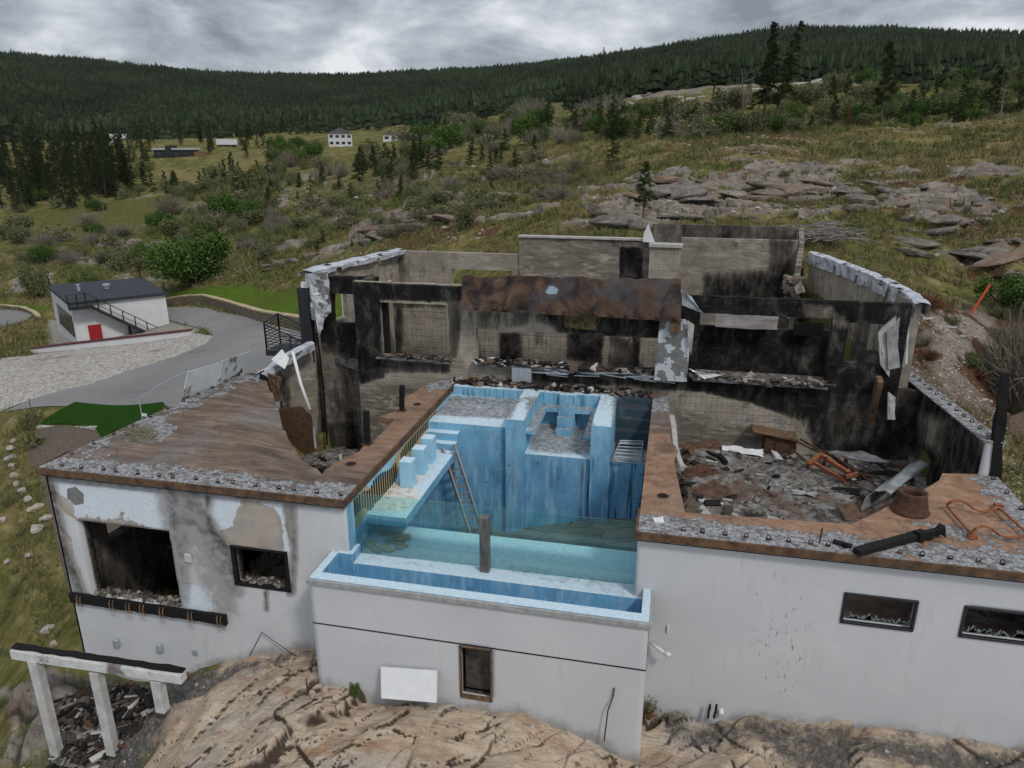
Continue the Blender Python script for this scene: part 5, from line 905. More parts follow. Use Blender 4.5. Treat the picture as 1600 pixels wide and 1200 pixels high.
# charred posts
for (bx_,by_,tx,ty,w,lab) in ((628,642,628,602,.15,'short charred post on the slab strip left of the pool, beside a drain hole'),(574,694,572,642,.17,'charred post at the tip of the broken slab hole, left of the pool'),):
    b_=V3(Zp(bx_,by_,0)); t_=V3(Yp(tx,ty,b_.y)); o=empty('charred_post',b_,lab,'post',group='charred posts')
    m=MB(); m.bar(b_,t_,w,w,seg=8,jit=.012); m.build('shaft',MT['char'],o); MB().box(b_+Vector((0,0,.015)),(.3,.3,.03)).build('base_plate',MT['rust_dark'],o)
b_=V3(Zp(1542,742,0)); t_=V3(Yp(1573,588,21.9)); b_=Vector((9.75,22.35,-1.2)); t_=Vector((t_.x+.1,22.3,t_.z)); o=empty('charred_post',b_,'tall charred post at the end of the right side wall','post',group='charred posts'); MB().bar(b_,t_,.34,.3,seg=12,jit=.025,w1=.2).build('shaft',MT['char'],o); MB().box(b_+Vector((0,0,.02)),(.5,.5,.04)).build('base_plate',MT['rust_dark'],o)
# things on the right slab
q=V3(Zp(1421,798,0)); o=MB().lathe((q.x,q.y,0),[(.47,.0),(.49,.03),(.45,.06),(.36,.5),(.37,.55),(.31,.58),(.30,.55),(.24,.53),(.23,.45),(.22,.2)],32).build('rusty_fire_bowl',MT['rust_dark'],None,smooth=True); tag(o,'rusty conical steel bowl with a ring opening standing on the right terrace slab','bowl')
o.data.transform(Matrix.Translation((-q.x,-q.y,0))); o.location=(q.x,q.y,.004)
fr_=empty('bent_steel_frame',Zp(1540,815,0),'rusty lounger frame of wavy bars lying on the right slab','frame')
def z2(l,z=.06): return [V3(Zp(a,b_,z+(c if c else 0))) for a,b_,c in l]
s1=[(1480,790,.12),(1487,784,.25),(1500,782,.3),(1512,787,.2),(1522,795,.1),(1535,800,.05),(1548,799,.08),(1560,792,.15)]
s2=[(1519,835,.1),(1526,826,.25),(1538,822,.3),(1550,826,.22),(1562,836,.1),(1578,841,.05),(1600,838,.1),(1625,830,.15)]
for l in (s1,s2):
    MB().tube(z2(l),.025,6).build('wavy_bar',MT['rust_orange'],fr_); MB().tube([p+Vector((0,.09,-.03)) for p in z2(l)],.022,6).build('wavy_bar',MT['rust_orange'],fr_)
for a,b_ in (((1480,791,.05),(1520,836,.05)),((1560,792,.08),(1604,832,.08)),): MB().bar(*z2([a,b_]),.05,.05).build('cross_bar',MT['rust_orange'],fr_)
for a in ((1519,838,0),(1560,790,.05)): MB().box(z2([a])[0],(.2,.16,.1)).build('bracket',MT['rust_orange'],fr_)
o=MB(); o.bar(V3(Zp(1338,862,.09)),V3(Zp(1436,836,.12)),.22,.14,seg=10,jit=.012); o.bar(V3(Zp(1432,838,.14)),V3(Zp(1473,828,.2)),.2,.2,seg=8,jit=.05); o=o.build('charred_beam',MT['char']); tag(o,'charred beam with a burnt rough end lying across the right slab edge','beam')
o=MB().box(V3(Zp(1316,850,.03)),(.4,.14,.05),rot=Matrix.Rotation(-.4,3,'Z').to_quaternion(),jit=.03).build('charred_chip',MT['char']); tag(o,'small black burnt chip on the flaking front edge of the right slab','debris')
o=crumple('paint_scrap',[tuple(Zp(1023,816,.01)),tuple(Zp(1038,817,.01)),tuple(Zp(1036,808,.01)),tuple(Zp(1020,809,.01))],MT['white'],None,31,n=4,amp=.03); tag(o,'small pale scrap on the brown slab right of the pool','scrap')
o=MB(); pts=[Zp(1049,652,.0),Zp(1052,668,-.05),Zp(1055,700,-.15),Zp(1060,716,-.1),Zp(1066,732,-.15)]; o.tube(pts,.12,7,r1=.09); o=o.build('insulated_pipe',MT['concrete']); tag(o,'pale lagged pipe hanging over the broken edge of the slab right of the pool','pipe')
# burnt room
RF=-2.1
def rz_(px,py,z=RF): return V3(Zp(px,py,z))
c=empty('burnt_cabinet',rz_(1217,716),'rusty brown cabinet with a tilted top against the rear of the burnt room','cabinet')
q=rz_(1217,716); MB().box(q+Vector((0,.3,.42)),(1.15,.6,.8)).build('carcass',MT['rust_dark'],c,bev=.02); MB().box(q+Vector((-.25,.25,.92)),(1.7,.8,.1),rot=Matrix.Rotation(.12,3,'Y').to_quaternion(),jit=.03).build('top',MT['timber'],c,bev=.02); MB().box(q+Vector((-.2,-.005,.42)),(.02,.03,.7)).build('door_gap',MT['char'],c)
g=empty('toppled_steel_frame',rz_(1290,745),'orange rusted steel table frame toppled among the rubble of the burnt room','frame')
def bz(a,za,b_,zb,w=.1,m='rust_orange',h=None): MB().bar(rz_(*a,za),rz_(*b_,zb),w,h).build('bar',MT[m],g)
bz((1262,727),-1.6,(1285,710),-1.3,.16); bz((1283,712),-1.3,(1330,742),-1.6,.14); bz((1270,722),-1.5,(1322,752),-1.7,.1); bz((1320,752),-1.9,(1325,735),-1.3,.13); bz((1322,745),-1.5,(1340,740),-1.4,.12); bz((1262,730),-1.9,(1265,722),-1.4,.1); bz((1285,735),-1.95,(1290,712),-1.2,.1)
g2_=empty('collapsed_shelving',rz_(1320,720),'tangle of thin burnt shelf rails lying behind the orange steel frame','shelving'); random.seed(41)
for a,b_ in (((1245,690),(1290,712)),((1250,686),(1330,730)),((1235,700),(1262,722)),((1290,705),(1345,750)),((1300,710),(1370,760)),((1315,735),(1370,745)),((1330,755),(1375,775))):
    MB().bar(rz_(*a,-1.3),rz_(*b_,-1.75),.07,.05).build('rail',MT['rust_dark'],g2_)
o=crumple('buckled_sheet',[rz_(1287,705,-1.3),rz_(1320,716,-1.35),rz_(1390,722,-1.2),rz_(1345,704,-1.2)],simple('dull_grey_sheet',(.16,.165,.17),.5,.5,4,metal=.3),None,33,amp=.12,th=.015); tag(o,'dark grey buckled metal sheet spread over the rear rubble of the burnt room','sheet')
V_=[];F_=[];nn=14
for i in range(nn+1):
    for j in range(9):
        a=i/nn*1.9; t=j/8; base=rz_(1350,802,-1.75).lerp(rz_(1408,770,-1.75),t); V_.append(base+Vector((.75*(1-math.cos(a))*.8-.1,.2*math.sin(a*1.5),.95*math.sin(a)*(.8+.4*t)))+Vector((0,0,.03*math.sin(i*1.7+j))))
for i in range(nn):
    for j in range(8): F_.append((i*9+j,(i+1)*9+j,(i+1)*9+j+1,i*9+j+1))
o=mkobj('curled_sheet',V_,F_,simple('pale_curled_metal',(.34,.36,.37),.5,.3,3,metal=.3,c2=(.13,.13,.13)),None,True); md=o.modifiers.new('s','SOLIDIFY'); md.thickness=.02; tag(o,'large pale curled metal sheet leaning near the fire bowl in the burnt room','sheet')
o=MB().bar(rz_(1201,750,-1.95),rz_(1218,785,-2.0),.42,.1).build('bent_board',MT['timber'],bev=.01); tag(o,'short yellowish timber plank lying alone in the middle of the burnt room floor','plank')
o=MB(); o.box(rz_(1335,800,-1.75),(.9,.7,.05),rot=Matrix.Rotation(.3,3,'Z').to_quaternion()@Matrix.Rotation(.35,3,'X').to_quaternion()); o=o.build('dark_panel',MT['board'],bev=.01); tag(o,'dark brown panel lying tilted in front of the curled sheet','panel')
o=MB().bar(rz_(1348,705,-2.1),V3(Yp(1375,592,27.6)),.42,.2,up=(1,0,0),seg=6,jit=.01).build('leaning_beam',MT['timber'],bev=.01); tag(o,'tall rusty timber leaning against the rear right corner of the burnt room','beam')
o=crumple('slipped_wall_piece',[V3(Yp(1386,655,27.3)),V3(Yp(1397,655,27.3)),V3(Yp(1398,620,27.5)),V3(Yp(1387,612,27.5))],MT['concrete'],None,34,amp=.05,th=.1); tag(o,'pale strip of broken wall hanging in the dark rear right corner of the burnt room','debris')
random.seed(17)
def mound(name,P,z0,amp,seed,m,label,cat='rubble',cell=.12,n=0,box=None):
    x0,y0=np.min(P,0);x1,y1=np.max(P,0); xs=np.arange(x0,x1,cell);ys=np.arange(y0,y1,cell); X_,Y_=np.meshgrid(xs,ys,indexing='ij'); s=np.clip(sdpoly(X_,Y_,P)/.5,-.3,1); Z_=z0+amp*(s*fbm(X_*.9,Y_*.9,5,seed)*1.5-.12)+amp*.35*s*(fbm(X_*4,Y_*4,4,seed+3)-.4)
    k=len(ys); keep=s[:-1,:-1]>-.2; I_,J_=np.nonzero(keep); F_=np.stack([I_*k+J_,(I_+1)*k+J_,(I_+1)*k+J_+1,I_*k+J_+1],-1)
    V_=np.stack([X_,Y_,Z_],-1).reshape(-1,3); mb=MB(); random.seed(seed)
    for q in range(n):
        i=random.randrange(len(I_)); a,b_=I_[i],J_[i]; w=random.random()**4*.3+.035
        mb.box((X_[a,b_],Y_[a,b_],Z_[a,b_]+w*.1),(w*random.uniform(.7,2.6),w*random.uniform(.3,.9),w*random.uniform(.1,.5)),rot=Matrix.Rotation(random.uniform(0,6.3),3,'Z').to_quaternion()@Matrix.Rotation(random.uniform(-.6,.6),3,'X').to_quaternion(),jit=w*.1)
    V2=np.array(mb.v); nV=len(V_); Fl=[tuple(f) for f in F_]+[tuple(i+nV for i in f) for f in mb.f]; mi=[0]*len(F_)+[1]*len(mb.f)
    o=mkobj(name,np.concatenate([V_,V2]),Fl,None,None,False,mats=[m,MT['frag']],mi=mi); tag(o,label,cat,kind='stuff'); return o
mound('room_rubble',[(.3,18.2),(4.6,18.4),(6.5,20.2),(8.6,22.3),(9.0,27.7),(.7,27.8),(.6,21)],-2.1,.3,5,MT['rubble'],'grey ash and rubble covering the floor of the burnt room','rubble',n=420)
mound('room_rubble',[(.35,18.2),(1.9,18.2),(2.1,20.2),(1.5,22.5),(1.2,24.5),(.45,25)],-2.0,.7,9,MT['mulch'],'broken brown slabs heaped along the left side of the burnt room',n=160)
mound('pit_rubble',[(-15.4,26.5),(-12.7,24),(-9.2,24),(-9.1,29.4),(-15.2,29.5)],-4.5,.5,6,MT['rubble'],'dark rubble at the bottom of the left pit',n=300)
# window-side rubble in the lower left rooms
mound('pit_rubble',[(-12.9,17.6),(-10,17.6),(-9.6,20.5),(-12.8,20.5)],-4.4,2.0,16,MT['mulch'],'brown ashy heap inside the small burnt window',n=200)
# left pit
o=MB().prism([V3(Yp(*p,25.2)) for p in ((434,640),(470,635),(486,650),(490,705),(478,712),(462,700),(445,680))],(.0,.08,.0)).build('fallen_roof_board',MT['board']); tag(o,'large brown burnt board leaning upright in the left pit','board')
o=MB().prism([V3(Yp(*p,25.9)) for p in ((470,650),(488,660),(494,700),(486,712),(480,690))],(.0,.08,.0)).build('fallen_roof_board',MT['flakepanel']); tag(o,'pale flaking board standing behind the big brown one in the left pit','board')
o=MB(); o.tube([V3(Yp(457,549,27.0)),V3(Yp(470,600,26.6)),V3(Yp(484,640,26.2))],.07,8); o=o.build('white_pipe',MT['white'],smooth=True); tag(o,'long thin white pipe slanting down along the left pit wall','pipe')
o=crumple('white_sheet_piece',[V3(Yp(424,562,26.6)),V3(Yp(440,546,26.9)),V3(Yp(452,558,26.9)),V3(Yp(445,577,26.6))],MT['white'],None,35,n=5,amp=.06); tag(o,'bent white metal sheet resting on the torn top of the left pit wall','sheet')
o=flashing('torn_gutter',[V3(Yp(400,585,26.6)),V3(Yp(425,572,27.0)),V3(Yp(448,556,27.8)),V3(Yp(486,535,29.0))],.5,.3,17,None,MT['flash']); tag(o,'crumpled blackened gutter strip running up to the left corner of the house','gutter')
for k,(l,lab) in enumerate(((((404,582),(416,590),(424,650),(412,640)),'charred plank hanging at the rim of the left pit, nearest the slab'),(((418,582),(440,590),(432,625),(424,618)),'curled charred sheet hanging at the rim of the left pit'))):
    o=crumple('charred_plank',[V3(Yp(*p,26.3+.2*k)) for p in l],MT['timber' if k else 'char'],None,60+k,n=5,amp=.12,th=.04); tag(o,lab,'plank')
# burnt glass balustrade panels on the left edge of the slab
m=M_('heat_clouded_glass',.4,.4); n=m.noise(1.3,6,.65); c=m.ramp(n,[(.3,(.50,.58,.63)),(.7,(.66,.71,.74))]); c=m.mix(m.step(m.noise(1.,5,.6,loc=(3,3,2),map=(1,1,1)),.54,.64,0,.9),c,(.16,.09,.035)); m.col(c)
for k,(l,Yq) in enumerate((([(283,626),(293,580),(343,566),(337,606)],23.6),([(339,604),(346,564),(389,549),(384,573)],26.0))):
    P=[]; 
    for i,(a,b_) in enumerate(l): y=[23.2,23.2,25.0,25.0][i] if k==0 else [25.1,25.1,27.2,27.2][i]; P.append(V3(Yp(a,b_,y)))
    o=empty('balustrade_panel',P[0],['cloudy white heat-damaged balustrade panel with a brown scorch','smaller balustrade panel with rust-brown upper corner, beyond the white one'][k],'glass panel',group='balustrade panels')
    MB().prism(P,(.03,0,0)).build('pane',m.m,o)
    for e in (.2,.8): q=P[0].lerp(P[3],e); MB().box((q.x,q.y,.08),(.12,.12,.22)).build('clamp',MT['rust_dark'],o)
o=empty('cable_post',V3(Zp(224,664,0)),'thin grey rod with a wire and a small white tag on the left slab edge','post'); q=V3(Zp(224,664,0)); MB().tube([q,q+Vector((0,0,1.0))],.018,5).build('rod',MT['galv'],o)
MB().tube([q+Vector((0,0,1.0)),V3(Yp(255,598,q.y+1.5)),V3(Yp(290,580,q.y+2.6))],.01,4).build('wire',MT['galv'],o); MB().box(q+Vector((.1,0,.38)),(.2,.02,.1)).build('tag',MT['white'],o)
# landing with railing at the left corner
L0=V3(Yp(428,545,33.5)); o=empty('entry_landing',L0,'black steel landing with slatted railing at the left corner of the house','landing')
MB().box(L0+Vector((1.35,.1,-.05)),(2.9,1.5,.28)).build('platform',MT['black_metal'],o); MB().bar(L0+Vector((.75,.1,-.2)),L0+Vector((.75,.1,-3)),.22).build('support_post',MT['black_metal'],o)
for (a,b_,h0,h1) in (((-.05,-.6),(-.05,.8),1.45,1.6),((-.05,.8),(2.8,.8),1.6,.45),((-.05,-.6),(2.7,-.6),1.35,.3)):
    p0=L0+Vector((a[0],a[1],.1));p1=L0+Vector((b_[0],b_[1],.1)); m=MB(); m.bar(p0,p0+Vector((0,0,h0)),.06); m.bar(p1,p1+Vector((0,0,h1)),.06); 
    m.bar(p0+Vector((0,0,h0)),p1+Vector((0,0,h1)),.06)
    for k in range(1,8): m.bar(p0+Vector((0,0,h0*k/8)),p1+Vector((0,0,h1*k/8)),.035)
    if (p1-p0).length>2: c_=(p0+p1)/2; m.bar(c_,c_+Vector((0,0,(h0+h1)/2)),.05)
    m.build('railing',MT['black_metal'],o)
# white panel leaning on the pool box
a=V3(Yp(596,1041,15.42));b_=V3(Yp(684,1047,15.42)); c_=V3(Yp(683,1096,15.05));d_=V3(Yp(597,1089,15.05))
o=MB().prism([a,b_,c_,d_],(0,-.07,.01)).build('leaning_panel',MT['white'],bev=.006); tag(o,'blank white panel leaning against the foot of the pool box','panel')
o=MB().tube([V3(Yp(944,1158,15.3)),V3(Yp(950,1110,15.35)),V3(Yp(958,1088,15.45)),V3(Yp(960,1075,15.45))],.02,5).build('rusty_rod',MT['rust_dark']); tag(o,'thin rusty rod leaning on the right part of the pool box','rod')
for px,lab in ((1106,'left one of two short charred stakes at the foot of the right wall'),(1116,'right one of two short charred stakes at the foot of the right wall')):
    q=V3(Yp(px,1122,16.7)); o=MB().bar(q,q+Vector((.03,0,.45)),.05,.05,seg=4,jit=.01).build('charred_stake',MT['char']); tag(o,lab,'stake')
wr=MB().tube([V3(Yp(390,1025,16.6)),V3(Yp(409,988,16.8)),V3(Yp(440,1010,16.75)),V3(Yp(470,1030,16.5))],.014,4).build('bent_wire',MT['char']); tag(wr,'thin black wire forming a peak on the white left wall above the rock','wire')
# --- pergola remains
pg=empty('pergola_frame',(-17.3,14.6,-8.6),'soot-stained white pergola remnant with three posts below the left wall','pergola')
p0=V3(Yp(22,1019,14.7)); p1=V3(Yp(287,1058,14.9))
bm_=MB(); bm_.bar(p0,p1,.28,.30); bm_.build('beam',MT['scorch'],pg,bev=.01); MB().bar(p0+Vector((.0,.05,.19)),p1+Vector((0,.05,.19)),.2,.07,seg=20,jit=.02).build('charred_top_rail',MT['char'],pg)
for (tx,ty,bx2,by2,Yt,Yb) in ((54,1030,95,1190,14.7,14.3),(150,1048,172,1170,14.8,14.9),(246,1062,252,1103,14.85,15.4)):
    t_=V3(Yp(tx,ty,Yt)); b2=V3(Yp(bx2,by2,Yt)); b2=Vector((t_.x,t_.y,b2.z-.15)); MB().bar(b2,t_,.30,.26).build('post',MT['sootwhite'],pg,bev=.01)
# debris field below the pergola
P=[tuple(Zp(*p,-8.2)[:2]) for p in ((105,1110),(190,1090),(240,1110),(215,1150),(150,1215),(70,1215),(95,1160))]
random.seed(23); mb=MB()
for k in range(1000):
    while 1:
        x=random.uniform(-19,-12.8);y=random.uniform(12.2,16.8)
        px,py=proj(np.array([[x,y,float(gz(x,y))]])); 
        if inpoly(px,py,[(100,1090),(200,1065),(262,1090),(225,1130),(150,1225),(50,1225),(110,1150),(70,1120)])[0]: break
    z=float(gz(x,y)); w=random.random()**2*.2+.04
    mb.box((x,y,z+w*.3),(w*random.uniform(.8,5),w*random.uniform(.2,.8),w*random.uniform(.08,.5)),rot=Matrix.Rotation(random.uniform(0,6.3),3,'Z').to_quaternion()@Matrix.Rotation(random.uniform(-.7,.7),3,'X').to_quaternion(),jit=w*.08)
o=mb.build('fallen_debris',MT['frag']); tag(o,'burnt boards, foil and masonry heaped on the rock under the pergola','debris',kind='stuff')
o=empty('rebar_cage',V3(Zp(120,1165,-8.3)),'rusty reinforcing bars tangled in the debris below the pergola','rebar'); 
for k in range(9):
    x=random.uniform(-17.4,-15);y=random.uniform(13.2,14.8);z=float(gz(x,y))+.25; MB().tube([(x,y,z),(x+random.uniform(-.9,.9),y+random.uniform(-.5,.5),z+random.uniform(-.1,.5))],.022,5).build('bar',MT['rust_dark'],o)
q=V3(Yp(78,900,15.9)); o=MB().bar(V3(Zp(73,898,-7.8)),V3(Zp(86,968,-8.4)),.1,.1,seg=5,jit=.01).build('charred_post',MT['char']); tag(o,'thin charred pole lying on the slope left of the house','post',group='charred posts')
# orange pole and brush pile behind the house
h1=hit(1518,489); h2=h1+0
o=MB().bar(V3(h1),V3(Yp(1547,444,h1[1])),.1,.1).build('orange_pole',MT['orange_paint'],bev=.01); tag(o,'leaning orange-red pole standing on the slope right of the house','pole')
# ================= outbuilding =================
def gp_(px,py): h=hit0(px,py); return V3((h[0],h[1],gz(h[0],h[1])))
ob=empty('garage_outbuilding',gp_(160,530),'low white outbuilding with flat dark roof, red door and outside stair beside the driveway','outbuilding')
g0=V3(hit0(115,539)); Yw=g0.y; zb=g0.z
def on(px,py): return V3(Yp(px,py,Yw))
hr=on(112,476).z-zb; c0=Vector((g0.x,g0.y,zb-1.2))
c1=V3(Yp(260,515,Yw)); dr=V3(Zp(260,470,zb+hr))   # right end of the front wall top
fr2=V3(Zp(258,461,zb+hr)); bl=V3(Zp(78,450,zb+hr)); br_=fr2+(bl-Vector((g0.x,g0.y,zb+hr)))
fl2=V3(Zp(110,476,zb+hr))
def wall_quad(name,a,b_,z0,z1,m,par,th=.2): 
    n_=Vector((-(b_-a).y,(b_-a).x,0)).normalized()*th; return MB().prism([Vector((a.x,a.y,z0)),Vector((b_.x,b_.y,z0)),Vector((b_.x,b_.y,z1)),Vector((a.x,a.y,z1))],n_).build(name,m,par)
zt_=zb+hr
wall_quad('wall',fl2,fr2,zb-1.5,zt_,MT['whitewall'],ob); wall_quad('wall',bl,fl2,zb-1.5,zt_,MT['whitewall'],ob); wall_quad('wall',fr2,br_,zb-1.5,zt_,MT['whitewall'],ob); wall_quad('wall',br_,bl,zb-1.5,zt_,MT['whitewall'],ob)
ctr=(fl2+fr2+bl+br_)/4
MB().prism([Vector((p.x,p.y,zt_+.02))+(p-ctr).normalized()*.35 for p in (fl2,fr2,br_,bl)],(0,0,.22)).build('roof',MT['roofing'],ob)
ex=(fr2-fl2).normalized(); ey=Vector((-ex.y,ex.x,0)); Lw=(fr2-fl2).length; wh=zt_-zb
def fp(u,z,o_=.0): return Vector((fl2.x,fl2.y,zb+z))+ex*(u*Lw)-ey*o_
kx=lambda px:(px-112)/(258-112.)
d_=MB().prism([fp(.13,-1.0,.03),fp(.265,-1.0,.03),fp(.265,wh*.46,.03),fp(.13,wh*.46,.03)],tuple(ey*-.05)).build('door',MT['red'],ob); MB().box(fp(.19,.3,.1),(.06,.06,.15)).build('handle',MT['galv'],d_)
st=MB(); a=fp(.15,wh*1.0,.55);b2=fp(.86,-.2,.55); st.bar(a,b2,1.0,.16); stair=st.build('staircase',MT['black_metal'],ob)
sl_=fp(.02,wh*.99,.55); MB().bar(fp(-.03,wh*.97,.6),fp(.2,wh*.97,.6),1.3,.3).build('stair_landing',MT['black_metal'],ob)
rl=MB(); rl.bar(a+Vector((0,0,.95)),b2+Vector((0,0,.95)),.06)
for k in range(7): q=a.lerp(b2,k/6); rl.bar(q,q+Vector((0,0,.95)),.06)
q0=fp(-.03,wh*1.0,1.1);q1=fp(.15,wh*1.0,1.1)
for k in (0,.5,1): q=q0.lerp(q1,k); rl.bar(q,q+Vector((0,0,.95)),.07)
for h in (.3,.6,.95): rl.bar(q0+Vector((0,0,h)),q1+Vector((0,0,h)),.04)
q2=fp(-.03,wh,0); [rl.bar(q0+Vector((0,0,h)),q2+Vector((0,0,h)),.04) for h in (.3,.6,.95)]; rl.build('stair_railing',MT['black_metal'],stair)
MB().bar(fp(.55,wh*.38,.5),fp(.55,-1,.5),.16).build('stair_post',MT['black_metal'],ob)
ez=(fl2-bl).normalized(); Ls=(fl2-bl).length
for k in range(5):
    u=.25+k*.15; p=bl+ez*(u*Ls); n_=Vector((-ez.y,ez.x,0)); n_=n_ if n_.dot(ctr-p)<0 else -n_; q=Vector((p.x,p.y,zb+wh*.45))+n_*.03; w=MB(); w.bar(q,q+ez*.9,.05,wh*.5); w=w.build('window',MT['win'],ob); MB().bar(q+n_*.03+Vector((0,0,-wh*.26)),q+n_*.03+ez*.9+Vector((0,0,-wh*.26)),.08,.08).build('window_sill',MT['black_metal'],w)
for p in (bl,br_,fr2): MB().bar(Vector((p.x,p.y,zt_)),Vector((p.x,p.y,zt_+1.1)),.09).build('roof_pipe',MT['black_metal'],ob)
MB().lathe(tuple(ctr+Vector((0,0,.26))),[(.2,0),(.2,.2),(.3,.25),(.3,.4),(.001,.42)],12).build('roof_vent',MT['galv'],ob)
MB().lathe(tuple(ctr+Vector((0,0,.26))-ex*Lw*.3),[(.12,0),(.12,.5),(.2,.55),(.001,.6)],10).build('roof_vent',MT['galv'],ob)
# low white wall with red cap in front of it
a=V3(hit0(52,551)); b2=V3(hit0(300,523)); za=a.z; o=empty('garden_wall',a,'long low white wall with dark red coping in front of the outbuilding','wall')
a.z-=.3;b2.z-=.3; MB().bar(a+Vector((0,0,.2)),b2+Vector((0,0,.2)),.3,.9).build('wall_body',MT['whitewall'],o); MB().bar(a+Vector((0,0,.7)),b2+Vector((0,0,.7)),.45,.1).build('coping',simple('dark_red_coping',(.09,.022,.022),.6,.2,3),o)
# stone retaining walls
def stonewall(pts,h,label,th=.5,top='tancon'):
    P=[V3((*hit0(*p)[:2],0)) for p in pts]; 
    for p in P: p.z=float(gz(p.x,p.y))
    o=empty('retaining_wall',P[0],label,'retaining wall'); V_=[];F_=[];UV=[];u=0
    for i,p in enumerate(P):
        d=(P[min(i+1,len(P)-1)]-P[max(i-1,0)]); d.z=0; d.normalize(); s=Vector((-d.y,d.x,0))*th/2
        if i: u+=(P[i]-P[i-1]).length
        for q,z in ((-s,-.3),(-s,h),(s,h),(s,-.3)): V_.append(p+q+Vector((0,0,z)));UV.append((u,z))
    for i in range(len(P)-1):
        for j in range(3): F_.append((i*4+j,(i+1)*4+j,(i+1)*4+j+1,i*4+j+1))
    F_+=[(0,1,2,3),tuple(len(V_)-4+k for k in (3,2,1,0))]; mkobj('wall_body',V_,F_,MT['stonewall'],o,uv=UV); m=MB()
    random.seed(3)
    for i in range(len(P)-1):
        n_=max(1,int((P[i+1]-P[i]).length/.6))
        for k in range(n_): a_=P[i].lerp(P[i+1],k/n_);b_=P[i].lerp(P[i+1],(k+.96)/n_); m.bar(a_+Vector((0,0,h+.04)),b_+Vector((0,0,h+.04)),th*random.uniform(.8,1.1),.09,jit=.02)
    m.build('coping',MT[top],o); return o
stonewall([(262,478),(290,475),(320,474),(350,482),(380,492),(410,502),(440,508),(470,512),(492,514)],.75,'curving stone block retaining wall between the driveway and the upper lawn')
stonewall([(0,481),(20,483),(38,485),(54,492),(62,500)],.3,'low stone edging at the far left beside the side road',.4)
P=[V3((*hit0(*p)[:2],0)) for p in ((150,671),(60,669))]
for p in P: p.z=float(gz(p.x,p.y))
o=MB().bar(P[0],P[1],.25,.3).build('concrete_kerb',MT['concrete']); tag(o,'pale concrete kerb along the near edge of the small turf lawn','kerb')
# ================= distant houses =================
def dist(px0,px1,pyb,pyt,D): # width, height, base from pixels at a distance
    a,r,dz=tdir((px0+px1)/2,pyb); x=D*math.sin(a);y=D*math.cos(a); k=D/math.hypot(ray((px0+px1)/2,pyb)[0],ray((px0+px1)/2,pyb)[1]); return Vector((x,y,H+D*dz/r)),(px1-px0)*k,(pyb-pyt)*k,a
def far_house(px0,px1,pyb,pyt,D,wall,roof,label,gable=True,depth=.6,nw=3,rh=.35,storeys=1,flip=0,sub=3.):
    b0,w,h,a=dist(px0,px1,pyb,pyt,D); dp=w*depth; o=empty('distant_house',b0,label,'house',group='distant houses',rz=0); M=Matrix.Rotation(-a,3,'Z'); T=lambda x,y,z:b0+M@Vector((x,y,z)); wh=h*(1-rh)
    x=w*.46
    MB().prism([T(-x,0,-sub),T(x,0,-sub),T(x,0,wh),T(-x,0,wh)],M@Vector((0,dp,0))).build('wall',wall,o)
    m=MB()
    if gable and not flip: m.prism([T(-w/2,-.4,wh),T(-w/2,dp+.4,wh),T(-w/2,dp/2,h)],M@Vector((w,0,0)))
    elif gable: m.prism([T(-w/2,-.4,wh),T(w/2,-.4,wh),T(0,-.4,h)],M@Vector((0,dp+.8,0)))
    else: m.prism([T(-w/2,-.5,wh),T(w/2,-.5,wh),T(w/2,-.5,h),T(-w/2,-.5,h)],M@Vector((0,dp+1,0)))
    m.build('roof',roof,o)
    for s in range(storeys):
        for k in range(nw):
            cx=-x+2*x*(k+.5)/nw; z0=wh*(s+.35)/storeys; q=MB(); ww=w*.35/nw; q.prism([T(cx-ww/1.3,-.03,z0),T(cx+ww/1.3,-.03,z0),T(cx+ww/1.3,-.03,z0+wh*.4/storeys),T(cx-ww/1.3,-.03,z0+wh*.4/storeys)],M@Vector((0,-.06,0))); q.build('window',MT['win'],o)
    return o,T,wh,w,dp
W_=MT['whitewall']; grf=simple('grey_shingle_roof',(.10,.10,.11),.9,.2,2)
far_house(513,552,229,201,335,W_,grf,'tall white two-storey house with grey gables on the far slope',nw=4,storeys=2,flip=1,rh=.3)
far_house(598,622,221,204,345,W_,grf,'small white gabled house partly behind tall trees, right of the two-storey one',nw=2,flip=1,rh=.4)
o,T,wh,w,dp=far_house(242,312,248,232,330,MT['blackh'],MT['hroof'],'long low modern house in black and orange wood with flat grey roof',gable=False,nw=5,rh=.18)
MB().prism([T(-w*.22,-.6,0),T(-w*.1,-.6,0),T(-w*.1,-.6,wh*1.5),T(-w*.22,-.6,wh*1.5)],(0,4,0)).build('tower_block',MT['blackh'],o); MB().prism([T(w*.36,-.6,-1),T(w*.55,-.6,-1),T(w*.55,-.6,wh*.8),T(w*.36,-.6,wh*.8)],(0,4,0)).build('wood_wing',MT['wood'],o); MB().prism([T(-w*.5,-.7,-1.5),T(w*.2,-.7,-1.5),T(w*.2,-.7,-.2),T(-w*.5,-.7,-.2)],(0,1,0)).build('terrace_front',MT['wood'],o)
far_house(340,371,232,218,360,MT['wood'],MT['hroof'],'small house with shiny pale metal roof beside green trees',nw=3,rh=.6)
far_house(166,198,223,210,420,MT['concrete'],MT['hroof'],'grey-roofed house half hidden in the trees above the modern house',nw=3,rh=.5)
far_house(75,98,246,236,380,MT['wood'],MT['teal'],'small cabin with a teal roof at the far left among conifers',nw=2,rh=.6)
far_house(742,759,175,160,470,MT['orangeh'],MT['orangeh'],'orange-brown cabin in the dark forest above the slope',nw=2,rh=.5)
far_house(948,976,139,124,360,MT['wood'],MT['blackh'],'dark-roofed house with red-brown walls behind the boulder ridge',nw=3,rh=.4,storeys=2)
far_house(1570,1602,86,71,520,MT['concrete'],MT['blackh'],'grey house with dark flat roof in the forest at far right',gable=False,nw=4,rh=.3)
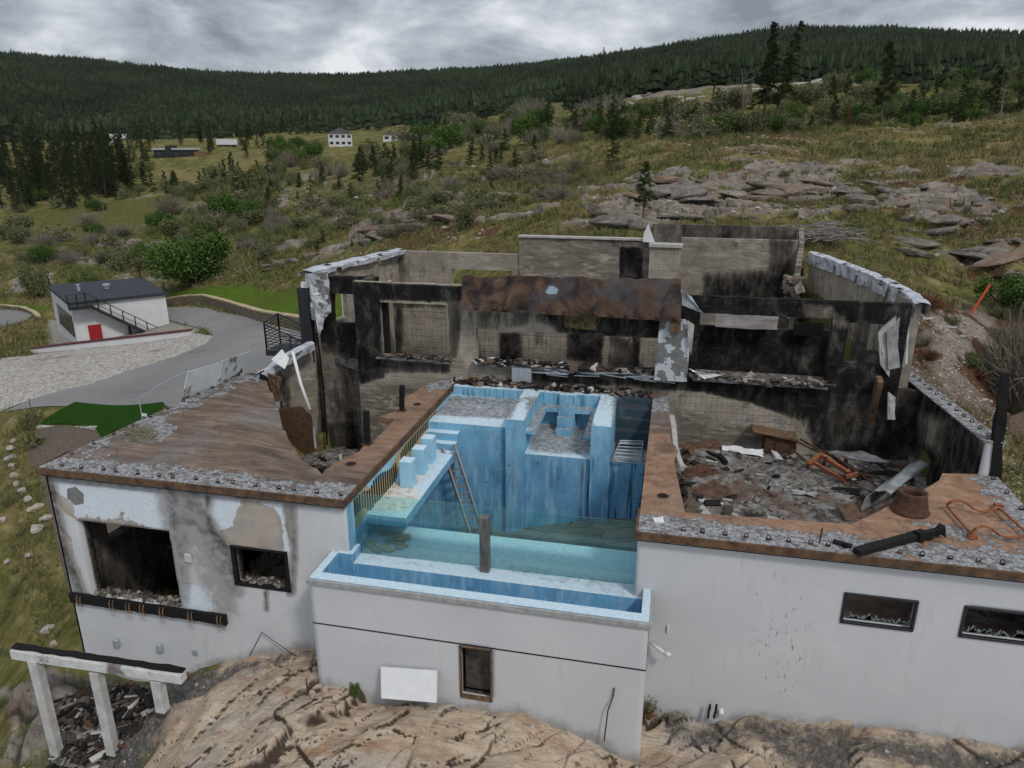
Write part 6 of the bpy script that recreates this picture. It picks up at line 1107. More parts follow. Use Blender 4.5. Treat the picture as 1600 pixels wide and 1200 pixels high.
far_house(1552,1567,87,79,515,MT['orangeh'],MT['orangeh'],'tiny orange-roofed shed just left of the far right house',nw=1,rh=.5)

# larger twisted sheets and boards in the burnt room
random.seed(77)
for k,(px,py,w,h,mt,lab) in enumerate(((1100,700,1.6,.7,'board','rusty brown sheet on the left rear rubble of the burnt room'),(1095,740,1.2,.8,'rust_dark','dark rusted sheet slumped at the left side of the burnt room'),(1110,770,1.3,.9,'board','cracked brown slab piece near the left front of the burnt room'),(1160,705,1.5,.45,'white','pale dusty board lying near the rear wall of the burnt room'),(1250,770,1.,.3,'alu','narrow grey strip in the middle of the burnt room ash'),(1380,745,1.5,.6,'char','black buckled sheet beside the curled one in the burnt room'),(1310,765,1.4,.35,'char','charred lath left of the dark panel in the burnt room'))):
    c=rz_(px,py,-1.8 if px<1120 else -1.85); a=random.uniform(-.6,.9); ax=Vector((math.cos(a),math.sin(a),random.uniform(-.12,.12)))*w/2; ay=Vector((-math.sin(a),math.cos(a),random.uniform(.1,.5)))*h/2
    o=crumple('fallen_sheet',[c-ax-ay,c+ax-ay,c+ax+ay,c-ax+ay],MT[mt],None,80+k,n=7,amp=.16,th=.02); tag(o,lab,'sheet',group='fallen sheets in the burnt room')
# ================= vegetation and rocks =================
def quads(C,U,Vv): # centres, half vectors -> quads
    n=len(C); V_=np.stack([C-U-Vv,C+U-Vv,C+U+Vv,C-U+Vv],1).reshape(-1,3); return V_,np.arange(4*n).reshape(n,4)
def tris(C,U,T): n=len(C); return np.stack([C-U,C+U,C+T],1).reshape(-1,3),np.arange(3*n).reshape(n,3)
def conifer(seed,h=10.,rad=2.2,crown0=.12,dens=1.,lean=0.,droop=.25,mat='needles',sparse=.0):
    g=np.random.default_rng(seed); root=empty('conifer'); 
    tr=MB(); pts=[(lean*h*(t**1.5)+.05*math.sin(t*5+seed),.04*math.sin(t*4),h*t) for t in np.linspace(0,.98,8)]; tr.tube(pts,h*.018,7,r1=h*.003); 
    C=[];U=[];T=[]; nb=int(34*dens*h/10+26)
    for b in range(nb):
        t=crown0+(1-crown0)*((b+g.random())/nb)**.95; 
        if g.random()<sparse: continue
        L=rad*(1-t)**.8*g.uniform(.55,1.15)*(1 if t>crown0+.1 else .75)+.12*rad*.5; a=g.uniform(0,2*PI); up=.25*(t-.4)-.02
        base=np.array([lean*h*(t**1.5),0,h*t]); dr=np.array([math.cos(a),math.sin(a),0])
        if L>.5: tr.tube([tuple(base),tuple(base+dr*L*.75+np.array([0,0,up*L*.7-droop*.3*L]))],h*.0028,3)
        k=int(L*9*dens)+3
        s=g.random(k)**.75; P=base+dr*(s*L)[:,None]; P[:,2]+=up*s*L-droop*L*s*s; sd=np.array([-dr[1],dr[0],0]); wd=(1-s*.6)*L*.34
        P+=sd*(g.uniform(-1,1,k)*wd)[:,None]; P[:,2]+=g.uniform(-.12,.06,k)*h*.1
        for q in range(4):
            d=g.normal(size=(k,3)); d[:,2]=d[:,2]*.45-.12; d+=dr*.9; d/=np.linalg.norm(d,axis=1)[:,None]; ln=g.uniform(.16,.34,k)*h*.055+.07
            u=np.cross(d,g.normal(size=(k,3))); u/=np.linalg.norm(u,axis=1)[:,None]; C.append(P);U.append(u*(ln*.24)[:,None]);T.append(d*ln[:,None]*1.6)
    V_,F_=tris(np.concatenate(C),np.concatenate(U),np.concatenate(T)); mkobj('crown',V_,F_,MT[mat],root,world=False); tr.build('trunk',MT['bark'],root,world=False); return root
def pine(seed,h=15,mat='needles'):   # ragged open pine with clumps
    g=np.random.default_rng(seed); root=empty('pine_tree'); tr=MB(); tr.tube([(0,0,0),(.1,.05,h*.5),(.15,0,h*.97)],h*.016,8,r1=h*.004); C=[];U=[];T=[]
    for b in range(42):
        t=.25+.75*(b+g.random())/42; a=g.uniform(0,2*PI); L=h*.2*(1-t)**.5*g.uniform(.4,1.2)+h*.02; e=np.array([math.cos(a)*L,math.sin(a)*L,h*t+L*g.uniform(-.1,.25)]); tr.tube([(.1,0,h*t-L*.1),tuple(e)],h*.004,3)
        for c in range(g.integers(3,6)):
            f=g.uniform(.35,1.05); c0=np.array([.1,0,h*t])*(1-f)+e*f+g.normal(size=3)*h*.014; k=46; d=g.normal(size=(k,3)); d/=np.linalg.norm(d,axis=1)[:,None]; P=c0+d*g.random((k,1))*h*.028*np.array([1,1,.6]); u=np.cross(d,g.normal(size=(k,3)));u/=np.linalg.norm(u,axis=1)[:,None]
            C.append(P);U.append(u*h*.0028);T.append(d*h*.03)
    V_,F_=tris(np.concatenate(C),np.concatenate(U),np.concatenate(T)); mkobj('crown',V_,F_,MT[mat],root,world=False); tr.build('trunk',MT['bark'],root,world=False); return root
def shrub(seed,w=1.,h=.8,n=6500,leafs=.026,mat='leaves',name='shrub',stem=True):
    g=np.random.default_rng(seed); root=empty(name); lob=g.normal(size=(9,3))*np.array([.36,.36,.2]); lob[:,2]=np.abs(lob[:,2])+.35; rr=g.uniform(.22,.42,9)
    i=g.integers(0,9,n); d=g.normal(size=(n,3)); d/=np.linalg.norm(d,axis=1)[:,None]; P=lob[i]+d*(rr[i]*g.random(n)**.6*1.15)[:,None]+g.normal(size=(n,3))*.03; P=P[P[:,2]>.02]; n=len(P); P=P*np.array([w,w,h*1.35])
    U=g.normal(size=(n,3));U/=np.linalg.norm(U,axis=1)[:,None]; Vv=np.cross(U,g.normal(size=(n,3)));Vv/=np.linalg.norm(Vv,axis=1)[:,None]; s=leafs*g.uniform(.6,1.4,n)[:,None]; V_,F_=quads(P,U*s,Vv*s*.6); mkobj('crown',V_,F_,MT[mat],root,world=False)
    tr=MB(); 
    for k in range(9): tr.tube([(0,0,0),tuple(lob[k]*np.array([w,w,h*1.2])*.55+g.normal(size=3)*.05*w),tuple(lob[k]*np.array([w,w,h*1.35]))],.03*w,4,r1=.01*w)
    tr.build('trunk',MT['bark'],root,world=False); return root
def bare(seed,w=1.,h=1.,mat='twigs',n=150,leaf=0,name='bare_shrub'):
    g=np.random.default_rng(seed); root=empty(name); tr=MB()
    for k in range(n):
        a=g.uniform(0,2*PI); s=g.random()**.6; b=np.array([math.cos(a)*.12*w,math.sin(a)*.12*w,0]); e=np.array([math.cos(a)*w*s,math.sin(a)*w*s,h*(1-.5*s*s)*g.uniform(.6,1.1)]); m=(b+e)/2+g.normal(size=3)*.09*w; m[2]+=.08*h; e2=m+(e-m)*.6+g.normal(size=3)*.16*w
        tr.tube([b,m,e],.008*w+.004,3,r1=.003*w); tr.tube([m,e2],.004*w+.002,3,r1=.002*w)
    tr.build('branches',MT[mat],root,world=False)
    if leaf: V_=np.array([]); P=g.normal(size=(leaf,3))*np.array([w*.45,w*.45,h*.22]);P[:,2]+=h*.6; U=g.normal(size=(leaf,3))*.035*w; Vv=g.normal(size=(leaf,3))*.03*w; V_,F_=quads(P,U,Vv); mkobj('leaves',V_,F_,MT['leaves'],root,world=False)
    return root
def rockm(seed,name='rock',m='rock',sub=3,fl=.55,block=.0):
    g=np.random.default_rng(seed); bm=bmesh.new(); bmesh.ops.create_icosphere(bm,subdivisions=sub,radius=1); co=np.array([v.co[:] for v in bm.verts])
    for k in range(11):
        d=g.normal(size=3); d/=np.linalg.norm(d); c=g.uniform(.55,.88); s=co@d; co-=np.maximum(s-c,0)[:,None]*d
    co*=np.array([g.uniform(.9,1.5),g.uniform(.7,1.),fl*g.uniform(.8,1.2)]); co+=(fbm(co[:,0]*2+seed,co[:,1]*2+co[:,2]*3,4,seed)[:,None]-.5)*.16*co/np.linalg.norm(co,axis=1)[:,None]
    for v,p in zip(bm.verts,co): v.co=p
    me=bpy.data.meshes.new(name); bm.to_mesh(me); bm.free(); me.materials.append(MT[m]); o=bpy.data.objects.new(name,me); COL.objects.link(o); return o
_first={}
def place(proto,loc,s,rz,label,cat,group,name=None,sz=None):
    if not _first.get(proto.name): o=proto; _first[proto.name]=1; ch=[]
    else:
        o=proto.copy(); COL.objects.link(o)
        for c in proto.children: d=c.copy(); COL.objects.link(d); d.parent=o
    o.location=loc; o.rotation_euler=(random.uniform(-.05,.05),random.uniform(-.05,.05),rz); o.scale=(s,s,sz if sz else s); return tag(o,label,cat,group)
def at(px,py,w=None,r0=14.):
    h=hit(px,py,r0); return None if h is None else (V3(h),float((h-CP)@fv))
random.seed(99)
FIR=[conifer(1,10,2.1),conifer(2,10,1.8,.1,1.,0,.3),conifer(3,10,2.4,.06,1.1)]
YNG=[conifer(11,3.2,1.2,.03,2.2,0,.05,'young_needles'),conifer(12,3.2,1.,.02,2.2,0,.0,'young_needles')]
TALL=[conifer(21,18,3.1,.30,1.,0,.35,sparse=.12),conifer(22,18,3.0,.27,1.,.14,.35,sparse=.15)]
PINE=[pine(31,12),pine(32,12,'young_needles')]
SHR=[shrub(41),shrub(42,1,.7),shrub(43,1,.9,6500,.027,'bright_leaves')]; BARE=[bare(51),bare(52,1,.8,leaf=260),bare(53,1,1.1)]
ORG=conifer(61,6,1.5,.1,1.2,0,.1,'orange_needles'); RUSTY=bare(62,1,.7,'rust_twigs',340,name='rusty_shrub'); DEAD=[]
def deadtree(seed,h=5,k=9):
    g=np.random.default_rng(seed); root=empty('dead_tree'); t=MB(); t.tube([(0,0,0),(.1*g.normal(),.1*g.normal(),h*.5),(.25*g.normal(),.2*g.normal(),h)],h*.018,6,r1=h*.005); t.build('trunk',MT['deadwood'],root,world=False); b=MB()
    for i in range(k): z=h*g.uniform(.3,.95);a=g.uniform(0,6.3);L=h*g.uniform(.06,.2); b.tube([(0,0,z),(L*math.cos(a),L*math.sin(a),z+L*.4)],h*.005,4)
    b.build('branches',MT['deadwood'],root,world=False); return root
DEAD=[deadtree(71),deadtree(72,5,5)]
def tree(px,py,hpx,proto,h0,label,cat,group,lean=0):
    q=at(px,py)
    if q is None: return
    p,D=q; s=hpx*D/F/h0*.88; return place(proto,p-Vector((0,0,.15)),s,random.uniform(0,6.28) if lean==0 else lean,label,cat,group)
tree(1191,208,182,TALL[0],18,'tall ragged fir with bare lower trunk, left and straight one of the crest pair','conifer','tall firs on the meadow crest')
tree(1209,204,180,TALL[1],18,'tall ragged fir leaning right, the right one of the crest pair','conifer','tall firs on the meadow crest',lean=YAW-.1)
tree(1376,192,130,PINE[0],12,'tall open dark pine alone on the right part of the crest','conifer','crest pines')
tree(1156,208,108,DEAD[1],5,'thin bare dead trunk just left of the two tall crest firs','dead tree','dead trunks')
tree(1368,140,40,DEAD[0],5,'pale forked snag above the right of the crest','dead tree','dead trunks'); tree(1563,186,62,DEAD[1],5,'bare grey trunk at the far right of the crest','dead tree','dead trunks')
tree(163,335,34,DEAD[0],5,'pale leaning snag beside the left conifer stand','dead tree','dead trunks'); tree(459,272,36,DEAD[1],5,'thin pole-like dead trunk in the middle of the left slope','dead tree','dead trunks')
tree(229,585,4,DEAD[1],5,'thin dead stem','dead tree','dead trunks') if 0 else None
tree(1005,343,100,PINE[1],12,'bushy young pine standing among the grey rocks right behind the house','conifer','young pines near the house')
tree(957,256,55,YNG[0],3.2,'bright young conifer on the slope above the left end of the grey rocks','conifer','young pines near the house')
tree(487,312,44,conifer(14,3.2,.9,.05,1.2,0,-.1,'young_needles'),3.2,'small open spruce standing alone on the mid slope','conifer','young pines near the house')
for px,py,h,l in ((1000,205,38,'round young pine below the boulder ridge'),(1302,197,52,'dark young fir just right of the crest pair'),(1420,186,50,'dense round pine on the right crest, left one'),(1505,184,70,'broad green pine on the right crest'),(1545,182,80,'tallest green pine at the far right crest'),(1590,180,48,'pine at the right picture edge on the crest'),(1350,190,30,'small pine right of the lone dark pine')):
    tree(px,py,h,(PINE+YNG)[px%3],12 if px%3<2 else 3.2,l,'conifer','crest pines')
tree(1322,198,46,ORG,6,'rust-orange dead young conifer on the crest','conifer','brown conifers'); tree(1110,205,34,ORG,6,'small rust-orange conifer left of the crest pair','conifer','brown conifers'); tree(880,128,18,ORG,6,'tiny orange conifer high in the far forest','conifer','brown conifers')
S1=SHR[:2]
HT={o.name:h for L_,h in ((FIR,10.),(YNG,3.2),(TALL,18.),(PINE,12.)) for o in L_}
# stands : (region, count, height px range, protos, base height, label)
KEEP=[(500,570,200,262),(590,635,200,252),(236,320,228,290),(335,375,215,262),(940,985,120,160)]   # kept open in front of the far houses
def stand(poly,n,h0,h1,protos,bh,label,cat,group,seed):
    random.seed(seed); xs=[p[0] for p in poly];ys=[p[1] for p in poly]; k=0; c=0
    while c<n and k<n*30:
        k+=1; x=random.uniform(min(xs),max(xs));y=random.uniform(min(ys),max(ys))
        if not inpoly(np.array([x]),np.array([y]),poly)[0]: continue
        if any(a<x<b_ and c_<y<d_ for a,b_,c_,d_ in KEEP): continue
        q=at(x,y)
        if q is None: continue
        p,D=q
        if any(inpoly(np.array([p.x]),np.array([p.y]),Q)[0] for Q in SMOOTH) or sdpoly(np.array([p.x]),np.array([p.y]),FOOT)[0]>-1.5: continue
        pr=random.choice(protos); bh_=HT.get(pr.name,1.); s=random.uniform(h0,h1)*D/F/bh_*(.85 if bh_>1 else 1.05); place(pr,p-Vector((0,0,.1)),s,random.uniform(0,6.28),label,cat,group,sz=s*random.uniform(.85,1.2)); c+=1
stand([(0,345),(100,330),(190,310),(215,300),(190,262),(0,268)],62,60,95,FIR,10,'dark fir of the left edge stand','conifer','firs in the left stand',1)
stand([(0,262),(230,255),(420,232),(420,215),(200,225),(0,235)],70,28,50,FIR,10,'dark fir near the far left houses','conifer','firs around the far houses',2)
stand([(560,232),(760,215),(760,185),(640,195),(555,214)],13,26,44,FIR,10,'tall fir beside the far white houses','conifer','firs by the white houses',3)
stand([(300,225),(510,212),(500,195),(300,205)],22,24,40,FIR,10,'fir behind the far middle houses','conifer','firs around the far houses',4)
stand([(560,285),(680,285),(700,262),(600,262),(560,275)],18,34,58,YNG+PINE[1:],4.5,'young pine in the clump on the middle slope','conifer','young pines in the middle clump',5)
stand([(220,300),(420,310),(430,275),(240,270)],22,26,48,YNG+[PINE[0]],5,'young pine scattered on the left mid slope','conifer','young pines on the left slope',6)
stand([(820,225),(1150,215),(1150,190),(860,195)],42,24,52,YNG,3.2,'young green conifer in the thicket below the boulder ridge','conifer','young conifers in the ridge thicket',7)
stand([(850,128),(1150,112),(1500,120),(1600,150),(1600,120),(1350,105),(1000,112)],34,24,44,FIR,10,'fir behind the boulder ridge','conifer','firs behind the boulder ridge',8)
stand([(1000,190),(1250,205),(1600,185),(1600,112),(1300,112),(1120,150)],42,16,34,YNG+FIR,4.5,'conifer between the crest and the boulder ridge','conifer','conifers between crest and ridge',19)
stand([(1150,205),(1600,185),(1600,120),(1330,125),(1180,160)],90,12,26,S1+SHR[2:],1,'bush between the crest and the boulder ridge','shrub','bushes between crest and ridge',20)
stand([(1250,205),(1600,185),(1600,150),(1300,160)],16,26,48,YNG+[PINE[1]],4.5,'young conifer behind the meadow crest','conifer','young conifers behind the crest',9)
stand([(0,440),(250,430),(420,350),(400,310),(150,345),(0,360)],52,16,32,S1+SHR[2:]+BARE[:2],1,'leafy bush in the thicket on the lower left slope','shrub','bushes on the lower left slope',10)
stand([(0,335),(250,330),(420,300),(440,262),(0,262)],70,9,20,S1+SHR[2:]+BARE[:2],1,'bush on the far left meadow','shrub','bushes on the far left meadow',21)
stand([(0,330),(420,300),(440,240),(120,250)],30,22,44,YNG+FIR[:1],4.5,'small conifer on the far left meadow','conifer','small conifers on the far left meadow',22)
stand([(430,262),(700,245),(640,222),(440,232)],45,10,22,S1+SHR[2:]+BARE[:1],1,'bush below the white houses','shrub','bushes below the white houses',23)
stand([(250,330),(700,260),(700,235),(480,250),(300,290)],60,10,22,S1+BARE,1,'bush dotted over the left mid slope','shrub','bushes on the mid slope',11)
stand([(620,255),(1000,215),(1160,215),(1160,165),(860,180),(620,225)],80,14,34,S1+SHR[2:]+BARE,1,'bush in the thicket below the boulder ridge','shrub','bushes in the ridge thicket',12)
stand([(280,420),(640,370),(940,300),(900,245),(640,262),(330,300)],110,7,24,S1+BARE[:2]+S1,1,'dark bush dotted over the slope left of the outcrop','shrub','dark bushes on the slope',32)
stand([(200,340),(560,330),(900,250),(860,225),(520,262),(250,290)],36,18,40,YNG+[PINE[1]],4.5,'young conifer scattered across the middle slope','conifer','young conifers on the middle slope',33)
stand([(1430,560),(1600,640),(1600,470),(1450,470)],16,10,26,S1+[BARE[0],RUSTY],1,'bush on the stony ground right of the house','shrub','bushes right of the house',34)
stand([(250,420),(620,380),(900,300),(700,290),(350,340)],34,8,24,YNG+[PINE[1]],4.5,'small young pine on the slope behind the house','conifer','young pines on the slope behind the house',31)
stand([(380,400),(600,350),(900,300),(1000,260),(700,285),(400,340)],45,10,28,BARE+S1[:1],1,'grey-brown bush on the slope behind the house','shrub','bushes behind the house',13)
stand([(1160,215),(1560,190),(1560,160),(1200,170)],36,14,30,S1+SHR[2:],1,'green bush behind the crest','shrub','bushes behind the crest',14)
stand([(1260,400),(1600,380),(1600,230),(1200,240)],40,6,14,S1+BARE[:1],1,'low bush on the rocky right slope','shrub','low bushes on the right slope',15)
stand([(0,1180),(60,1190),(70,950),(60,700),(20,620),(0,640)],12,10,22,S1[:1]+BARE[:1],1,'low tuft of scrub on the grassy bank left of the house','shrub','scrub on the left bank',16)
def one(px,py,hpx,proto,label,wf=1.,cat='shrub'):
    q=at(px,py)
    if q: p,D=q; s=hpx*D/F; place(proto,p-Vector((0,0,.1)),s*wf,random.uniform(0,6.3),label,cat,None,sz=s)
one(305,444,62,shrub(45,1,1.,12000,.022,'bright_leaves'),'large round bright green bush above the upper lawn',1.25)
one(728,358,44,SHR[0],'upright grey-green bush among the rocks above the house roofline',.5); one(395,305,52,SHR[1],'dark green leafy bush near the middle of the left slope',.6)
one(60,466,56,SHR[0],'olive bush behind the outbuilding at far left',.5); one(142,455,30,SHR[2],'low green bush directly behind the outbuilding roof')
one(1445,482,40,RUSTY,'rust-red brush at the corner of the curved parapet',.9); one(1585,478,46,SHR[2],'green bush beside the orange pole',1.3); one(1580,640,165,bare(55,1,1.,'twigs',520),'large bare brown bush at the right edge beyond the side wall',.42)
one(870,312,30,BARE[0],'brown bare bush behind the middle of the house',1.2); one(340,352,24,BARE[2],'grey bare bush on the left slope below the snag',1.); one(50,672,30,SHR[0],'small scruffy shrub on the mulch bed',.5)
for px,py,lab in ((52,652,'slim sapling on the gravel, upper one'),(55,690,'slim sapling on the mulch bed, lower one')):
    q=at(px,py+8); p,D=q; o=empty('sapling',p,lab,'sapling'); MB().tube([p,p+Vector((.05,0,1.4))],.02,5).build('stem',MT['bark'],o); g=np.random.default_rng(px); P=g.normal(size=(260,3))*np.array([.22,.22,.12])+np.array(p)+np.array([0,0,.35]); V_,F_=quads(P,g.normal(size=(260,3))*.04,g.normal(size=(260,3))*.03); mkobj('leaves',V_,F_,MT['leaves'],o)
one(1012,1118,34,bare(58,1,1.,'rust_twigs',120,leaf=120),'reddish weeds at the foot of the wall right of the pool box',.6)
one(1060,1118,18,bare(59,1,.8,'twigs',120,leaf=80),'dry weeds along the foot of the right wall',1.2)
one(556,1082,20,shrub(60,1,.8,1500,.05,'bright_leaves'),'small green weed in the rock at the left foot of the pool box',.6)
one(500,1050,12,BARE[1],'low weeds between the left wing and the pool box',1.)
# brush pile
q=at(1290,378); p,D=q; g=np.random.default_rng(5); o=empty('brush_pile',p,'pile of grey dead branches heaped behind the right back corner of the house','brush pile'); tb=MB()
for k in range(130): 
    c=p+Vector((float(g.normal())*1.1,float(g.normal())*.6,abs(float(g.normal()))*.4+.1)); d=Vector((1,float(g.normal())*.5,float(g.normal())*.15))*g.uniform(.35,1.0); tb.tube([c-d,c+d*.2+Vector((0,0,.08)),c+d],.03,4,r1=.012)
tb.build('branches',MT['deadwood'],o)
q=at(1296,376,); o=rockm(301,'white_block','boulder',2); o.location=q[0]+Vector((0,-.8,.3)); o.scale=(.4,.3,.45); tag(o,'single white block in front of the brush pile','block')
# rocks
RK=[rockm(100+k,'rock','rock') for k in range(7)]
def rocks(poly,n,s0,s1,label,group,seed,protos=RK,m=2,dens_noise=True,flat=1.,name='rock',cat='rock'):
    random.seed(seed); xs=[p[0] for p in poly];ys=[p[1] for p in poly]; c=k=0
    while c<n and k<n*40:
        k+=1; x=random.uniform(min(xs),max(xs));y=random.uniform(min(ys),max(ys))
        if not inpoly(np.array([x]),np.array([y]),poly)[0]: continue
        q=at(x,y)
        if q is None: continue
        p,D=q
        if any(inpoly(np.array([p.x]),np.array([p.y]),Q)[0] for Q in SMOOTH) or sdpoly(np.array([p.x]),np.array([p.y]),FOOT)[0]>-.8: continue
        s=(s0+(s1-s0)*random.random()**2.2)*D/F; pr=random.choice(protos)
        if _first.get(pr.name): o=pr.copy(); COL.objects.link(o)
        else: o=pr; _first[pr.name]=1
        o.location=p+Vector((0,0,s*.1)); o.rotation_euler=(random.uniform(-.25,.25),random.uniform(-.25,.25),random.uniform(-.7,.5)); o.scale=(s*random.uniform(.9,1.7),s*random.uniform(.7,1.1),s*random.uniform(.6,1.1)*flat); tag(o,label,cat,group); c+=1
rocks([(930,365),(1080,350),(1250,352),(1340,335),(1360,300),(1150,262),(1000,285)],26,5,20,'grey gneiss rock in the outcrop right behind the house','rocks of the outcrop behind the house',1)
rocks([(930,362),(1090,348),(1110,300),(1050,280),(960,300)],13,20,36,'large smooth grey rock slab right behind the house','large slabs behind the house',21,flat=.85)
rocks([(1120,345),(1400,345),(1400,280),(1120,285)],12,16,30,'large low rock ledge on the slope behind the right wing','large ledges on the right slope',22,flat=.75)
rocks([(1420,400),(1600,440),(1600,330),(1440,330)],10,16,32,'large reddish ledge at the far right of the slope','large ledges at the far right',23,flat=.75)
rocks([(580,385),(730,340),(700,325),(590,360)],7,14,26,'large pale slab left of the house roofline','large slabs left of the roofline',24,flat=.8)
rocks([(1330,345),(1600,430),(1600,290),(1400,290)],26,4,16,'reddish-grey rock in the ledges on the right slope','rocks on the right slope',2)
rocks([(560,390),(740,335),(730,310),(560,360)],26,4,15,'pale rock in the outcrop left of the house roof','rocks left of the house roof',3)
rocks([(930,172),(1130,162),(1330,142),(1330,124),(1150,133),(935,155)],62,4,11,'pale boulder on the distant ridge','boulders of the distant ridge',4,[rockm(120+k,'boulder','boulder',2) for k in range(3)],cat='boulder')
rocks([(250,460),(480,395),(560,400),(330,440)],18,4,11,'rock at the edge above the upper lawn','rocks above the lawn',5)
rocks([(300,340),(520,320),(500,265),(300,300)],18,4,12,'grey rock on the left mid slope','rocks on the left slope',6)
rocks([(1430,490),(1600,520),(1600,640),(1480,620)],30,3,8,'pale stone scattered on the ground right of the house','pale stones right of the house',7,[rockm(130,'stone','boulder',2),rockm(131,'stone','boulder',2)],cat='stone')
rocks([(1100,255),(1300,240),(1290,225),(1100,235)],12,3,9,'rock on the meadow crest','rocks on the crest',8)
BO=[rockm(140+k,'boulder','boulder',3,.75) for k in range(3)]; random.seed(12)
for i,(px,py,s) in enumerate(((22,692,7),(19,703,8),(17,718,9),(20,731,8),(22,745,9),(27,758,8),(34,770,9),(46,782,9),(58,795,10),(60,830,14),(50,800,8),(72,812,9),(6,815,8),(95,790,9),(78,985,12),(85,1010,9),(45,870,7),(12,880,6))):
    q=at(px,py); 
    if not q: continue
    p,D=q; pr=BO[i%3]
    if _first.get(pr.name): o=pr.copy(); COL.objects.link(o)
    else: o=pr; _first[pr.name]=1
    o.location=p+Vector((0,0,.1)); k=s*D/F; o.scale=(k*.9,k*.8,k); o.rotation_euler=(0,0,random.uniform(0,6)); tag(o,'pale boulder in the row bordering the bed left of the house','boulder','boulders bordering the left bed')
# pebbles and rubble as ground cover
def scatter(name,n,fn,label,cat,m,seed,kind='rock'):
    g=np.random.default_rng(seed); X_,Y_,s=fn(g,n); ok=np.ones(len(X_),bool)
    for Q in SMOOTH: ok&=~inpoly(X_,Y_,Q)
    ok&=sdpoly(X_,Y_,FOOT)<-.3; X_,Y_,s=X_[ok],Y_[ok],s[ok]; Z_=gz(X_,Y_); n=len(X_)
    if kind=='rock':
        base=np.array([[1,0,-.3],[0,1,-.3],[-1,0,-.3],[0,-1,-.3],[.3,.2,.7],[-.35,-.1,.55]])
        a=g.uniform(0,6.3,n); V_=base[None]*g.uniform(.6,1.4,(n,6,3))*s[:,None,None]*np.array([1.2,.8,.6]); c,si=np.cos(a)[:,None],np.sin(a)[:,None]; x=V_[...,0]*c-V_[...,1]*si; y=V_[...,0]*si+V_[...,1]*c
        V_=np.stack([x+X_[:,None],y+Y_[:,None],V_[...,2]+Z_[:,None]],-1).reshape(-1,3); T=np.array([[0,1,4],[1,2,5],[2,3,5],[3,0,4],[1,5,4],[3,4,5]]); F_=(np.arange(n)[:,None,None]*6+T[None]).reshape(-1,3)
    else:
        k=7; b=np.stack([X_,Y_,Z_-.02],-1)[:,None]+np.concatenate([g.normal(size=(n,k,2))*s[:,None,None]*.35,np.zeros((n,k,1))],-1); d=g.normal(size=(n,k,3))*np.array([.55,.55,.2])+np.array([0,0,1]); d=d*s[:,None,None]*g.uniform(.5,1.1,(n,k,1)); u=g.normal(size=(n,k,3))*np.array([1,1,0]); u/=np.linalg.norm(u,axis=2)[...,None]; u=u*s[:,None,None]*.075
        V_,F_=tris(b.reshape(-1,3),u.reshape(-1,3),d.reshape(-1,3))
    o=mkobj(name,V_,F_,MT[m]); return tag(o,label,cat,kind='stuff')
def polar(r0,r1,a0=-48,a1=26):
    def f(g,n): r=np.exp(g.uniform(math.log(r0),math.log(r1),n)); a=-0*YAW+np.radians(g.uniform(a0,a1,n)); return r*np.sin(a),r*np.cos(a),r
    return f
def dn(f,att,lo,sc,cut=.45,seed=3):
    def g_(g,n):
        x,y,r=f(g,n); w=ga(att,x,y); k=(w>lo)&(fbm(x*.35,y*.35,3,seed)>cut); return x[k],y[k],(r[k]*sc*g.uniform(.5,1.5,k.sum())*g.random(k.sum())**.6+.02)
    return g_
scatter('loose_stones',30000,dn(polar(30,150,-50,32),'dirt',.4,.0026,.56),'scattered stones and scree over the bare hillside patches','stones','stonefrag',1)
scatter('loose_stones',12000,dn(polar(34,140,-50,32),'rock',.4,.004,.4),'broken stone litter on the rocky outcrops','stones','stonefrag',2)
scatter('loose_stones',9000,lambda g,n:(lambda x,y:(x,y,g.uniform(.02,.1,n)*g.random(n)+.015))(g.uniform(9.9,17,n),g.uniform(16,34,n)),'pale rubble strewn on the ground right of the house','stones','stonefrag',4)
scatter('loose_stones',5000,lambda g,n:(lambda x,y:(x,y,g.random(n)**3*.13+.02))(g.uniform(-20,10,n),g.uniform(11.5,16.85,n)),'grit and chippings on the rock at the foot of the house','stones','stonefrag',6) if 0 else None
def grassf(r0,r1,a0,a1,sc,cut,seed,mn=.08):
    f=polar(r0,r1,a0,a1)
    def g_(g,n):
        x,y,r=f(g,n); k=(ga('rock',x,y)<.4)&(ga('tan',x,y)<.1)&(ga('ash',x,y)<.3)&(ga('dirt',x,y)<.9)&(fbm(x*.25,y*.25,4,seed)>cut); return x[k],y[k],np.minimum(r[k]*sc,.55)*g.uniform(.5,1.2,k.sum())+mn
    return g_
scatter('dry_grass',60000,grassf(20,150,-50,32,.0062,.40,5),'dry pale grass tufts covering the slopes','grass','dry_blades',7,'grass')
scatter('green_grass',45000,grassf(20,140,-50,22,.0055,.52,9),'fresh green grass tufts among the dry ones','grass','green_blades',8,'grass')
scatter('foot_grit',2200,lambda g,n:(lambda x,y:(x,y,g.random(n)**4*.10+.008))(g.uniform(-19,12,n),g.uniform(11.5,17.1,n)),'grit and chippings over the rock at the foot of the house','stones','stonefrag',6)
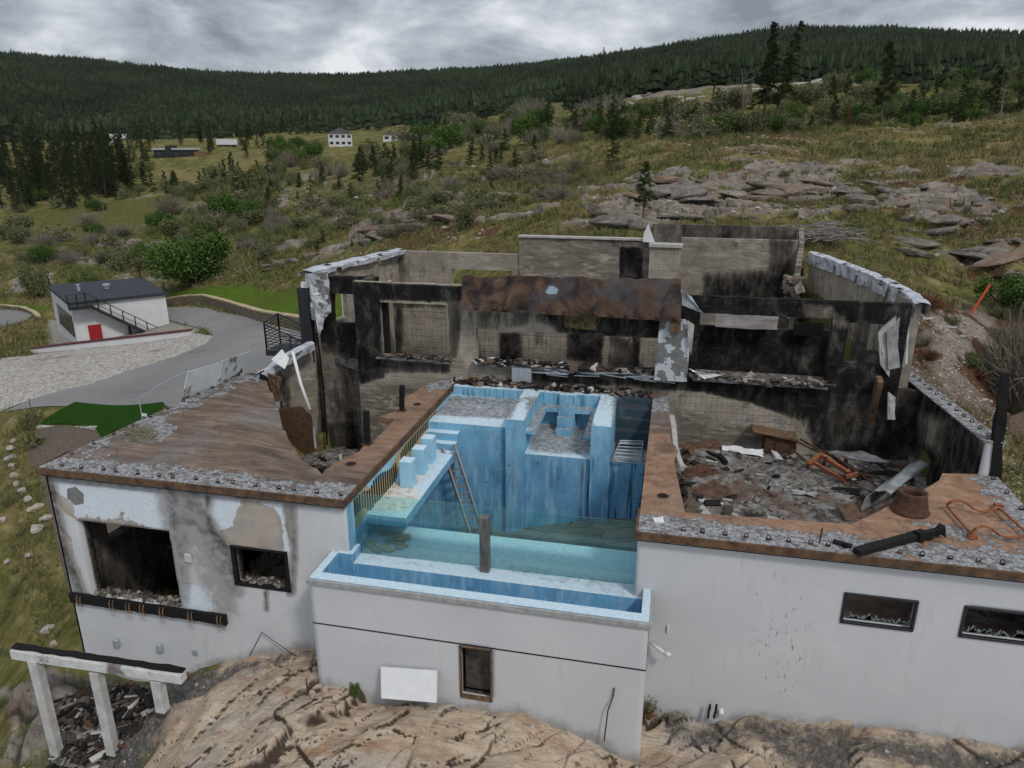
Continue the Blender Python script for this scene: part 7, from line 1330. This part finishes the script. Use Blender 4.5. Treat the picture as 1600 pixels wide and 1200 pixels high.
# far forest as one mass
g=np.random.default_rng(77); N0=105000
r=np.sqrt(g.uniform(240**2,1560**2,N0)); r=np.where(g.random(N0)<.45,g.uniform(280,1000,N0),r); a=g.uniform(-YAW-R(46),-YAW+R(46),N0); X_=r*np.sin(a);Y_=r*np.cos(a)
az_=np.degrees(a+YAW)
gate=fbm(X_*.006,Y_*.006,4,41); r0_=np.where(az_>4,285,np.where(az_<-27,300,395)); prob=np.clip((r-r0_)/120,0,1)*1.0
prob=np.where(r<620,prob*np.clip((gate-.40)*6,0,1),prob*np.clip((gate-.27)*9,0,1)); prob=np.where((r>700),np.maximum(prob,.85),prob); k=g.random(N0)<prob; X_,Y_,r=X_[k],Y_[k],r[k]; Z_=gz(X_,Y_); n=len(X_)
hh=(5.5+8*g.random(n)**1.6)*np.where(r>700,.72,1.0)*(.75+.5*fbm(X_*.01,Y_*.01,3,55)); ww=hh*g.uniform(.15,.27,n)
lay=[]; FT=[]; vo=0; nj=6; VV=[]; 
for (z0,z1,w0) in ((.12,.55,1.),(.36,.78,.75),(.6,1.,.5)):
    t=np.linspace(0,2*PI,nj,endpoint=False)[None]+g.uniform(0,6,n)[:,None]; rr=ww[:,None]*w0*g.uniform(.65,1.25,(n,nj)); zb_=hh[:,None]*(z0+g.uniform(-.05,.05,(n,nj)))
    ring=np.stack([X_[:,None]+rr*np.cos(t),Y_[:,None]+rr*np.sin(t),Z_[:,None]+zb_],-1); apex=np.stack([X_,Y_,Z_+hh*z1],-1)[:,None]; VV.append(np.concatenate([ring,apex],1))
VV=np.concatenate(VV,1); m_=VV.shape[1]; T=[]
for l in range(3):
    b=l*(nj+1)
    for j in range(nj): T.append((b+j,b+(j+1)%nj,b+nj))
F_=(np.arange(n)[:,None,None]*m_+np.array(T)[None]).reshape(-1,3)
o=mkobj('far_forest',VV.reshape(-1,3),F_,MT['far_needles']); tag(o,'dense dark conifer forest covering the distant hills','forest',kind='stuff')
print('forest trees',n)
def merge_rest(cat,keepn,name,label,mat):
    """the plants that show smallest become one mass"""
    L_=[o for o in bpy.data.objects if o.parent is None and o.get('category')==cat]
    def size(o):
        hgt=max(float(np.max(np.abs(np.array(c.bound_box)[:,2]))) for c in o.children); return hgt*o.scale[2]/float((np.array(o.location)-CP)@fv)
    L_=[o for o in L_ if o.children]; L_.sort(key=size,reverse=True); rest=L_[keepn:]; g=np.random.default_rng(4); VV=[]; 
    for o in rest:
        M=np.array(Matrix.LocRotScale(o.location,o.rotation_euler,o.scale)); c=max(o.children,key=lambda c:len(c.data.vertices)); me=c.data
        if len(me.polygons)==0: continue
        co=np.empty(len(me.vertices)*3,np.float32); me.vertices.foreach_get('co',co); co=co.reshape(-1,3)
        k=min(700,len(me.polygons)//3); idx=g.choice(len(me.polygons),k,replace=False); T=np.array([me.polygons[int(i)].vertices[:3] for i in idx]); P=co[T]; cen=P.mean(1,keepdims=True); P=cen+(P-cen)*2.1; P=P@M[:3,:3].T+M[:3,3]; VV.append(P.reshape(-1,3))
    if VV:
        V_=np.concatenate(VV); o=mkobj(name,V_,np.arange(len(V_)).reshape(-1,3),MT[mat]); tag(o,label,cat,kind='stuff')
    for o in rest:
        for c in list(o.children): bpy.data.objects.remove(c)
        bpy.data.objects.remove(o)
merge_rest('shrub',290,'small_scrub','small scattered scrub far out on the slopes','leaves'); merge_rest('conifer',290,'small_conifers','small scattered conifers far out on the slopes','needles')
GR={}
for o in bpy.data.objects:
    if o.parent is None and o.get('label') and o.get('kind')!='stuff': GR.setdefault(o['label'],[]).append(o)
for lb,os_ in GR.items():
    if len(os_)<2: continue
    px=proj(np.array([tuple(o.location) for o in os_])); od=np.argsort(px[0])
    for k,i in enumerate(od):
        n_=k+1; th='th' if 10<n_%100<14 else {1:'st',2:'nd',3:'rd'}.get(n_%10,'th'); os_[i]['label']=lb+', %d%s from the left'%(n_,th)
for o in list(bpy.data.objects):     # prototypes that were never placed
    if o.parent is None and o.type in('EMPTY','MESH') and not o.get('label') and not o.get('kind') :
        for c in list(o.children): bpy.data.objects.remove(c)
        bpy.data.objects.remove(o)
if 1:
    b=MB(); b.bb(-1900,1900,-60,3200,-140,300); 
    hm=bpy.data.materials.new('thin_air'); hm.use_nodes=True; t=hm.node_tree; t.nodes.clear(); o_=t.nodes.new('ShaderNodeOutputMaterial'); pv=t.nodes.new('ShaderNodeVolumePrincipled'); pv.inputs['Color'].default_value=(.72,.80,.90,1); pv.inputs['Density'].default_value=.000022; t.links.new(pv.outputs[0],o_.inputs['Volume'])
    h=b.build('haze',hm); tag(h,'thin bluish haze over the distant hills','haze',kind='stuff')
